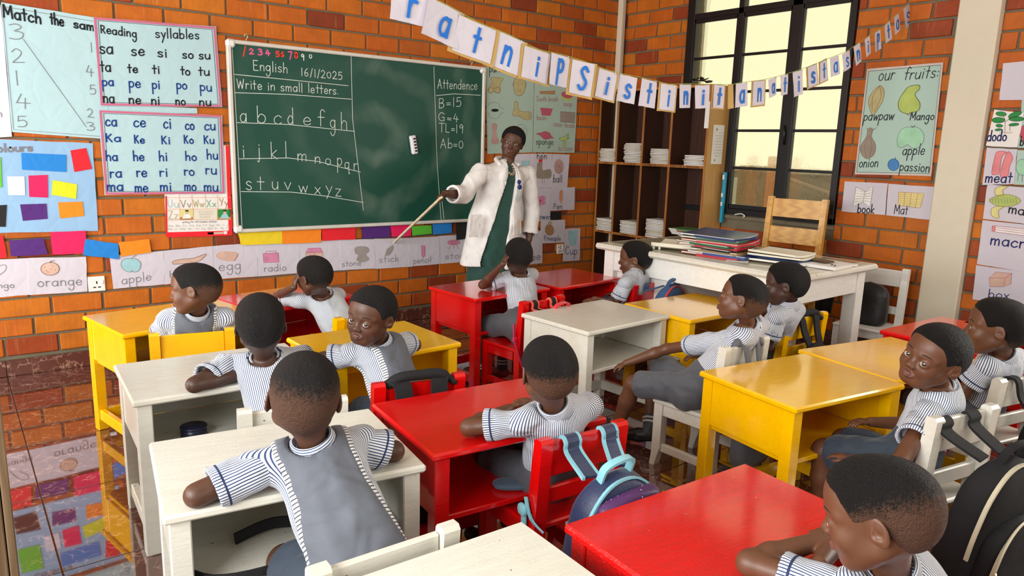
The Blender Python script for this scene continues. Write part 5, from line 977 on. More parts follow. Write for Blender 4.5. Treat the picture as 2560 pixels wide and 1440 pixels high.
FC = [('red',M_REDC,'red'),('navy',None,'dark blue'),('tan',None,'brown'),('black',None,'black'),('red',None,'red'),('green',None,'green'),('red',None,'red'),('green',None,'dark green'),('blue',None,'dark blue')]
fm = dict(red=plain('red_folder_card', (.50,.01,.03), .4), navy=plain('blue_folder_card', (.008,.04,.20), .4), tan=plain('brown_folder_card', (.35,.22,.09), .6), black=plain('black_folder_card', (.01,.01,.012), .4), green=plain('green_folder_card', (.01,.11,.045), .4), blue=plain('deep_blue_folder_card', (.006,.03,.13), .35))
names = ['lowest, red','second, blue','third, brown','fourth, black','fifth, red','sixth, green','seventh, red','eighth, dark green','topmost, dark blue']
for i, (c, _, cn) in enumerate(FC):
    th = .006+r.uniform(0,.005); booklet('folder', (fx+r.uniform(-.02,.02), fy+r.uniform(-.03,.03)-(.05 if i < 2 else 0), z), .26, .36, th, R(8+r.uniform(-9,9)), M_CREAMP, f'{names[i]} folder of the leaning stack on the teacher table', 'folder', 'folder stack', cover=fm[c], bend=.006, tilt=.002*i); z += th+.0035+.0015*i*.3
z += .02
booklet('open_paper_bundle', (3.56, 2.86, Z0+.004), .24, .30, .022, R(20), M_CREAMP, 'crumpled cream paper bundle sliding off the left of the folder stack', 'paper', None, bend=.02)
z = Z0
for i, (x, y, a, w_, d_, th, mt, l) in enumerate([(3.68,2.25,12,.22,.31,.010,M_PAPERW,'lowest white exercise sheets of the middle paper pile'),(3.70,2.27,-4,.22,.30,.008,fm['blue'],'dark folder in the middle paper pile'),(3.69,2.26,10,.21,.30,.010,M_CREAMP,'cream sheets near the top of the middle paper pile'),(3.71,2.27,2,.22,.29,.012,M_CREAMP,'topmost curled cream sheets of the middle paper pile')]):
    booklet('paper_sheaf', (x, y, z+.002), w_, d_, th, R(a), mt, l, 'paper', 'middle paper pile', bend=.008); z += th+.004
booklet('paper_sheaf', (3.78, 2.05, Z0+.001), .21, .22, .016, R(4), M_PAPERW, 'white clipped papers at the right end of the teacher table', 'paper')
booklet('paper_sheaf', (3.90, 2.06, Z0+.001), .15, .20, .010, R(-6), M_PAPERW, 'second white clipped papers at the right end, partly behind the first', 'paper')
booklet('loose_sheet', (3.52, 2.42, Z0+.0006), .16, .12, .0012, R(30), M_PAPERW, 'small loose white sheet in front of the middle paper pile', 'paper')
b = MB(); b.box((0,0,0), (.075,.15,.010), bev=.004); o = b.build('wallet_phone', plain('brown_leather', (.09,.045,.02), .4)); o.location = (3.80, 2.09, Z0+.027); o.rotation_euler = (0,0,R(-15)); tag(o, 'flat brown leather wallet lying on the clipped papers', 'wallet')
for i in (0,1): b = MB(); b.tube([(0,0,0),(0,0,.02)], .008, 8); o = b.build('chalk_stub', I_CHALK); o.location = (3.415+.02*i, 2.955-.03*i, Z0); tag(o, ('left' if i == 0 else 'right')+' short white chalk stub standing on the teacher table', 'chalk')
for q in ((3.72,1.96),(3.735,1.985)): b = MB(); b.tube([(0,0,0),(.01,0,.006),(.02,0,0)], .002, 5); o = b.build('binder_clip', M_BLACKM); o.location = (*q, Z0+.018); tag(o, ('front' if q[0] < 3.73 else 'rear')+' small black clip on the white papers', 'clip')

# ================================================================== pigeonhole shelf
sh = empty('pigeonhole_shelf', (4.80, 4.20, 0), 0, 'tall brown pigeonhole shelf in the corner, filled with exercise books', 'shelf')
SX0, SX1 = 4.68-4.80, 4.925-4.80; SY0, SY1 = 3.583-4.20, 4.775-4.20; SH = 1.86; dv = [SY0+.009, 3.948-4.20, 4.247-4.20, 4.547-4.20, SY1-.009]
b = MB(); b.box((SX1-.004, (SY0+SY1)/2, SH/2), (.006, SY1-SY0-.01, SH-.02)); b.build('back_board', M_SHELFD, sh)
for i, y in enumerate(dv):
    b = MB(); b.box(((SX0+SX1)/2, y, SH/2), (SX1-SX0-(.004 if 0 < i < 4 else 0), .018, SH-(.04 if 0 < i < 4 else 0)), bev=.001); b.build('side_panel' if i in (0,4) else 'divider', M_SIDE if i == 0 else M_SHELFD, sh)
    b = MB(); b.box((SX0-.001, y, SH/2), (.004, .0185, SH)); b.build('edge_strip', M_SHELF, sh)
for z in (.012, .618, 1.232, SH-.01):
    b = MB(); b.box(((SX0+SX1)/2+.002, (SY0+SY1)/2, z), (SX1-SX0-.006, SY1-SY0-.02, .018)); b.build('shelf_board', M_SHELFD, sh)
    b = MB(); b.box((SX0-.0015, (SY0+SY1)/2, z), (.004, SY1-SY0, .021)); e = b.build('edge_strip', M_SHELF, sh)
s = S('right', 0); s.k = 1; b = MB()
for z, row in ((1.226, [('2022',4.68),('S E D',4.40),('M HABITS',4.215),('DRAWING & SPEAKING',3.93)]), (.612, [('BOOKS',4.72),('NUMBERS',4.45),('WRITING',4.16),('BOOKS',3.86)])):
    for tx, y in row:
        L = .016*len(tx); A = Vector((SX0-.005, y-4.20, z)); B = Vector((SX0-.005, y-4.20-L, z)); write(b, tx, A, B, Vector((0,0,.007)), .002, Vector((-1,0,0)))
b.build('shelf_lettering', I_BLACK, sh)
GB = 'thin white exercise books in the pigeonholes'
def book_mesh():
    b = MB(); b.box((0,0,.0045), (.148,.195,.009), bev=.003); b.mi = [0]*len(b.f); return b
proto = {}
def notebook(x, y, z, a, mat, label, th=.008):
    k = (mat.name, round(th,4))
    if k not in proto:
        b = MB(); n = 4; vs = []
        for s2 in (0,1):
            for i in range(n+1):
                for q in (0,1): u = i/n; vs.append(((q-.5)*.15, (u-.5)*.195, s2*th*(.75+.25*math.sin(u*math.pi))+.0015*(2*u-1)**2))
        k2 = 2*(n+1); f = []
        for i in range(n): c = 2*i; f += [(c, c+1, c+3, c+2), (k2+c, k2+c+2, k2+c+3, k2+c+1), (c, c+2, k2+c+2, k2+c), (c+1, k2+c+1, k2+c+3, c+3)]
        f += [(0,k2,k2+1,1), (2*n,2*n+1,k2+2*n+1,k2+2*n)]; b.add(vs, f); o = b.build('exercise_book', mat); proto[k] = o.data
    else: o = bpy.data.objects.new('exercise_book', proto[k]); COL.objects.link(o)
    o.location = (x, y, z); o.rotation_euler = (0,0,a); return tag(o, label, 'book', GB)
ORD = ('lowest','second','third','fourth','fifth','sixth','seventh','eighth','ninth','tenth','eleventh','twelfth','thirteenth','fourteenth')
cellY = [(4.556,4.766),(4.256,4.538),(3.957,4.238),(3.601,3.939)]
for zi, (z0, lv) in enumerate(((1.242,'upper shelf'),(.628,'lower shelf'))):
    for ci, ((y0, y1), n) in enumerate(zip(cellY, ((10,14,11,7),(9,10,13,5))[zi])):
        z = z0; pos = ('corner', 'second from the corner', 'third from the corner', 'nearest the window')[ci]; yc = y0+.103
        if zi == 1 and ci < 2: yc = y0+.10
        for i in range(n):
            th = r.choice((.0075,.009,.0105)); m_ = r.choice((M_PAPERW, M_CREAMP, M_PAPERW)); 
            notebook(4.762+r.uniform(-.008,.006), yc+r.uniform(-.004,.006), z, R(90 if False else r.uniform(-3,3)), m_, f'{ORD[i]} exercise book counted from the bottom, {pos} pigeonhole, {lv}' if i < n-1 else f'topmost exercise book of the stack, {pos} pigeonhole, {lv}', th); z += th+.0025
for i, (m_, l) in enumerate(((M_PAPERW,'large white workbook sliding out of the lower pigeonhole nearest the window'),(M_PAPERW,'second large white workbook under the red one, lower pigeonhole'),(plain('dusty_red_cover', (.42,.10,.09), .6),'red covered workbook on the leaning pile, lower pigeonhole nearest the window'),(plain('green_cover', (.12,.25,.08), .6),'thin green covered book on top of the leaning pile, lower pigeonhole'))):
    booklet('workbook', (4.745-.006*i, 3.735+.006*i, .628+.065+.012*i), .23, .19, .009, R(2), M_PAPERW, l, 'book', 'leaning workbooks', cover=m_ if i > 1 else None)
# papers pinned to the shelf side
s_ = empty('pinned_letter', (4.80, 3.58, 1.35), 0, 'typed white letter taped to the side of the shelf', 'paper'); b = MB(); b.box((0.005,0,.06), (.135,.0015,.30)); b.build('sheet', M_PAPERW, s_); b = MB()
for i in range(9): z = .15-.022*i; b.box((.01 if i else .03, -.0015, z), (.10-.03*(i%3==2) if i else .04, .0006, .002))
b.box((-.02,-.0015,.175), (.014,.0006,.018)); b.box((-.02,-.0015,-.06), (.014,.0006,.014)); b.build('typed_lines', I_GREY, s_)
b = MB(); b.box((0,0,0), (.0016,.04,.20)); o = b.build('hanging_slip', M_PAPERW); o.location = (4.672, 3.60, 1.63); tag(o, 'narrow white slip hanging at the front edge of the shelf, below the banner', 'paper')
o = empty('dried_plant_scraps', (4.78, 3.72, SH), 0, 'dark crumpled leaves on top of the shelf, behind the banner', 'leaves'); r2 = random.Random(5)
for i in range(9):
    b = MB(); c = Vector((r2.uniform(-.05,.05), r2.uniform(-.09,.09), r2.uniform(.015,.06))); pts = [c+Vector((r2.uniform(-.03,.03), r2.uniform(-.04,.04), r2.uniform(-.015,.02))) for _ in range(5)]; b.add(pts+[p+Vector((0,.002,.003)) for p in pts], [(0,1,2),(0,2,3),(0,3,4),(5,7,6),(5,8,7),(5,9,8)]); b.build('leaf', plain('dried_leaf', (.05,.03,.02), .9), o)
# blue level leaning in the window corner, and a white cable on the sill
o = empty('plastic_level', (4.885, 3.545, .80), 0, 'narrow bright blue plastic file standing in the window corner beside the shelf', 'file'); b = MB(); b.box((0,0,.20), (.035,.022,.40), bev=.006); b.build('case', plain('cyan_plastic', (.01,.30,.50), .35), o); b = MB(); b.box((-.019,0,.36), (.002,.014,.035)); b.box((-.019,0,.22), (.002,.014,.03)); b.box((-.019,0,.15), (.002,.012,.03)); b.build('sticker', F['white'], o)
b = MB(); b.tube(smooth_line([(4.905,3.44,.872),(4.90,3.38,.885),(4.895,3.34,.872),(4.89,3.35,.862)], 5), .005, 6); tag(b.build('white_cable', plain('white_cable_plastic', (.7,.7,.68))), 'short curled white cable on the window sill', 'cable')
# small things on the desk shelves
o = empty('tin', (.60, 2.52, .341), 0, 'dark round tin on the shelf under the far left white desk', 'tin'); b = MB(); b.tube([(0,0,0),(0,0,.028)], .042, 20); b.build('tin_body', plain('dark_blue_tin', (.01,.012,.035), .35), o); b = MB(); b.tube([(0,0,.028),(0,0,.034)], .044, 20); b.build('lid', plain('dark_blue_tin', (.01,.012,.035)), o)
o = empty('strap_coil', (.47, 1.71, .341), R(-8), 'black strap lying in loops on the shelf of the chipped white desk', 'strap'); b = MB(); b.strap(smooth_line([(-.12,-.02,.006),(-.05,-.12,.006),(.08,-.14,.008),(.20,-.10,.012),(.22,0,.02),(.12,.04,.03),(.02,.02,.02)], 5), .03, .006, (0,0,1)); b.build('webbing', M_BLKC, o); b = MB(); b.tube(smooth_line([(.05,-.15,.004),(.08,-.16,.004),(.11,-.155,.004),(.14,-.17,.004)], 4), .003, 6); b.build('gold_trim', M_GOLD, o)
b = MB(); sbox(b, (0,0,.012), (.075,.035,.012), .7, 16); b.sphere((.02,-.01,.024), (.016,.012,.004), 10, 1); o = b.build('pencil_pouch', [cloth_mat('slate_pouch_cloth', (.06,.10,.15)), plain('blue_badge', (.01,.06,.35), .3)]); o.location = (1.28, 1.58, .341); o.rotation_euler = (0,0,R(-30)); tag(o, 'small slate-blue pouch with a blue badge on the shelf of the central red desk', 'pouch')

# ================================================================== people: one continuous surface each, polygonised from blended limbs
f32 = np.float32
def axis_coords(lo, hi, h, zones):
    out = [lo]; x = lo
    while x < hi:
        s = h
        for (a, b, hf) in zones:
            if a-h*.5 <= x <= b: s = min(s, hf)
        x += s; out.append(x)
    return np.array(out, dtype=f32)
class Field:
    def __init__(s, lo, hi, h, zones=()):     # zones: [(lo3, hi3, fine)]
        s.ax = [axis_coords(lo[i], hi[i], h, [(z[0][i], z[1][i], z[2]) for z in zones]) for i in range(3)]
        s.D = np.full([len(a) for a in s.ax], 10.0, dtype=f32)
    def _sub(s, lo, hi):
        ix = [slice(max(0, int(np.searchsorted(s.ax[i], lo[i]))-1), int(np.searchsorted(s.ax[i], hi[i]))+1) for i in range(3)]
        g = [s.ax[i][ix[i]] for i in range(3)]
        return tuple(ix), g[0][:,None,None], g[1][None,:,None], g[2][None,None,:]
    def add(s, prim, k=.012, cut=False):
        f, lo, hi = prim; m = k+.03 if not cut else k+.012
        ix, X, Y, Z = s._sub([a-m for a in lo], [a+m for a in hi])
        if min(X.shape[0], Y.shape[1], Z.shape[2]) == 0: return s
        d = f(X, Y, Z).astype(f32); D = s.D[ix]; d = np.broadcast_to(d, D.shape)
        if cut: d = -d; h = np.clip(.5-.5*(d-D)/k, 0, 1) if k > 0 else None; r = np.maximum(D, d) if k <= 0 else D*h + d*(1-h) + k*h*(1-h)
        elif k <= 0: r = np.minimum(D, d)
        else: h = np.clip(.5+.5*(d-D)/k, 0, 1); r = d*(1-h) + D*h - k*h*(1-h)
        s.D[ix] = r; return s
    def clip(s, fn):                           # keep only where fn < 0
        X, Y, Z = s.ax[0][:,None,None], s.ax[1][None,:,None], s.ax[2][None,None,:]; s.D = np.maximum(s.D, np.broadcast_to(fn(X, Y, Z), s.D.shape).astype(f32)); return s
    def mesh(s):
        D = s.D; D[0]=D[-1]=1; D[:,0]=D[:,-1]=1; D[:,:,0]=D[:,:,-1]=1
        I = D < 0; c = I[:-1,:-1,:-1].astype(np.uint8)
        for i, j, k in ((1,0,0),(0,1,0),(0,0,1),(1,1,0),(1,0,1),(0,1,1),(1,1,1)): c = c + I[i:I.shape[0]-1+i, j:I.shape[1]-1+j, k:I.shape[2]-1+k]
        act = (c > 0) & (c < 8); idx = np.argwhere(act)
        if len(idx) == 0: return np.zeros((0,3)), np.zeros((0,4), int)
        num = np.full(act.shape, -1, dtype=np.int32); num[act] = np.arange(len(idx)); i, j, k = idx.T
        ax, ay, az = s.ax; acc = np.zeros((len(idx),3)); cnt = np.zeros(len(idx))
        for a in range(3):
            for u in (0,1):
                for v in (0,1):
                    o0 = [0,0,0]; o1 = [0,0,0]; q = [w for w in range(3) if w != a]; o0[q[0]] = o1[q[0]] = u; o0[q[1]] = o1[q[1]] = v; o1[a] = 1
                    d0 = D[i+o0[0], j+o0[1], k+o0[2]].astype(float); d1 = D[i+o1[0], j+o1[1], k+o1[2]].astype(float); m = (d0 < 0) != (d1 < 0); t = np.where(m, d0/np.where(m, d0-d1, 1), 0)
                    p = np.stack([ax[i+o0[0]], ay[j+o0[1]], az[k+o0[2]]], 1).astype(float); e = np.stack([ax[i+o1[0]], ay[j+o1[1]], az[k+o1[2]]], 1)
                    acc += np.where(m[:,None], p+(e-p)*t[:,None], 0); cnt += m
        V = acc/np.maximum(cnt,1)[:,None]; Fs = []
        for a in range(3):
            sl0 = [slice(1,-1)]*3; sl1 = [slice(1,-1)]*3; sl0[a] = slice(0,-1); sl1[a] = slice(1,None); A = I[tuple(sl0)]; B = I[tuple(sl1)]; e = np.argwhere(A != B)
            if not len(e): continue
            ins = A[tuple(e.T)]; g = e.copy(); q = [w for w in range(3) if w != a]; g[:,q[0]] += 1; g[:,q[1]] += 1
            def cell(du, dv): z = g.copy(); z[:,q[0]] -= du; z[:,q[1]] -= dv; return num[tuple(z.T)]
            quad = np.stack([cell(0,0), cell(1,0), cell(1,1), cell(0,1)], 1); fl = ins if a != 1 else ~ins
            quad[~fl] = quad[~fl][:,::-1]; Fs.append(quad)
        return V, np.concatenate(Fs)
def V3(p): return np.array([float(p[0]), float(p[1]), float(p[2])])
def cap(a, b, ra, rb):                         # tapered limb
    a, b = V3(a), V3(b); d = b-a; L2 = max(float(d@d), 1e-9)
    def f(X, Y, Z):
        t = np.clip(((X-a[0])*d[0]+(Y-a[1])*d[1]+(Z-a[2])*d[2])/L2, 0, 1); return np.sqrt((X-a[0]-t*d[0])**2+(Y-a[1]-t*d[1])**2+(Z-a[2]-t*d[2])**2) - (ra+(rb-ra)*t)
    r = max(ra, rb); return f, np.minimum(a,b)-r, np.maximum(a,b)+r
def frame(w, fwd):
    w = V3(w); w /= np.linalg.norm(w); f = V3(fwd); f = f-w*(f@w); f /= np.linalg.norm(f); return np.cross(f, w), f, w    # lateral, front, axis
def ecap(a, b, ra, rb, fwd, ratio):            # flattened limb, thinner along fwd
    a, b = V3(a), V3(b); l, f_, w = frame(b-a, fwd); L = np.linalg.norm(b-a)
    def f(X, Y, Z):
        x, y, z = X-a[0], Y-a[1], Z-a[2]; u = x*l[0]+y*l[1]+z*l[2]; v = (x*f_[0]+y*f_[1]+z*f_[2])/ratio; t = x*w[0]+y*w[1]+z*w[2]; tc = np.clip(t, 0, L); r = ra+(rb-ra)*tc/L
        return (np.sqrt(u*u+v*v+(t-tc)**2)-r)*(.5+.5*ratio)
    r = max(ra, rb); return f, np.minimum(a,b)-r, np.maximum(a,b)+r
def ellip(c, r, Rm=None):
    c = V3(c); r = V3(r); Rm = np.eye(3) if Rm is None else Rm
    def f(X, Y, Z):
        x, y, z = X-c[0], Y-c[1], Z-c[2]; q = [(x*Rm[0,i]+y*Rm[1,i]+z*Rm[2,i])/r[i] for i in range(3)]; k0 = np.sqrt(q[0]**2+q[1]**2+q[2]**2); k1 = np.sqrt((q[0]/r[0])**2+(q[1]/r[1])**2+(q[2]/r[2])**2)+1e-6
        return k0*(k0-1)/k1
    m = float(max(r)); return f, c-m, c+m
def rot_head(yaw, pitch, roll):                # columns: right, forward, up. yaw: from +y towards -x; pitch: up; roll: towards own right shoulder
    m = Matrix.Rotation(yaw, 3, 'Z') @ Matrix.Rotation(pitch, 3, 'X') @ Matrix.Rotation(roll, 3, 'Y'); return np.array(m)
def head_prims(C, Rm, s, adult=False, plump=1.0):
    C = V3(C); L = lambda x, y, z: C + Rm @ (np.array([x, y, z])*s); out = []
    E = lambda c, r, k=.012, cut=False, R2=None: out.append((ellip(L(*c), np.array(r)*s, Rm if R2 is None else Rm @ R2), k*s, cut))
    P = lambda a, b, ra, rb, k=.008, cut=False: out.append((cap(L(*a), L(*b), ra*s, rb*s), k*s, cut))
    E((0,-.016,.026), (.0755,.093,.080)); E((0,-.042,.002), (.060,.062,.070), .03); E((0,.022,.030), (.066,.062,.066), .03)
    E((0,.026,-.034), (.054*plump,.056,.060), .03); E((0,.038,-.076), (.028,.030,.022), .03)
    for sx in (-1,1): E((sx*.034,.050,-.036), (.025*plump,.026,.026), .022); P((sx*.050,-.002,-.05), (sx*.022,.050,-.085), .016, .014, .03)
    ez = 0 if adult else -.0065
    for sx in (-1,1): E((sx*.031,.096,-.001+ez), (.019,.0155,.0115), .016, True)
    P((0,.078,.002+ez), (0,.089,-.027), .0055, .0085, .014); E((0,.0915,-.030), (.0105,.0092,.0082), .008)
    for sx in (-1,1): E((sx*.0115,.087,-.0335), (.0078,.0082,.0068), .006)
    for sx in (-1,1): E((sx*.0062,.0925,-.0405), (.0034,.0045,.0026), .003, True)
    bw = .0055 if adult else .0035; P((-.052,.058,.018+ez), (-.012,.078,.018+ez), bw, bw, .018); P((.052,.058,.018+ez), (.012,.078,.018+ez), bw, bw, .018)
    for sx in (-1,1):
        E((sx*.031,.0685,-.002+ez), (.0185,.0170,.0172), .004); E((sx*.031,.0865,-.0025+ez), (.0140,.012,.0058 if not adult else .0042), .0018, True)
    P((-.0185,.0785,-.0615), (-.006,.0838,-.0592), .0036, .0048, .007); P((.0185,.0785,-.0615), (.006,.0838,-.0592), .0036, .0048, .007); P((-.006,.0838,-.0592), (.006,.0838,-.0592), .0048, .0048, .006)
    P((-.015,.078,-.0655), (0,.0830,-.0685), .0036, .0053, .008); P((.015,.078,-.0655), (0,.0830,-.0685), .0036, .0053, .008)
    P((-.0170,.0835,-.0632), (.0170,.0835,-.0632), .0014, .0014, .0025, True)
    for sx in (-1,1):
        a = R(24)*sx; R2 = np.array(Matrix.Rotation(a, 3, 'Z') @ Matrix.Rotation(R(-10), 3, 'X'))
        E((sx*.0790,-.010,-.006), (.0062,.0165,.0275), .004, False, R2); E((sx*.0745,-.004,-.014), (.008,.010,.012), .008, False, R2)
        E((sx*.0850,-.008,-.001), (.0058,.0095,.0165), .003, True, R2); E((sx*.0835,.0015,-.010), (.006,.005,.008), .003, True, R2); E((sx*.0800,-.010,.004), (.0035,.006,.010), .003, False, R2)
    return out, L
ZH_Y = np.array([-.12,-.085,-.05,-.02,.002,.02,.032,.045,.058,.075,.11]); ZH_Z = np.array([-.090,-.085,-.062,-.014,.018,.010,.008,.034,.056,.066,.071])
def hair_field(C, Rm, s, thick, h):
    C = V3(C); F_ = Field(C-.135*s-.03, C+.135*s+.03, h); L = lambda x, y, z: C + Rm @ (np.array([x, y, z])*s)
    for c, r, k in (((0,-.016,.026), (.0755,.093,.080), .012), ((0,-.042,.002), (.060,.062,.070), .03), ((0,.022,.030), (.066,.062,.066), .03)): F_.add(ellip(L(*c), (np.array(r)+.0006)*s, Rm), k*s)
    def reg(X, Y, Z):
        x, y, z = X-C[0], Y-C[1], Z-C[2]; ly = (x*Rm[0,1]+y*Rm[1,1]+z*Rm[2,1])/s; lz = (x*Rm[0,2]+y*Rm[1,2]+z*Rm[2,2])/s; return (np.interp(ly, ZH_Y, ZH_Z)-lz)*s
    X, Y, Z = F_.ax[0][:,None,None], F_.ax[1][None,:,None], F_.ax[2][None,None,:]; F_.D = F_.D - (thick*np.clip(-reg(X, Y, Z)/(.028*s), .04, 1)**.7).astype(f32); F_.clip(reg); return F_
def hand_prims(W, fwd, palm, side, s=1.0, curl=.3, spread=.12, thumb=.6):
    """W wrist, fwd towards the fingers, palm = palm normal, side +1 if the thumb lies towards cross(fwd, palm)"""
    fw = V3(fwd)/np.linalg.norm(V3(fwd)); pn = V3(palm); pn = pn-fw*(pn@fw); pn /= np.linalg.norm(pn); th = np.cross(fw, pn)*side; W = V3(W); o = []
    o.append((ellip(W+fw*.030*s, np.array([.022,.030,.0115])*s, np.stack([th, fw, pn], 1)), .008)); o.append((ellip(W+fw*.042*s+th*.004*s, np.array([.023,.018,.010])*s, np.stack([th, fw, pn], 1)), .008))
    for i, (off, ln) in enumerate(((.017,.90),(.006,1.0),(-.006,.94),(-.017,.76))):
        p = W+fw*.052*s+th*off*s; a = 0; d0 = fw+th*(off*spread*8); 
        for q, (l_, r_) in enumerate(((.020,.0062),(.014,.0056),(.011,.0050))):
            a += curl*(.7 if q == 0 else 1.0); d = d0*math.cos(a)+pn*math.sin(a); d /= np.linalg.norm(d); e = p+d*l_*ln*s; o.append((cap(p, e, r_*s, (r_-.0005)*s), .0022)); p = e
    p = W+fw*.014*s+th*.016*s; d = th*thumb+fw*.75+pn*.25; d /= np.linalg.norm(d)
    for l_, r_ in ((.020,.0080),(.016,.0066),(.012,.0058)): e = p+d*l_*s; o.append((cap(p, e, r_*s, (r_-.0006)*s), .004)); p = e; d = d+fw*.25-th*.15+pn*curl*.2; d /= np.linalg.norm(d)
    return o
def relax(V, Q, n):
    E = np.concatenate([Q[:,[0,1]], Q[:,[1,2]], Q[:,[2,3]], Q[:,[3,0]]]); E = np.concatenate([E, E[:,::-1]]); c = np.bincount(E[:,0], minlength=len(V)).astype(float)
    for _ in range(n): V = .45*V + .55*np.stack([np.bincount(E[:,0], weights=V[E[:,1],i], minlength=len(V)) for i in range(3)], 1)/np.maximum(c,1)[:,None]
    return V
def to_mesh(name, F_, mats, parent, attrs=None, disp=None, smooth=True):
    soft = isinstance(F_, Field) and name not in ('body', 'hair'); V, Q = F_.mesh() if isinstance(F_, Field) else F_
    if soft: V = relax(V, Q, 7 if name == 'coat' else 5 if name in ('piping', 'vest') else 2)
    if disp is not None: V = disp(V)
    me = bpy.data.meshes.new(name); me.vertices.add(len(V)); me.vertices.foreach_set('co', V.astype(f32).ravel()); me.loops.add(len(Q)*4); me.loops.foreach_set('vertex_index', Q.astype(np.int32).ravel())
    me.polygons.add(len(Q)); me.polygons.foreach_set('loop_start', np.arange(0, len(Q)*4, 4, dtype=np.int32)); me.polygons.foreach_set('loop_total', np.full(len(Q), 4, dtype=np.int32)); me.update(); me.validate()
    for k, fn in (attrs or {}).items():
        v = fn(V); a = me.attributes.new(k, 'FLOAT_VECTOR' if v.ndim == 2 else 'FLOAT', 'POINT'); a.data.foreach_set('vector' if v.ndim == 2 else 'value', v.astype(f32).ravel())
    if smooth: me.polygons.foreach_set('use_smooth', np.ones(len(Q), dtype=bool))
    for mm in (mats if isinstance(mats, (list,tuple)) else [mats]): me.materials.append(mm)
    o = bpy.data.objects.new(name, me); COL.objects.link(o)
    if parent: o.parent = parent; o.matrix_parent_inverse = parent.matrix_world.inverted() if False else Matrix.Translation(-Vector(parent.location))
    return o
# --- materials for people
def attr(nt, name): a = nt.nodes.new('ShaderNodeAttribute'); a.attribute_name = name; return a
def skin_mat(name, c, lipc):
    m, nt, b = new_mat(name); v = world_coord(nt); f = noise(nt, v, 22, 4); cc = mixc(nt, f, [x*.80 for x in c], [x*1.2 for x in c]); cc = mixc(nt, attr(nt, 'lip').outputs['Fac'], cc, lipc)
    nt.links.new(cc, b.inputs['Base Color']); b.inputs['Roughness'].default_value = .46; b.inputs['Specular IOR Level'].default_value = .45; b.inputs['Subsurface Weight'].default_value = .06; b.inputs['Subsurface Radius'].default_value = (.012,.004,.002); b.inputs['Subsurface Scale'].default_value = .5
    bump(nt, b, noise(nt, v, 260, 2), .10, .002); return m
SK = [skin_mat('dark_brown_skin', (.085,.034,.018), (.12,.045,.035)), skin_mat('brown_skin', (.125,.048,.022), (.15,.055,.04)), skin_mat('deep_brown_skin', (.060,.026,.016), (.10,.04,.03))]
def hair_mat(name, skin, dark=(.006,.005,.005), fade=(.010,.075)):
    m, nt, b = new_mat(name); v = world_coord(nt); n1 = noise(nt, v, 330, 3, .7); n2 = noise(nt, v, 120, 3); n3 = noise(nt, v, 14, 2); hz = attr(nt, 'hz').outputs['Fac']
    mr = N(nt, 'ShaderNodeMapRange'); mr.inputs['From Min'].default_value = fade[0]; mr.inputs['From Max'].default_value = fade[1]; nt.links.new(math_n(nt, 'ADD', hz, math_n(nt, 'MULTIPLY_ADD', n3, .03, -.015)), mr.inputs['Value'])
    t = math_n(nt, 'ADD', math_n(nt, 'MULTIPLY_ADD', n1, .55, .12), math_n(nt, 'MULTIPLY', n2, .35)); k = math_n(nt, 'MULTIPLY_ADD', math_n(nt, 'SUBTRACT', mr.outputs[0], t), 5.0, .62)
    kc = nt.nodes.new('ShaderNodeClamp'); nt.links.new(k, kc.inputs[0]); nt.links.new(mixc(nt, kc.outputs[0], [x*1.0 for x in skin], dark), b.inputs['Base Color']); b.inputs['Roughness'].default_value = .55; b.inputs['Specular IOR Level'].default_value = .28
    bump(nt, b, math_n(nt, 'ADD', n1, math_n(nt, 'MULTIPLY', n2, .8)), .95, .007); return m
HM = {k: hair_mat('cropped_hair_'+k, s, fade=f) for k, s, f in (('full', (.035,.018,.012), (-.12,-.085)), ('fade', (.115,.050,.026), (-.075,.060)), ('bald', (.105,.048,.028), (-.060,.105)), ('soft', (.070,.032,.018), (-.110,-.005)))}
def stripe_mat(name, count, kind='angle', white=(.76,.78,.80), blue=(.045,.07,.17), band=None):
    m, nt, b = new_mat(name); a = attr(nt, 'sv'); sp = nt.nodes.new('ShaderNodeSeparateXYZ'); nt.links.new(a.outputs['Vector'], sp.inputs[0]); v = world_coord(nt); wob = noise(nt, v, 9, 2)
    if kind == 'angle': ph = math_n(nt, 'MULTIPLY', math_n(nt, 'ARCTAN2', sp.outputs['Y'], sp.outputs['X']), count/6.283185)
    elif kind == 'arc': ph = math_n(nt, 'MULTIPLY', math_n(nt, 'ARCTAN2', sp.outputs['X'], math_n(nt, 'MULTIPLY_ADD', sp.outputs['Y'], -.72, .06)), .15/count)
    else: ph = math_n(nt, 'MULTIPLY', sp.outputs['Z'], 1/count)
    ph = math_n(nt, 'ADD', ph, math_n(nt, 'MULTIPLY_ADD', wob, 1.1, -.55)); fr = math_n(nt, 'PINGPONG', ph, .5)
    sm = N(nt, 'ShaderNodeMapRange'); sm.inputs['From Min'].default_value = .27; sm.inputs['From Max'].default_value = .35; nt.links.new(fr, sm.inputs['Value']); c = mixc(nt, sm.outputs[0], white, blue)
    if band:
        lo, hi = band; k = math_n(nt, 'MULTIPLY', math_n(nt, 'GREATER_THAN', sp.outputs['Z'], lo), math_n(nt, 'LESS_THAN', sp.outputs['Z'], hi)); c = mixc(nt, k, c, (.03,.045,.11))
    nt.links.new(c, b.inputs['Base Color']); b.inputs['Roughness'].default_value = .8; b.inputs['Specular IOR Level'].default_value = .2
    fold = N(nt, 'ShaderNodeTexNoise', Scale=10.0, Detail=2.0, Distortion=.6); nt.links.new(v, fold.inputs['Vector']); bump(nt, b, math_n(nt, 'ADD', fold.outputs['Fac'], math_n(nt, 'MULTIPLY', noise(nt, v, 500, 1), .03)), 1.0, .028); return m
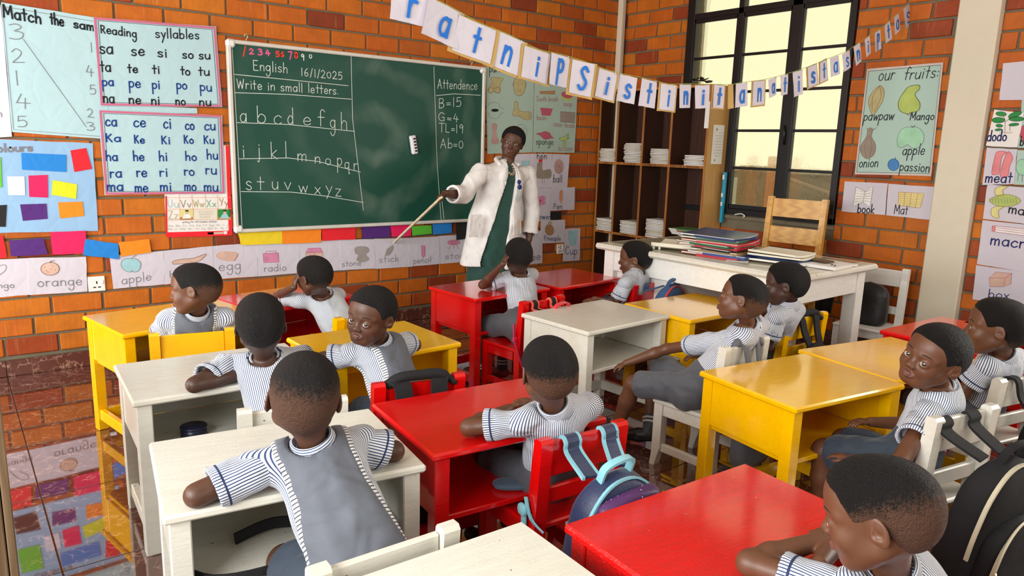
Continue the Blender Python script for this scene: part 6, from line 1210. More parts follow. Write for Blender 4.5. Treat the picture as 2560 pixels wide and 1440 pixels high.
M_SHIRT = stripe_mat('blue_pinstripe_shirt', .0072, 'arc'); M_SLEEVE = stripe_mat('blue_pinstripe_sleeve', 44, band=(.018,.023)); M_COLLAR = stripe_mat('blue_pinstripe_collar', .0068, 'z'); M_PIPING = stripe_mat('striped_vest_piping', .0095, 'z', blue=(.10,.10,.11))
def fabric(name, col, fold=7.0): 
    m, nt, b = new_mat(name); v = world_coord(nt); f = noise(nt, v, 18, 4); nt.links.new(mixc(nt, f, [x*.85 for x in col], [x*1.15 for x in col]), b.inputs['Base Color']); b.inputs['Roughness'].default_value = .75; b.inputs['Sheen Weight'].default_value = .12
    fo = N(nt, 'ShaderNodeTexNoise', Scale=fold, Detail=2.0, Distortion=.5); nt.links.new(v, fo.inputs['Vector']); bump(nt, b, math_n(nt, 'ADD', fo.outputs['Fac'], math_n(nt, 'MULTIPLY', noise(nt, v, 600, 1), .02)), 1.0, .034); return m
M_VEST = fabric('slate_grey_vest', (.105,.115,.14)); M_SHORT = fabric('slate_grey_shorts', (.085,.09,.105)); M_SHORTD = fabric('dark_navy_shorts', (.022,.035,.055)); M_COAT = fabric('white_coat_cotton', (.74,.72,.70), 7.0); M_DRESS = fabric('dark_green_dress', (.006,.05,.036), 6.0)
M_SOCK = fabric('dark_grey_sock', (.05,.055,.055), 20); M_SOCKW = fabric('white_sock_band', (.6,.6,.58), 20); M_SHOE = plain('black_shoe', (.012,.012,.012), .4, .2); M_SHOER = plain('red_black_shoe', (.25,.02,.02), .5, .3)
def eye_mat():
    m, nt, b = new_mat('eyeball'); a = attr(nt, 'gz'); c = ramp(nt, a.outputs['Fac'], [(0,(.46,.42,.38)), (.862,(.50,.45,.41)), (.880,(.022,.010,.005)), (.955,(.030,.013,.007)), (.965,(.002,.002,.002)), (1,(.002,.002,.002))]); nt.links.new(c, b.inputs['Base Color']); b.inputs['Roughness'].default_value = .08; b.inputs['Coat Weight'].default_value = .6; return m
M_EYE = eye_mat(); M_BROW = plain('eyebrow_hair', (.012,.008,.006), .9, .3, .5, 300)
def make_eyes(L, Rm, s, gaze, parent, adult=False):
    g = V3(gaze)/np.linalg.norm(V3(gaze))
    for sx in (-1,1):
        ez = 0 if adult else -.0065; c = L(sx*.031,.0685,-.0025+ez); r = .0158*s; b = MB(); b.sphere(c, r, 28); me = bpy.data.meshes.new('eye'); me.from_pydata(b.v, [], b.f); me.shade_smooth(); me.materials.append(M_EYE)
        V = (np.array(b.v)-c)/r; at = me.attributes.new('gz', 'FLOAT', 'POINT'); at.data.foreach_set('value', np.clip(V@g, 0, 1).astype(f32)); me.update(); o = bpy.data.objects.new('eye', me); COL.objects.link(o); o.parent = parent; o.matrix_parent_inverse = Matrix.Translation(-Vector(parent.location))
        b = MB(); n = 9; pts = [Vector(L(sx*(.016+.034*i/n), .0865-.016*(i/n)**1.5, (.0235+ez if not adult else .0225)+.0030*math.sin(math.pi*(i/n*.9))-.0035*(i/n)**2)) for i in range(n+1)]; b.tube(pts, [.0010*s]+[.0019*s]*(n-3)+[.0015*s,.0011*s,.0006*s], 6); e = b.build('eyebrow', M_BROW, parent); e.matrix_parent_inverse = Matrix.Translation(-Vector(parent.location))
FOLD = lambda V, amp, seed=0: amp*(np.sin(V[:,0]*38+V[:,2]*27+seed)+.7*np.sin(V[:,1]*44-V[:,2]*35+seed*2)+.5*np.sin(V[:,0]*71-V[:,1]*53+V[:,2]*60+seed*3))
def person(name, label, P, hair='full', vest=False, skin=0, h=.0075, hf=.0032, s=1.0, face=True, shorts=None, socks=False, group='pupils in striped shirts', seed=0, fold=.0026):
    """P: dict of joints in world metres. pel, neck, head, hrot(yaw,pitch,roll deg), front (body front vector), shL/shR, elL/elR, wrL/wrR, hand=(fwd,palm,side,curl) per side, knL/knR, anL/anR"""
    base = (P['pel'][0], P['pel'][1], 0); root = empty('person', base, 0, label, 'person', group); g = lambda k: V3(P[k]); Rm = rot_head(*[R(a) for a in P['hrot']])
    hp, L = head_prims(P['head'], Rm, s, plump=1.04); pel, neck, head = g('pel'), g('neck'), g('head'); fr = V3(P['front']); lat, frn, ax = frame(neck-pel, fr); chest = pel+(neck-pel)*.70; skull = L(0,-.022,-.035)
    hands = []
    for sd in 'LR':
        if P.get('hand'+sd): fw, pn, ss, cu = P['hand'+sd][:4]; hands.append((g('wr'+sd), hand_prims(g('wr'+sd), fw, pn, ss, .86*s, cu)))
    pts = np.array([g(k) for k in P if k[:2] in ('pe','ne','sh','el','wr','kn','an')] + [head]); lo = pts.min(0)-.16; hi = pts.max(0)+.16; lo[2] = max(-.02, pts[:,2].min()-.10)
    zones = [(head-.13*s, head+.13*s, hf)] + [(w-.10, w+.10, max(hf, .0034)) for w, _ in hands if P.get('fine', True)]
    for sd in 'LR':
        if not P.get('hand'+sd): w_ = g('wr'+sd); fw = w_-g('el'+sd); hands.append((w_, hand_prims(w_, fw, np.array([0,0,-1.]) if abs(fw[2]) < .9*np.linalg.norm(fw) else -fr, 1 if sd == 'L' else -1, .86*s, .4))); zones.append((w_-.075, w_+.075, .0048))
    F_ = Field(lo, hi, h, zones)
    F_.add(ecap(pel, pel+(neck-pel)*.45, .092*s, .086*s, fr, .74), .03); F_.add(ecap(pel+(neck-pel)*.45, chest, .086*s, .096*s, fr, .70), .03)
    F_.add(cap(chest+(neck-chest)*.6, skull, .034*s, .035*s), .014)
    for sd in 'LR':
        sh, el, wr = g('sh'+sd), g('el'+sd), g('wr'+sd); F_.add(cap(chest+(neck-chest)*.40, sh, .034*s, .029*s), .018); F_.add(cap(sh, el, .030*s, .0265*s), .02); m_ = el+(wr-el)*.3; F_.add(cap(el, m_, .0265*s, .0275*s), .012); F_.add(cap(m_, wr, .0275*s, .0175*s), .012)
        kn, an = g('kn'+sd), g('an'+sd); hipj = pel+lat*(.052*s)*(1 if sd == 'R' else -1)-ax*.01; F_.add(cap(hipj, kn, .060*s, .044*s), .03); cf = kn+(an-kn)*.35; F_.add(cap(kn, cf, .042*s, .041*s), .015); F_.add(cap(cf, an, .041*s, .025*s), .015)
        fw = V3(P.get('foot', P['front'])); fw[2] = 0; fw /= np.linalg.norm(fw); F_.add(cap(an-np.array([0,0,.02]), an+fw*.09+np.array([0,0,-.03]), .022*s, .018*s), .015)
    for w, hh in hands:
        for pr, k in hh: F_.add(pr, k)
    for pr, k, cut in hp: F_.add(pr, k, cut)
    C = V3(P['head'])
    def lip(V):
        q = (V-C) @ Rm / s; d = np.minimum(np.abs(q[:,2]+.0592)/.0070, np.abs(q[:,2]+.0695)/.0085); return np.clip(1.25-d, 0, 1)*np.clip((q[:,1]-.075)/.006, 0, 1)*(np.abs(q[:,0]) < .022)
    to_mesh('body', F_, SK[skin], root, {'lip': lip})
    # hair
    H = hair_field(C, Rm, s, {'full':.0065,'fade':.0045,'bald':.0022,'soft':.005}[hair]*s, hf if h < .009 else .004)
    def hz(V): q = (V-C) @ Rm / s; return q[:,2]+.012*np.clip(q[:,1]/.05, -1, 1)
    rs = np.random.RandomState(seed+1)
    to_mesh('hair', H, HM[hair], root, {'hz': hz}, disp=lambda V: V + ((V-C)/np.linalg.norm(V-C, axis=1)[:,None])*(rs.rand(len(V),1)-.5)*(.0016 if hair == 'full' else .0009))
    if face: make_eyes(L, Rm, s, P['gaze']/np.linalg.norm(P['gaze'])*.62+Rm[:,1]*.38 if 'gaze' in P else Rm[:,1], root)
    # shirt
    def sv(ax0, l_, f_, w_): return lambda V: np.stack([(V-ax0)@l_, ((V-ax0)@f_)/.72, (V-ax0)@w_], 1)
    o_ = .011*s; S_ = Field(pts[:, :].min(0)-.14, pts.max(0)+.14, max(.0055, hf*1.7)) if False else Field(np.minimum(np.minimum(pel, neck), np.minimum(g('shL'), g('shR')))-.15, np.maximum(np.maximum(pel, neck), np.maximum(g('shL'), g('shR')))+.13, .0058 if h < .009 else .0075)
    def torso(Fi, o_): 
        Fi.add(ecap(pel-ax*.005, pel+(neck-pel)*.45, .100*s+o_, .092*s+o_, fr, .76), .03); Fi.add(ecap(pel+(neck-pel)*.45, chest, .092*s+o_, .100*s+o_, fr, .72), .03)
        for sd in 'LR': Fi.add(cap(chest+(neck-chest)*.50, g('sh'+sd), .044*s+o_, .036*s+o_), .035)
        Fi.add(cap(chest+(neck-chest)*.7, neck, .040*s+o_, .034*s+o_*.5), .02)
    nA = chest+(neck-chest)*.6; nu = skull-nA; nu = nu/np.linalg.norm(nu); ncc = nA+nu*max(.01, float((neck-nA)@nu)+.006)
    def ncut(X, Y, Z):
        x, y, z = X-ncc[0], Y-ncc[1], Z-ncc[2]; t = x*nu[0]+y*nu[1]+z*nu[2]; r_ = np.sqrt(np.maximum(x*x+y*y+z*z-t*t, 0)); return np.minimum(t-.010*s, .058*s-r_)
    torso(S_, o_*.75); S_.clip(ncut); tor = to_mesh('shirt', S_, M_SHIRT, root, {'sv': sv(pel, lat, frn, ax)}, disp=lambda V: V+FOLD(V, fold, seed)[:,None]*((V-(pel+neck)/2)/np.linalg.norm(V-(pel+neck)/2, axis=1)[:,None]))
    for sd in 'LR':
        sh, el = g('sh'+sd), g('el'+sd); d = el-sh; Ln = np.linalg.norm(d); d = d/Ln; e = sh+d*Ln*P.get('sleeve', .66); l2, f2, w2 = frame(-d, fr if abs(d@(fr/np.linalg.norm(fr))) < .9 else np.array([0,0,1.]))
        SL = Field(np.minimum(sh, e)-.075, np.maximum(sh, e)+.075, .0042 if h < .009 else .006); SL.add(cap(sh+(chest-sh)*.12, e, .043*s, .053*s), .01); SL.clip(lambda X, Y, Z: (X-e[0])*d[0]+(Y-e[1])*d[1]+(Z-e[2])*d[2])
        SL.add(cap(e-d*.022, e+d*.05, .041*s, .047*s), .004, True); to_mesh('sleeve', SL, M_SLEEVE, tor, {'sv': (lambda e, l2, f2, w2: lambda V: np.stack([(V-e)@l2, (V-e)@f2, (V-e)@w2], 1))(e, l2, f2, w2)}, disp=lambda V: V+FOLD(V, fold*1.1, seed+5)[:,None]*np.array([[0,0,1.]])).matrix_parent_inverse = Matrix()
    # collar: stand and fold around the neck
    nd = nu; l3, f3, w3 = frame(nd, fr); vs = []; n = 32; prof = [(.041,-.012),(.042,.014),(.0425,.033),(.0450,.0365),(.0485,.033),(.0545,.012),(.0625,-.010),(.0605,-.0115),(.0515,.010),(.0450,.028)]
    for r_, z_ in prof:
        for k in range(n): a = 2*math.pi*k/n; dip = .016*max(0, math.sin(a))**2; vs.append(ncc+(l3*math.cos(a)*r_*s*1.05+f3*math.sin(a)*r_*s*.98+w3*((z_-dip)*s)))
    m_ = len(prof); Q = np.array([(i*n+k, i*n+(k+1)%n, ((i+1)%m_)*n+(k+1)%n, ((i+1)%m_)*n+k) for i in range(m_) for k in range(n)]); hh = np.cumsum([0]+[math.hypot(prof[i+1][0]-prof[i][0], prof[i+1][1]-prof[i][1]) for i in range(m_-1)])
    to_mesh('collar', (np.array(vs), Q), M_COLLAR, tor, {'sv': lambda V: np.stack([np.zeros(len(V)), np.zeros(len(V)), np.repeat(hh, n)], 1)}).matrix_parent_inverse = Matrix()
    if vest:
        for nm, off, wd, mt in (('vest', .0145, 0.0, M_VEST), ('piping', .0115, .0085, M_PIPING)):
            VF = Field(np.minimum(pel, neck)-.17, np.maximum(pel, neck)+.15, .0058 if h < .009 else .007); torso(VF, o_*.75+off-.004)
            T_ = np.linalg.norm(neck-pel)
            def reg(X, Y, Z):
                x, y, z = X-pel[0], Y-pel[1], Z-pel[2]; t = (x*ax[0]+y*ax[1]+z*ax[2])/T_; u = np.abs(x*lat[0]+y*lat[1]+z*lat[2]); w_ = np.interp(t, [-.6,.0,.25,.55,.8,.95,1.1], [.128,.118,.100,.082,.080,.084,.078])*s + wd
                nk = np.sqrt((X-neck[0])**2+(Y-neck[1])**2+(Z-neck[2]-.01)**2); return np.maximum(u-w_, (.050*s-wd*.3-nk))
            VF.clip(reg); VF.clip(ncut); vo = to_mesh(nm, VF, mt, root, {'sv': sv(pel, lat, frn, ax)}, disp=lambda V: V+FOLD(V, fold, seed)[:,None]*((V-(pel+neck)/2)/np.linalg.norm(V-(pel+neck)/2, axis=1)[:,None]))
    # shorts
    SM = shorts or M_SHORT; kl = .84; q = np.array([pel]+[g('knL'), g('knR')]); B = Field(q.min(0)-.15, q.max(0)+.12, .0065 if h < .009 else .009); B.add(ecap(pel-ax*.03, pel+ax*.045, .108*s, .106*s, fr, .80), .03)
    for sd, sg in (('R',1),('L',-1)): hj = pel+lat*.054*s*sg-ax*.01; kn = g('kn'+sd); e = hj+(kn-hj)*kl; B.add(cap(hj, e, .072*s, .066*s), .03)
    e_ = [(pel+(g('kn'+sd)-pel)*.86, (g('kn'+sd)-pel)/np.linalg.norm(g('kn'+sd)-pel)) for sd in 'LR']
    for (e, d) in e_: B.add(cap(e+d*.012, e+d*.10, .054*s, .06*s), .004, True)
    to_mesh('shorts', B, SM, root, disp=lambda V: V+FOLD(V, .0026, seed+7)[:,None]*np.array([[.5,.5,.8]]))
    for sd in 'LR':
        an, kn = g('an'+sd), g('kn'+sd); up = (kn-an)/np.linalg.norm(kn-an); fw = V3(P.get('foot', P['front'])); fw[2] = 0; fw /= np.linalg.norm(fw); K = Field(an-.16, an+.16, .006 if h < .009 else .009)
        K.add(cap(an+up*(-.01), an+up*.055, .031*s, .036*s), .01); so = to_mesh('sock', K, M_SOCK, root)
        if socks:
            for q_ in (.032,.050): b = MB(); b.tube([an+up*q_, an+up*(q_+.009)], [.0375*s, .0385*s], 18); x = b.build('sock_band', M_SOCKW, so)
        K = Field(an-.17, an+.17, .006 if h < .009 else .009); K.add(cap(an+np.array([0,0,-.022])-fw*.012, an+fw*.045+np.array([0,0,-.03]), .034*s, .034*s), .02); K.add(cap(an+fw*.045+np.array([0,0,-.034]), an+fw*.105+np.array([0,0,-.040]), .034*s, .028*s), .02)
        zb = an[2]-.062; K.clip(lambda X, Y, Z: zb-Z); to_mesh('shoe', K, M_SHOER if P.get('redshoe') else M_SHOE, root)
    return root
def seat_pose(cx, cy, yaw, lean=.12, twist=0, headc=None, hrot=(0,0,0), neckz=.635, pelz=.385, shw=.118, side=0.0, back=.02):
    """default sitting pose on a chair at cx,cy facing yaw degrees; lean = neck forward shift in metres"""
    y = R(yaw); f = np.array([-math.sin(y), math.cos(y), 0]); l = np.array([math.cos(y), math.sin(y), 0]); c = np.array([cx, cy, 0]); y2 = R(yaw+twist); l2 = np.array([math.cos(y2), math.sin(y2), 0]); f2 = np.array([-math.sin(y2), math.cos(y2), 0])
    pel = c - f*back + np.array([0,0,pelz]); neck = pel + f*lean + l*side; neck[2] = neckz; sh = neck + np.array([0,0,-.035]); P = dict(pel=pel, neck=neck, front=f2*1.0, hrot=hrot)
    P['head'] = V3(headc) if headc is not None else neck+np.array([0,0,.145])+f*.02
    for sd, sg in (('R',1),('L',-1)):
        P['sh'+sd] = sh + l2*shw*sg + f2*.005; P['kn'+sd] = pel + f*.255 + l*.075*sg + np.array([0,0,-.045]); P['an'+sd] = pel + f*.24 + l*.075*sg; P['an'+sd][2] = .065
        P['el'+sd] = P['sh'+sd] + f*.06 + l*.05*sg + np.array([0,0,-.145]); P['wr'+sd] = P['el'+sd] + f*.13 - l*.06*sg + np.array([0,0,.01])
    P['foot'] = f; return P, f, l

# ================================================================== the pupils
def pt(px, py, z): return np.array(at_z(px, py, z))
def base_pose(key, neck, head, hrot, twist=0, lean=None, dyaw=0, **k):
    c = CH[key]; yaw = math.degrees(c.rotation_euler.z)+dyaw; P, f, l = seat_pose(c.location.x, c.location.y, yaw, twist=twist, **k); d = neck-P['neck']; P['neck'] = neck; P['head'] = head; P['hrot'] = hrot
    for sd in 'LR':
        for q in ('sh','el','wr'): P[q+sd] = P[q+sd]+d
    return P, f, l
def arm(P, sd, el, wr, sh=None):
    P['el'+sd] = V3(el); P['wr'+sd] = V3(wr)
    if sh is not None: P['sh'+sd] = V3(sh)
DZ = .54+.030
# boy 1, far left, profile to the left
P, f, l = base_pose('C1', pt(490,776,.63), pt(485,722,.742), (62,-3,4), twist=-6)
arm(P, 'L', P['shL']+f*.10+l*-.03+np.array([0,0,-.10]), P['shL']+f*.22+l*.05+np.array([0,0,-.09])); arm(P, 'R', P['shR']+f*.10+l*.03+np.array([0,0,-.10]), P['shR']+f*.22-l*.05+np.array([0,0,-.09]))
person('boy1', 'boy in a grey vest at the far left yellow desk, in profile facing left', P, 'fade', vest=True, skin=1, h=.009, hf=.0034, s=.95, seed=1)
# boy 2, cheek on his hand
P, f, l = base_pose('C2', pt(800,728,.618), pt(785,690,.722), (22,-8,-6), twist=4, shw=.112)
el = pt(694,742,DZ); P['shL'] = P['neck']-l*.105+np.array([0,0,-.035]); hd = P['head']; arm(P, 'L', el, hd+l*(-.085)+f*.035+np.array([0,0,-.050])); P['handL'] = (np.array([.25,.1,.9]), l, 1, .5)
arm(P, 'R', P['shR']+f*.12+np.array([0,0,-.08]), P['shR']+f*.20-l*.12+np.array([0,0,-.07]))
person('boy2', 'pupil leaning his cheek on his hand at the red desk by the front wall', P, 'soft', skin=0, h=.009, hf=.0036, s=.87, face=False, seed=2)
# boy 3, seen straight from behind
P, f, l = base_pose('C3', pt(656,880,.628), pt(651,812,.752), (-16,0,0), twist=0)
el = pt(486,962,DZ-.002); arm(P, 'L', el, el+l*.17+f*.07); P['shL'] = P['neck']-l*.118+f*.02+np.array([0,0,-.038]); arm(P, 'R', P['shR']+f*.13+l*.05+np.array([0,0,-.035]), P['shR']+f*.17-l*.10+np.array([0,0,-.03]))
P['handL'] = (l, np.array([0,0,-1.]), 1, .3)
person('boy3', 'boy with very dark round hair seen from behind, elbows on the far left white desk', P, 'full', skin=2, h=.009, hf=.0034, s=.93, face=False, seed=3)
# boy 4, looking back over his shoulder
P, f, l = base_pose('C4', pt(944,852,.628), pt(927,789,.748), (119,-2,-9), twist=24, dyaw=6)
el = pt(806,898,DZ); er = pt(1036,862,DZ); arm(P, 'L', el, el+l*.16+f*.06, P['neck']-l*.115-f*.01+np.array([0,0,-.035])); arm(P, 'R', er, er-l*.16+f*.06, P['neck']+l*.112+f*.04+np.array([0,0,-.035]))
P['gaze'] = V3(CC)-P['head']+np.array([-.25,0,0]); P['handL'] = (l, np.array([0,0,-1.]), 1, .3)
person('boy4', 'boy in a grey vest twisting round to look back at the camera, middle yellow desk', P, 'full', vest=True, skin=0, h=.008, hf=.0026, s=.94, shorts=M_SHORTD, seed=4)
# boy 5, large, from behind
P, f, l = base_pose('C5', pt(778,1098,.640), pt(760,993,.765), (-20,4,6), twist=-14)
el = pt(492,1238,DZ-.002); er = pt(984,1128,DZ-.002); arm(P, 'L', el, el+l*.18+f*.07, P['neck']-l*.135+f*.0+np.array([0,0,-.040])); arm(P, 'R', er, er-l*.15+f*.09, P['neck']+l*.125-f*.01+np.array([0,0,-.034]))
P['pel'] = P['pel']+l*.03+f*.02; P['sleeve'] = .74
person('boy5', 'boy in a grey vest with striped piping seen from behind, nearest on the left', P, 'bald', vest=True, skin=0, h=.008, hf=.0024, s=.98, face=False, shorts=M_SHORTD, seed=5, fold=.0034)
# boy 6, arms folded on the central red desk
P, f, l = base_pose('C6', pt(1388,1010,.632), pt(1372,930,.752), (-24,0,0), twist=-6)
el = pt(1172,1068,DZ); w = pt(1272,1022,DZ+.012); arm(P, 'L', el, w, P['neck']-l*.118+f*.01+np.array([0,0,-.036])); P['handL'] = ((w-el)*.8+np.array([.02,.01,.0]), np.array([.1,-.6,-.8]), -1, .35)
er = pt(1478,1012,DZ-.01); w2 = pt(1338,1004,DZ); arm(P, 'R', er, w2, P['neck']+l*.118+f*.01+np.array([0,0,-.036])); P['handR'] = ((w2-er)*.8, np.array([0,0,-1.]), -1, .3)
person('boy6', 'boy with faded dark hair folding his arms on the central red desk', P, 'fade', skin=1, h=.008, hf=.0024, s=.89, face=False, seed=6)
# boy 7, hands on his ears
P, f, l = base_pose('C7', pt(1303,678,.640), pt(1296,640,.748), (-28,2,2), twist=-8)
el = pt(1207,712,DZ); hd = P['head']; arm(P, 'L', el, hd-l*.115-f*.0+np.array([0,0,-.035]), P['neck']-l*.112+f*.02+np.array([0,0,-.035])); P['handL'] = (np.array([.55,.1,.8]), l, 1, .55)
arm(P, 'R', P['neck']+l*.16+f*.17+np.array([0,0,-.06]), hd+l*.10+f*.03+np.array([0,0,-.05]), P['neck']+l*.112+f*.02+np.array([0,0,-.035])); P['handR'] = (np.array([-.4,.1,.9]), -l, -1, .5)
P['foot'] = f-l*.3; P['redshoe'] = True
person('boy7', 'pupil holding both hands to his ears at the red desk in front of the teacher', P, 'soft', skin=0, h=.009, hf=.0036, s=.93, face=False, seed=7, socks=True)
# boy 8, far, profile
P, f, l = base_pose('C8', pt(1588,688,.605), pt(1586,646,.695), (40,-2,0), twist=10)
arm(P, 'L', P['shL']+f*.04-l*.03+np.array([0,0,-.14]), pt(1486,748,.50)); P['handL'] = (np.array([-.8,.3,-.1]), np.array([0,0,-1.]), 1, .3)
person('boy8', 'small boy in profile at the red desk beside the teacher table', P, 'soft', skin=1, h=.009, hf=.0036, s=.98, seed=8)
# boy 9, leaning back, legs out to the left
P, f, l = base_pose('C9', pt(1893,800,.665), pt(1853,747,.772), (28,12,8), twist=22, dyaw=30)
P['pel'] = pt(1742,965,.385); P['neck'] = pt(1890,802,.66); sl = V3((.92,.35,0)); sl /= np.linalg.norm(sl); P['front'] = np.array([-.55,.80,.25])
P['shL'] = P['neck']-sl*.112+np.array([-.02,.0,-.045]); P['shR'] = P['neck']+sl*.10+np.array([0,0,-.04])
P['knL'] = pt(1585,960,.335); P['anL'] = pt(1535,1085,.075); P['knR'] = pt(1640,905,.345); P['anR'] = pt(1622,1075,.075); P['foot'] = np.array([-.5,.86,0]); P['redshoe'] = False
arm(P, 'L', pt(1668,872,.47), pt(1565,908,.395), P['shL']); P['handL'] = (np.array([-.5,.5,-.35]), np.array([0,0,-1.]), 1, .4); P['sleeve'] = .72; arm(P, 'R', P['shR']+np.array([.02,.12,-.14]), P['shR']+np.array([-.12,.22,-.17]), P['shR'])
person('boy9', 'boy leaning far back on the white chair with his legs stretched to the left', P, 'fade', skin=1, h=.008, hf=.0026, s=.90, seed=9, socks=True)
# boy 10, hand at his mouth
P, f, l = base_pose('C10', pt(1972,768,.625), pt(1962,710,.738), (30,-4,0), twist=12, side=0)
P['pel'] = P['pel']-l*.08; arm(P, 'L', P['shL']+f*.03-l*.02+np.array([0,0,-.15]), P['shL']+f*.15+l*.02+np.array([0,0,-.17])); hd = P['head']; arm(P, 'R', P['neck']+l*.06+f*.22+np.array([0,0,-.06]), hd+f*.13-l*.06+np.array([0,0,-.09])); P['handR'] = (np.array([-.1,-.2,.9]), -f, 1, .6)
person('boy10', 'boy in profile holding a hand to his mouth on the yellow chair', P, 'full', skin=2, h=.009, hf=.003, s=.96, seed=10)
# boy 11, looking at the camera
P, f, l = base_pose('C11', pt(2362,962,.622), pt(2334,892,.742), (75,6,-17), twist=34, dyaw=14)
P['pel'] = P['pel']-l*.02; arm(P, 'L', pt(2245,1165,.46), pt(2130,1150,.40), P['neck']-l*.108-f*.01+np.array([0,0,-.040])); P['handL'] = (f, np.array([0,0,-1.]), 1, .4); P['sleeve'] = .62
arm(P, 'R', P['neck']+l*.13+f*.06+np.array([0,0,-.19]), P['pel']+f*.16+l*.06+np.array([0,0,.065])); P['gaze'] = V3(CC)-P['head']
person('boy11', 'boy in a striped shirt turning to look up at the camera, right side', P, 'full', skin=1, h=.008, hf=.0024, s=.98, shorts=M_SHORTD, seed=11)
# boy 12, right edge profile
P, f, l = base_pose('C12', pt(2512,884,.628), pt(2490,818,.745), (22,2,0), twist=8)
arm(P, 'L', P['shL']+f*.06-l*.03+np.array([0,0,-.12]), P['shL']+f*.19+l*.05+np.array([0,0,-.12]))
person('boy12', 'boy in profile facing left at the right edge, in front of the box drawing', P, 'soft', skin=1, h=.008, hf=.0026, s=1.0, seed=12)
# boy 13, head on his arm, bottom right
P, f, l = base_pose('C14', pt(2200,1402,.612), pt(2192,1283,.752), (22,-14,2), twist=6)
el = pt(1875,1408,DZ); hd = P['head']; w = pt(2050,1350,.60); arm(P, 'L', el, w, P['neck']-l*.11+f*.01+np.array([0,0,-.035])); P['handL'] = (l+f*.25, np.array([0,0,-1.]), 1, .3); P['sleeve'] = .62
arm(P, 'R', P['neck']+l*.12+f*.14+np.array([0,0,-.04]), hd+f*.10+l*.02+np.array([0,0,-.155])); P['handR'] = (-l, np.array([0,0,-1.]), -1, .3)
person('boy13', 'boy nearest the camera at the bottom right, resting his chin over folded arms', P, 'bald', skin=1, h=.008, hf=.0020, s=.92, seed=13)
# pupil 14, mostly outside the right edge
P, f, l = base_pose('C15', np.array([4.28,.68,.63]), np.array([4.27,.71,.76]), (10,0,0))
arm(P, 'L', P['shL']+f*.12-l*.03+np.array([0,0,-.08]), P['shL']+f*.22+l*.05+np.array([0,0,-.07]))
person('boy14', 'pupil whose striped shoulder just enters at the right edge', P, 'full', skin=0, h=.012, hf=.006, s=1.0, face=False, seed=14)

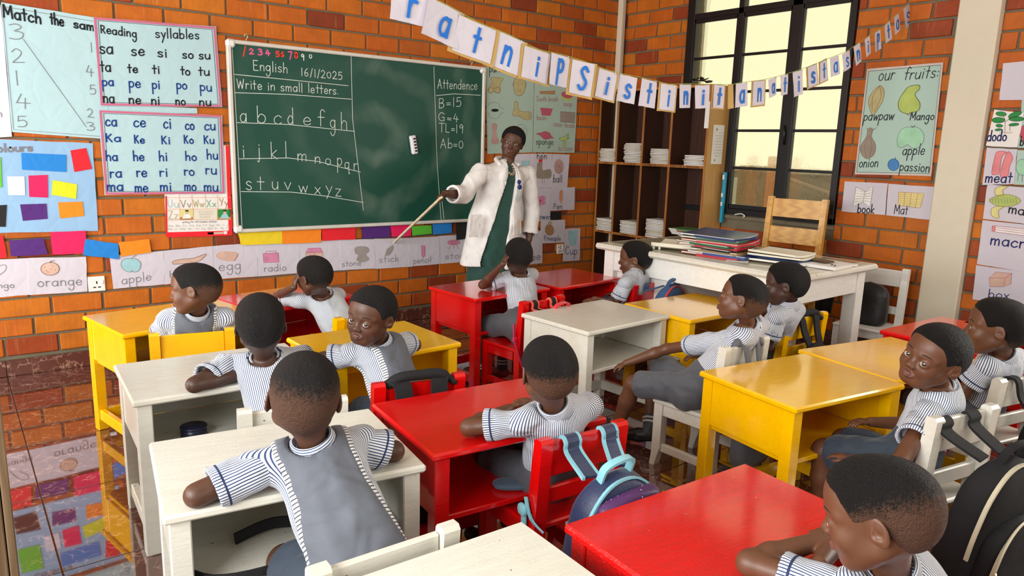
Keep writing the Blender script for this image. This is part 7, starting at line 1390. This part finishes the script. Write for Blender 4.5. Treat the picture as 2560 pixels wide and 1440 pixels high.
# ================================================================== the teacher
def teacher():
    TY = 4.10; dep = (Vector((3.14, TY, 1.0))-CC).dot(CF); tp = lambda x, y, dy=0: V3(on_front(x, y, TY+dy))
    head = tp(1281,356); Rm = rot_head(R(140), R(-4), R(-17)); s = .93; C = V3(head); neck = tp(1262,412); root = empty('person', (float(neck[0]), TY, 0), 0, 'teacher in a white coat and dark green dress pointing with a stick', 'person')
    hp, L = head_prims(head, Rm, s, True, 1.10); pel = tp(1240,560); pel[1] = TY+.02; fr = np.array([-.34,-.94,0]); chest = pel+(neck-pel)*.66; skull = L(0,-.02,-.035)
    shR_ = tp(1200,432,-.01); shL_ = tp(1318,436,.02); elR = tp(1160,487,-.06); wrR = tp(1112,484,-.14); elL = tp(1330,528,.0); wrL = tp(1322,600,-.05)
    pts = np.array([head, pel, shR_, shL_, elR, wrR, elL, wrL]); lo = pts.min(0)-.16; hi = pts.max(0)+.16; lo[2] = -.01
    F_ = Field(lo, hi, .009, [(head-.13, head+.13, .003), (wrR-.11, wrR+.08, .0034), (wrL-.10, wrL+.08, .004)])
    F_.add(ecap(pel, chest, .135, .125, fr, .72), .04); F_.add(cap(chest, skull, .05, .045), .04); F_.add(cap(chest+(neck-chest)*.5, shR_, .055, .045), .03); F_.add(cap(chest+(neck-chest)*.5, shL_, .055, .045), .03)
    for a, b_, c_ in ((shR_, elR, wrR), (shL_, elL, wrL)): F_.add(cap(a, b_, .045, .036), .02); F_.add(cap(b_, c_, .037, .023), .015)
    feet = []
    for sx, kx in ((-1, -.058), (1, .066)):
        kn = np.array([pel[0]+kx-.03, TY-.03, .43]); an = np.array([pel[0]+kx*1.1-.06, TY-.02, .075]); F_.add(cap(pel+np.array([kx,0,-.02]), kn, .070, .050), .03); F_.add(cap(kn, an, .055, .030), .02); F_.add(cap(an-np.array([0,0,.03]), an+np.array([-.03,-.12,-.05]), .028, .020), .02); feet.append(an)
        for q in range(5): F_.add(cap(an+np.array([-.03+(q-2)*.013,-.125,-.052]), an+np.array([-.035+(q-2)*.015,-.158+abs(q-1)*.006,-.056]), .0085, .0075), .004)
    hs = hand_prims(wrR, np.array([-.75,-.25,-.25]), np.array([.1,-.4,-.9]), -1, 1.05, 1.05) + hand_prims(wrL, np.array([.05,-.05,-1.]), np.array([-1.,0,0]), 1, 1.05, .35)
    for pr, k in hs: F_.add(pr, k)
    for pr, k, cut in hp: F_.add(pr, k, cut)
    def lip(V): q = (V-C) @ Rm / s; d = np.minimum(np.abs(q[:,2]+.0592)/.0070, np.abs(q[:,2]+.0695)/.0085); return np.clip(1.25-d, 0, 1)*np.clip((q[:,1]-.076)/.006, 0, 1)*(np.abs(q[:,0]) < .022)
    to_mesh('body', F_, SK[0], root, {'lip': lip})
    H = hair_field(C, Rm, s, .013, .004); rs = np.random.RandomState(3)
    to_mesh('hair', H, HM['full'], root, {'hz': lambda V: (((V-C) @ Rm)[:,2]-np.interp(((V-C) @ Rm)[:,1], ZH_Y, ZH_Z))+.03}, disp=lambda V: V+((V-C)/np.linalg.norm(V-C, axis=1)[:,None])*(rs.rand(len(V),1)-.5)*.004)
    make_eyes(L, Rm, s, V3(CC)-head+np.array([-.8,0,-.7]), root, True)
    # green dress
    D_ = Field(pts.min(0)-.2, pts.max(0)+.2, .011); D_ = Field(np.array([pel[0]-.32, TY-.25, .18]), np.array([pel[0]+.38, TY+.25, neck[2]+.06]), .010)
    D_.add(ecap(pel, chest, .150, .138, fr, .74), .04); D_.add(cap(chest+(neck-chest)*.5, shR_+(chest-shR_)*.25, .062, .05), .03); D_.add(cap(chest+(neck-chest)*.5, shL_+(chest-shL_)*.25, .062, .05), .03); D_.add(cap(chest, neck-np.array([0,0,.035]), .09, .055), .02)
    D_.add(ecap(pel, np.array([pel[0]-.035, TY, .26]), .160, .195, fr, .80), .04); D_.clip(lambda X, Y, Z: .255-Z); drs = to_mesh('dress', D_, M_DRESS, root, disp=lambda V: V+FOLD(V, .003, 4)[:,None]*np.array([[1,1,0]])*np.clip((1.2-V[:,2:3]), 0, 1))
    # white coat, open at the front
    G = Field(np.array([pel[0]-.42, TY-.30, .40]), np.array([pel[0]+.48, TY+.32, neck[2]+.09]), .0058); hem = np.array([pel[0]-.035, TY+.01, .50])
    G.add(ecap(pel, chest, .176, .158, fr, .78), .04); G.add(ecap(pel, hem, .180, .222, fr, .74), .05); G.add(cap(chest+(neck-chest)*.45, shR_, .078, .060), .04); G.add(cap(chest+(neck-chest)*.45, shL_, .078, .060), .04); G.add(cap(chest, neck-np.array([0,0,.02]), .11, .062), .03)
    inner = Field(G.ax[0][0:1].repeat(3), G.ax[0][0:1].repeat(3)+.01, .01)
    def opening(X, Y, Z):                     # wedge cut down the front, wider towards the hem, plus hem line
        t = np.clip((neck[2]-Z)/(neck[2]-.5), 0, 1.1); cx = neck[0]+.012 + (pel[0]-.045-neck[0])*np.clip((neck[2]-Z)/(neck[2]-pel[2]), 0, 1.6); w_ = .030+.055*t; f_ = (w_-np.abs(X-cx)); f_ = np.minimum(f_, (TY-.02)-Y); return f_
    G.clip(opening); G.clip(lambda X, Y, Z: .515-Z+.012*np.sin(X*18)); ct = to_mesh('coat', G, M_COAT, root, disp=lambda V: V+FOLD(V, .0042, 8)[:,None]*np.array([[.6,1,.1]])*np.clip((1.35-V[:,2:3])*1.4, .15, 1)+ (np.sin(V[:,0:1]*42+V[:,1:2]*30)*.008*np.clip(1.0-V[:,2:3], 0, 1))*np.array([[0,1,0]]))
    for a, b_, c_, e1 in ((shR_, elR, wrR, .62), (shL_, elL, wrL, .80)):
        e = b_+(c_-b_)*e1; d = (c_-b_)/np.linalg.norm(c_-b_); K = Field(np.minimum(np.minimum(a, b_), e)-.11, np.maximum(np.maximum(a, b_), e)+.11, .0065); K.add(cap(a, b_, .066, .056), .02); K.add(cap(b_, e+d*.03, .057, .056), .02); K.clip(lambda X, Y, Z, e=e, d=d: (X-e[0])*d[0]+(Y-e[1])*d[1]+(Z-e[2])*d[2]); K.add(cap(e-d*.03, e+d*.08, .043, .050), .004, True)
        to_mesh('sleeve', K, M_COAT, ct, disp=lambda V: V+FOLD(V, .0035, 3)[:,None]*np.array([[.3,.6,1.]])).matrix_parent_inverse = Matrix()
        K = Field(e-.09, e+.09, .0055); K.add(cap(e-d*.045, e+d*.002, .060, .061), .004); K.clip(lambda X, Y, Z, e=e, d=d: (X-e[0])*d[0]+(Y-e[1])*d[1]+(Z-e[2])*d[2]); K.clip(lambda X, Y, Z, e=e, d=d: -.045-((X-e[0])*d[0]+(Y-e[1])*d[1]+(Z-e[2])*d[2])); K.add(cap(e-d*.03, e+d*.08, .045, .050), .003, True)
        to_mesh('turned_cuff', K, M_COAT, ct).matrix_parent_inverse = Matrix()
    MI = Matrix.Translation(-Vector(root.location))
    def onp(o): o.parent = root; o.matrix_parent_inverse = MI; return o
    from mathutils.bvhtree import BVHTree
    bv = BVHTree.FromPolygons([v.co for v in ct.data.vertices], [tuple(p.vertices) for p in ct.data.polygons]); bd_ = BVHTree.FromPolygons([v.co for v in drs.data.vertices], [tuple(p.vertices) for p in drs.data.polygons])
    def drape(x, z, off=.004, t=bv):
        h_ = t.ray_cast(Vector((x, TY-.6, z)), Vector((0,1,0))); y_ = h_[0].y if h_[0] is not None else TY-.12; return Vector((x, y_-off, z))
    def patch(cx, cz, w_, h_, off=.005, th=.006, n=6, skew=0):
        b = MB(); vs = [drape(cx+(i/n-.5)*w_+skew*(j/n-.5), cz+(.5-j/n)*h_, off) for j in range(n+1) for i in range(n+1)]; md_ = sorted(v.y for v in vs)[len(vs)//2]; vs = [Vector((v.x, min(max(v.y, md_-.03), md_+.022), v.z)) for v in vs]; k_ = n+1; bk = [v+Vector((0,th,0)) for v in vs]; f = [(j*k_+i, (j+1)*k_+i, (j+1)*k_+i+1, j*k_+i+1) for j in range(n) for i in range(n)]; per = [i for i in range(k_)]+[j*k_+n for j in range(1,k_)]+[n*k_+i for i in range(n-1,-1,-1)]+[j*k_ for j in range(n-1,0,-1)]
        b.add(vs+bk, f+[(a_, e_, e_+k_*k_, a_+k_*k_) for a_, e_ in zip(per, per[1:]+per[:1])]); return b
    for sx in (-1, 1):                         # lapels folded back beside the opening
        nx_, nz = neck[0]+.012, neck[2]; b = MB(); cols_ = [(.040+.004*j if j < 5 else .044, .100-.006*j) for j in range(8)]; vs = []
        for j, (i0, i1) in enumerate(cols_):
            z_ = nz-.01-.032*j; i1 = (.060, .098, .115, .108, .092, .080, .066, .050)[j]; i0 = min(.034+.003*j, i1-.004)
            for q in range(4): x_ = nx_+sx*(i0+(i1-i0)*q/3)-.010*j*.35; vs.append(drape(x_, z_, .009-.001*q))
        b.add(vs+[v+Vector((0,.006,0)) for v in vs], [(j*4+q, (j+1)*4+q, (j+1)*4+q+1, j*4+q+1) for j in range(7) for q in range(3)]+[(j*4+3, (j+1)*4+3, (j+1)*4+35, j*4+35) for j in range(7)]+[(q, q+1, q+33, q+32) for q in range(3)]+[(28+q, 60+q, 61+q, 29+q) for q in range(3)]+[(j*4, j*4+32, (j+1)*4+32, (j+1)*4) for j in range(7)]); onp(b.build('lapel', M_COAT, smooth=True))
    b = MB(); b.tube(smooth_line([(neck[0]-.075,TY-.045,neck[2]+.000),(neck[0]-.055,TY+.03,neck[2]+.035),(neck[0]+.01,TY+.065,neck[2]+.045),(neck[0]+.075,TY+.03,neck[2]+.030),(neck[0]+.095,TY-.045,neck[2]-.005)], 5), .016, 10); onp(b.build('coat_collar', M_COAT))
    for px_, py_, sk in ((1194,566,-.012),(1301,560,.01)):
        p = tp(px_, py_, -.15); onp(patch(p[0], p[2], .095, .15, skew=sk).build('pocket', M_COAT))
    b = MB(); c = tp(1248,420,-.115)            # necklace of dark and cream beads
    for i in range(22): a = math.pi*(i/21); x_ = neck[0]-.002-.040*math.cos(a); z_ = neck[2]-.002-.060*math.sin(a); q = drape(x_, z_, .004, bd_); b.sphere(q, .0075+.004*math.sin(a), 8, i % 2)
    onp(b.build('necklace', [plain('dark_bead', (.05,.02,.01), .3), plain('cream_bead', (.55,.45,.3), .4)]))
    b = MB(); p = tp(1304,455,-.15); c = drape(p[0], p[2], .006); b.tube([c, c+Vector((0,-.008,0))], .014, 14); c2 = drape(p[0]+.004, p[2]-.036, .006); b.tube([c2, c2+Vector((0,-.008,0))], .016, 14); b.bar(c+Vector((0,-.004,0)), c2+Vector((0,-.004,0)), .006, .004, (0,1,0)); onp(b.build('blue_badge_reel', plain('royal_blue_plastic', (.005,.03,.18), .3)))
    onp(patch(p[0]+.008, p[2]-.095, .038, .078, .008, .003, 3).build('clear_badge', plain('clear_badge_plastic', (.50,.55,.58), .15)))
    b = MB()
    for an in feet: b.prism([an+np.array([x,y,-.0735]) for x, y in ((-.075,-.165),(-.02,-.172),(.02,-.12),(.035,.0),(.025,.05),(-.02,.05),(-.045,-.02),(-.08,-.1))], (0,0,.012)); b.strap(smooth_line([an+np.array(q) for q in ((-.075,-.11,-.06),(-.04,-.115,-.025),(.0,-.10,-.03),(.025,-.09,-.06))], 4), .03, .004, (0,1,0)); b.strap(smooth_line([an+np.array(q) for q in ((-.05,-.03,-.06),(-.02,-.06,-.0),(.02,-.045,-.02),(.035,-.02,-.06))], 4), .018, .004, (0,1,0))
    onp(b.build('sandals', plain('black_sandal', (.015,.013,.012), .5)))
    tip = V3(on_front(985,606,WD-.03)); st = wrR+np.array([-.062,-.030,-.035]); d = (tip-st)/np.linalg.norm(tip-st)
    b = MB(); b.bar(st-d*.04, tip, .024, .014, (0,1,0), .002); o = b.build('pointer_stick', M_STICK); tag(o, 'long pale wooden stick held by the teacher, pointing at the stick drawing', 'stick')
teacher()

# ------------------------------------------------------------------ finishing: origins at the base of each free-standing mesh
for o in list(bpy.data.objects):
    if o.parent is None and o.type == 'MESH' and o.location.length < 1e-6 and o.data.users == 1 and o.name not in ('camera',):
        n = len(o.data.vertices); a = np.empty(n*3); o.data.vertices.foreach_get('co', a); a = a.reshape(-1,3); lo, hi = a.min(0), a.max(0); c = Vector(((lo[0]+hi[0])/2, (lo[1]+hi[1])/2, lo[2]))
        if o.get('kind') == 'structure' : continue
        o.data.transform(Matrix.Translation(-c)); o.location = c
        for k in o.children: k.matrix_parent_inverse = Matrix.Translation(-c)
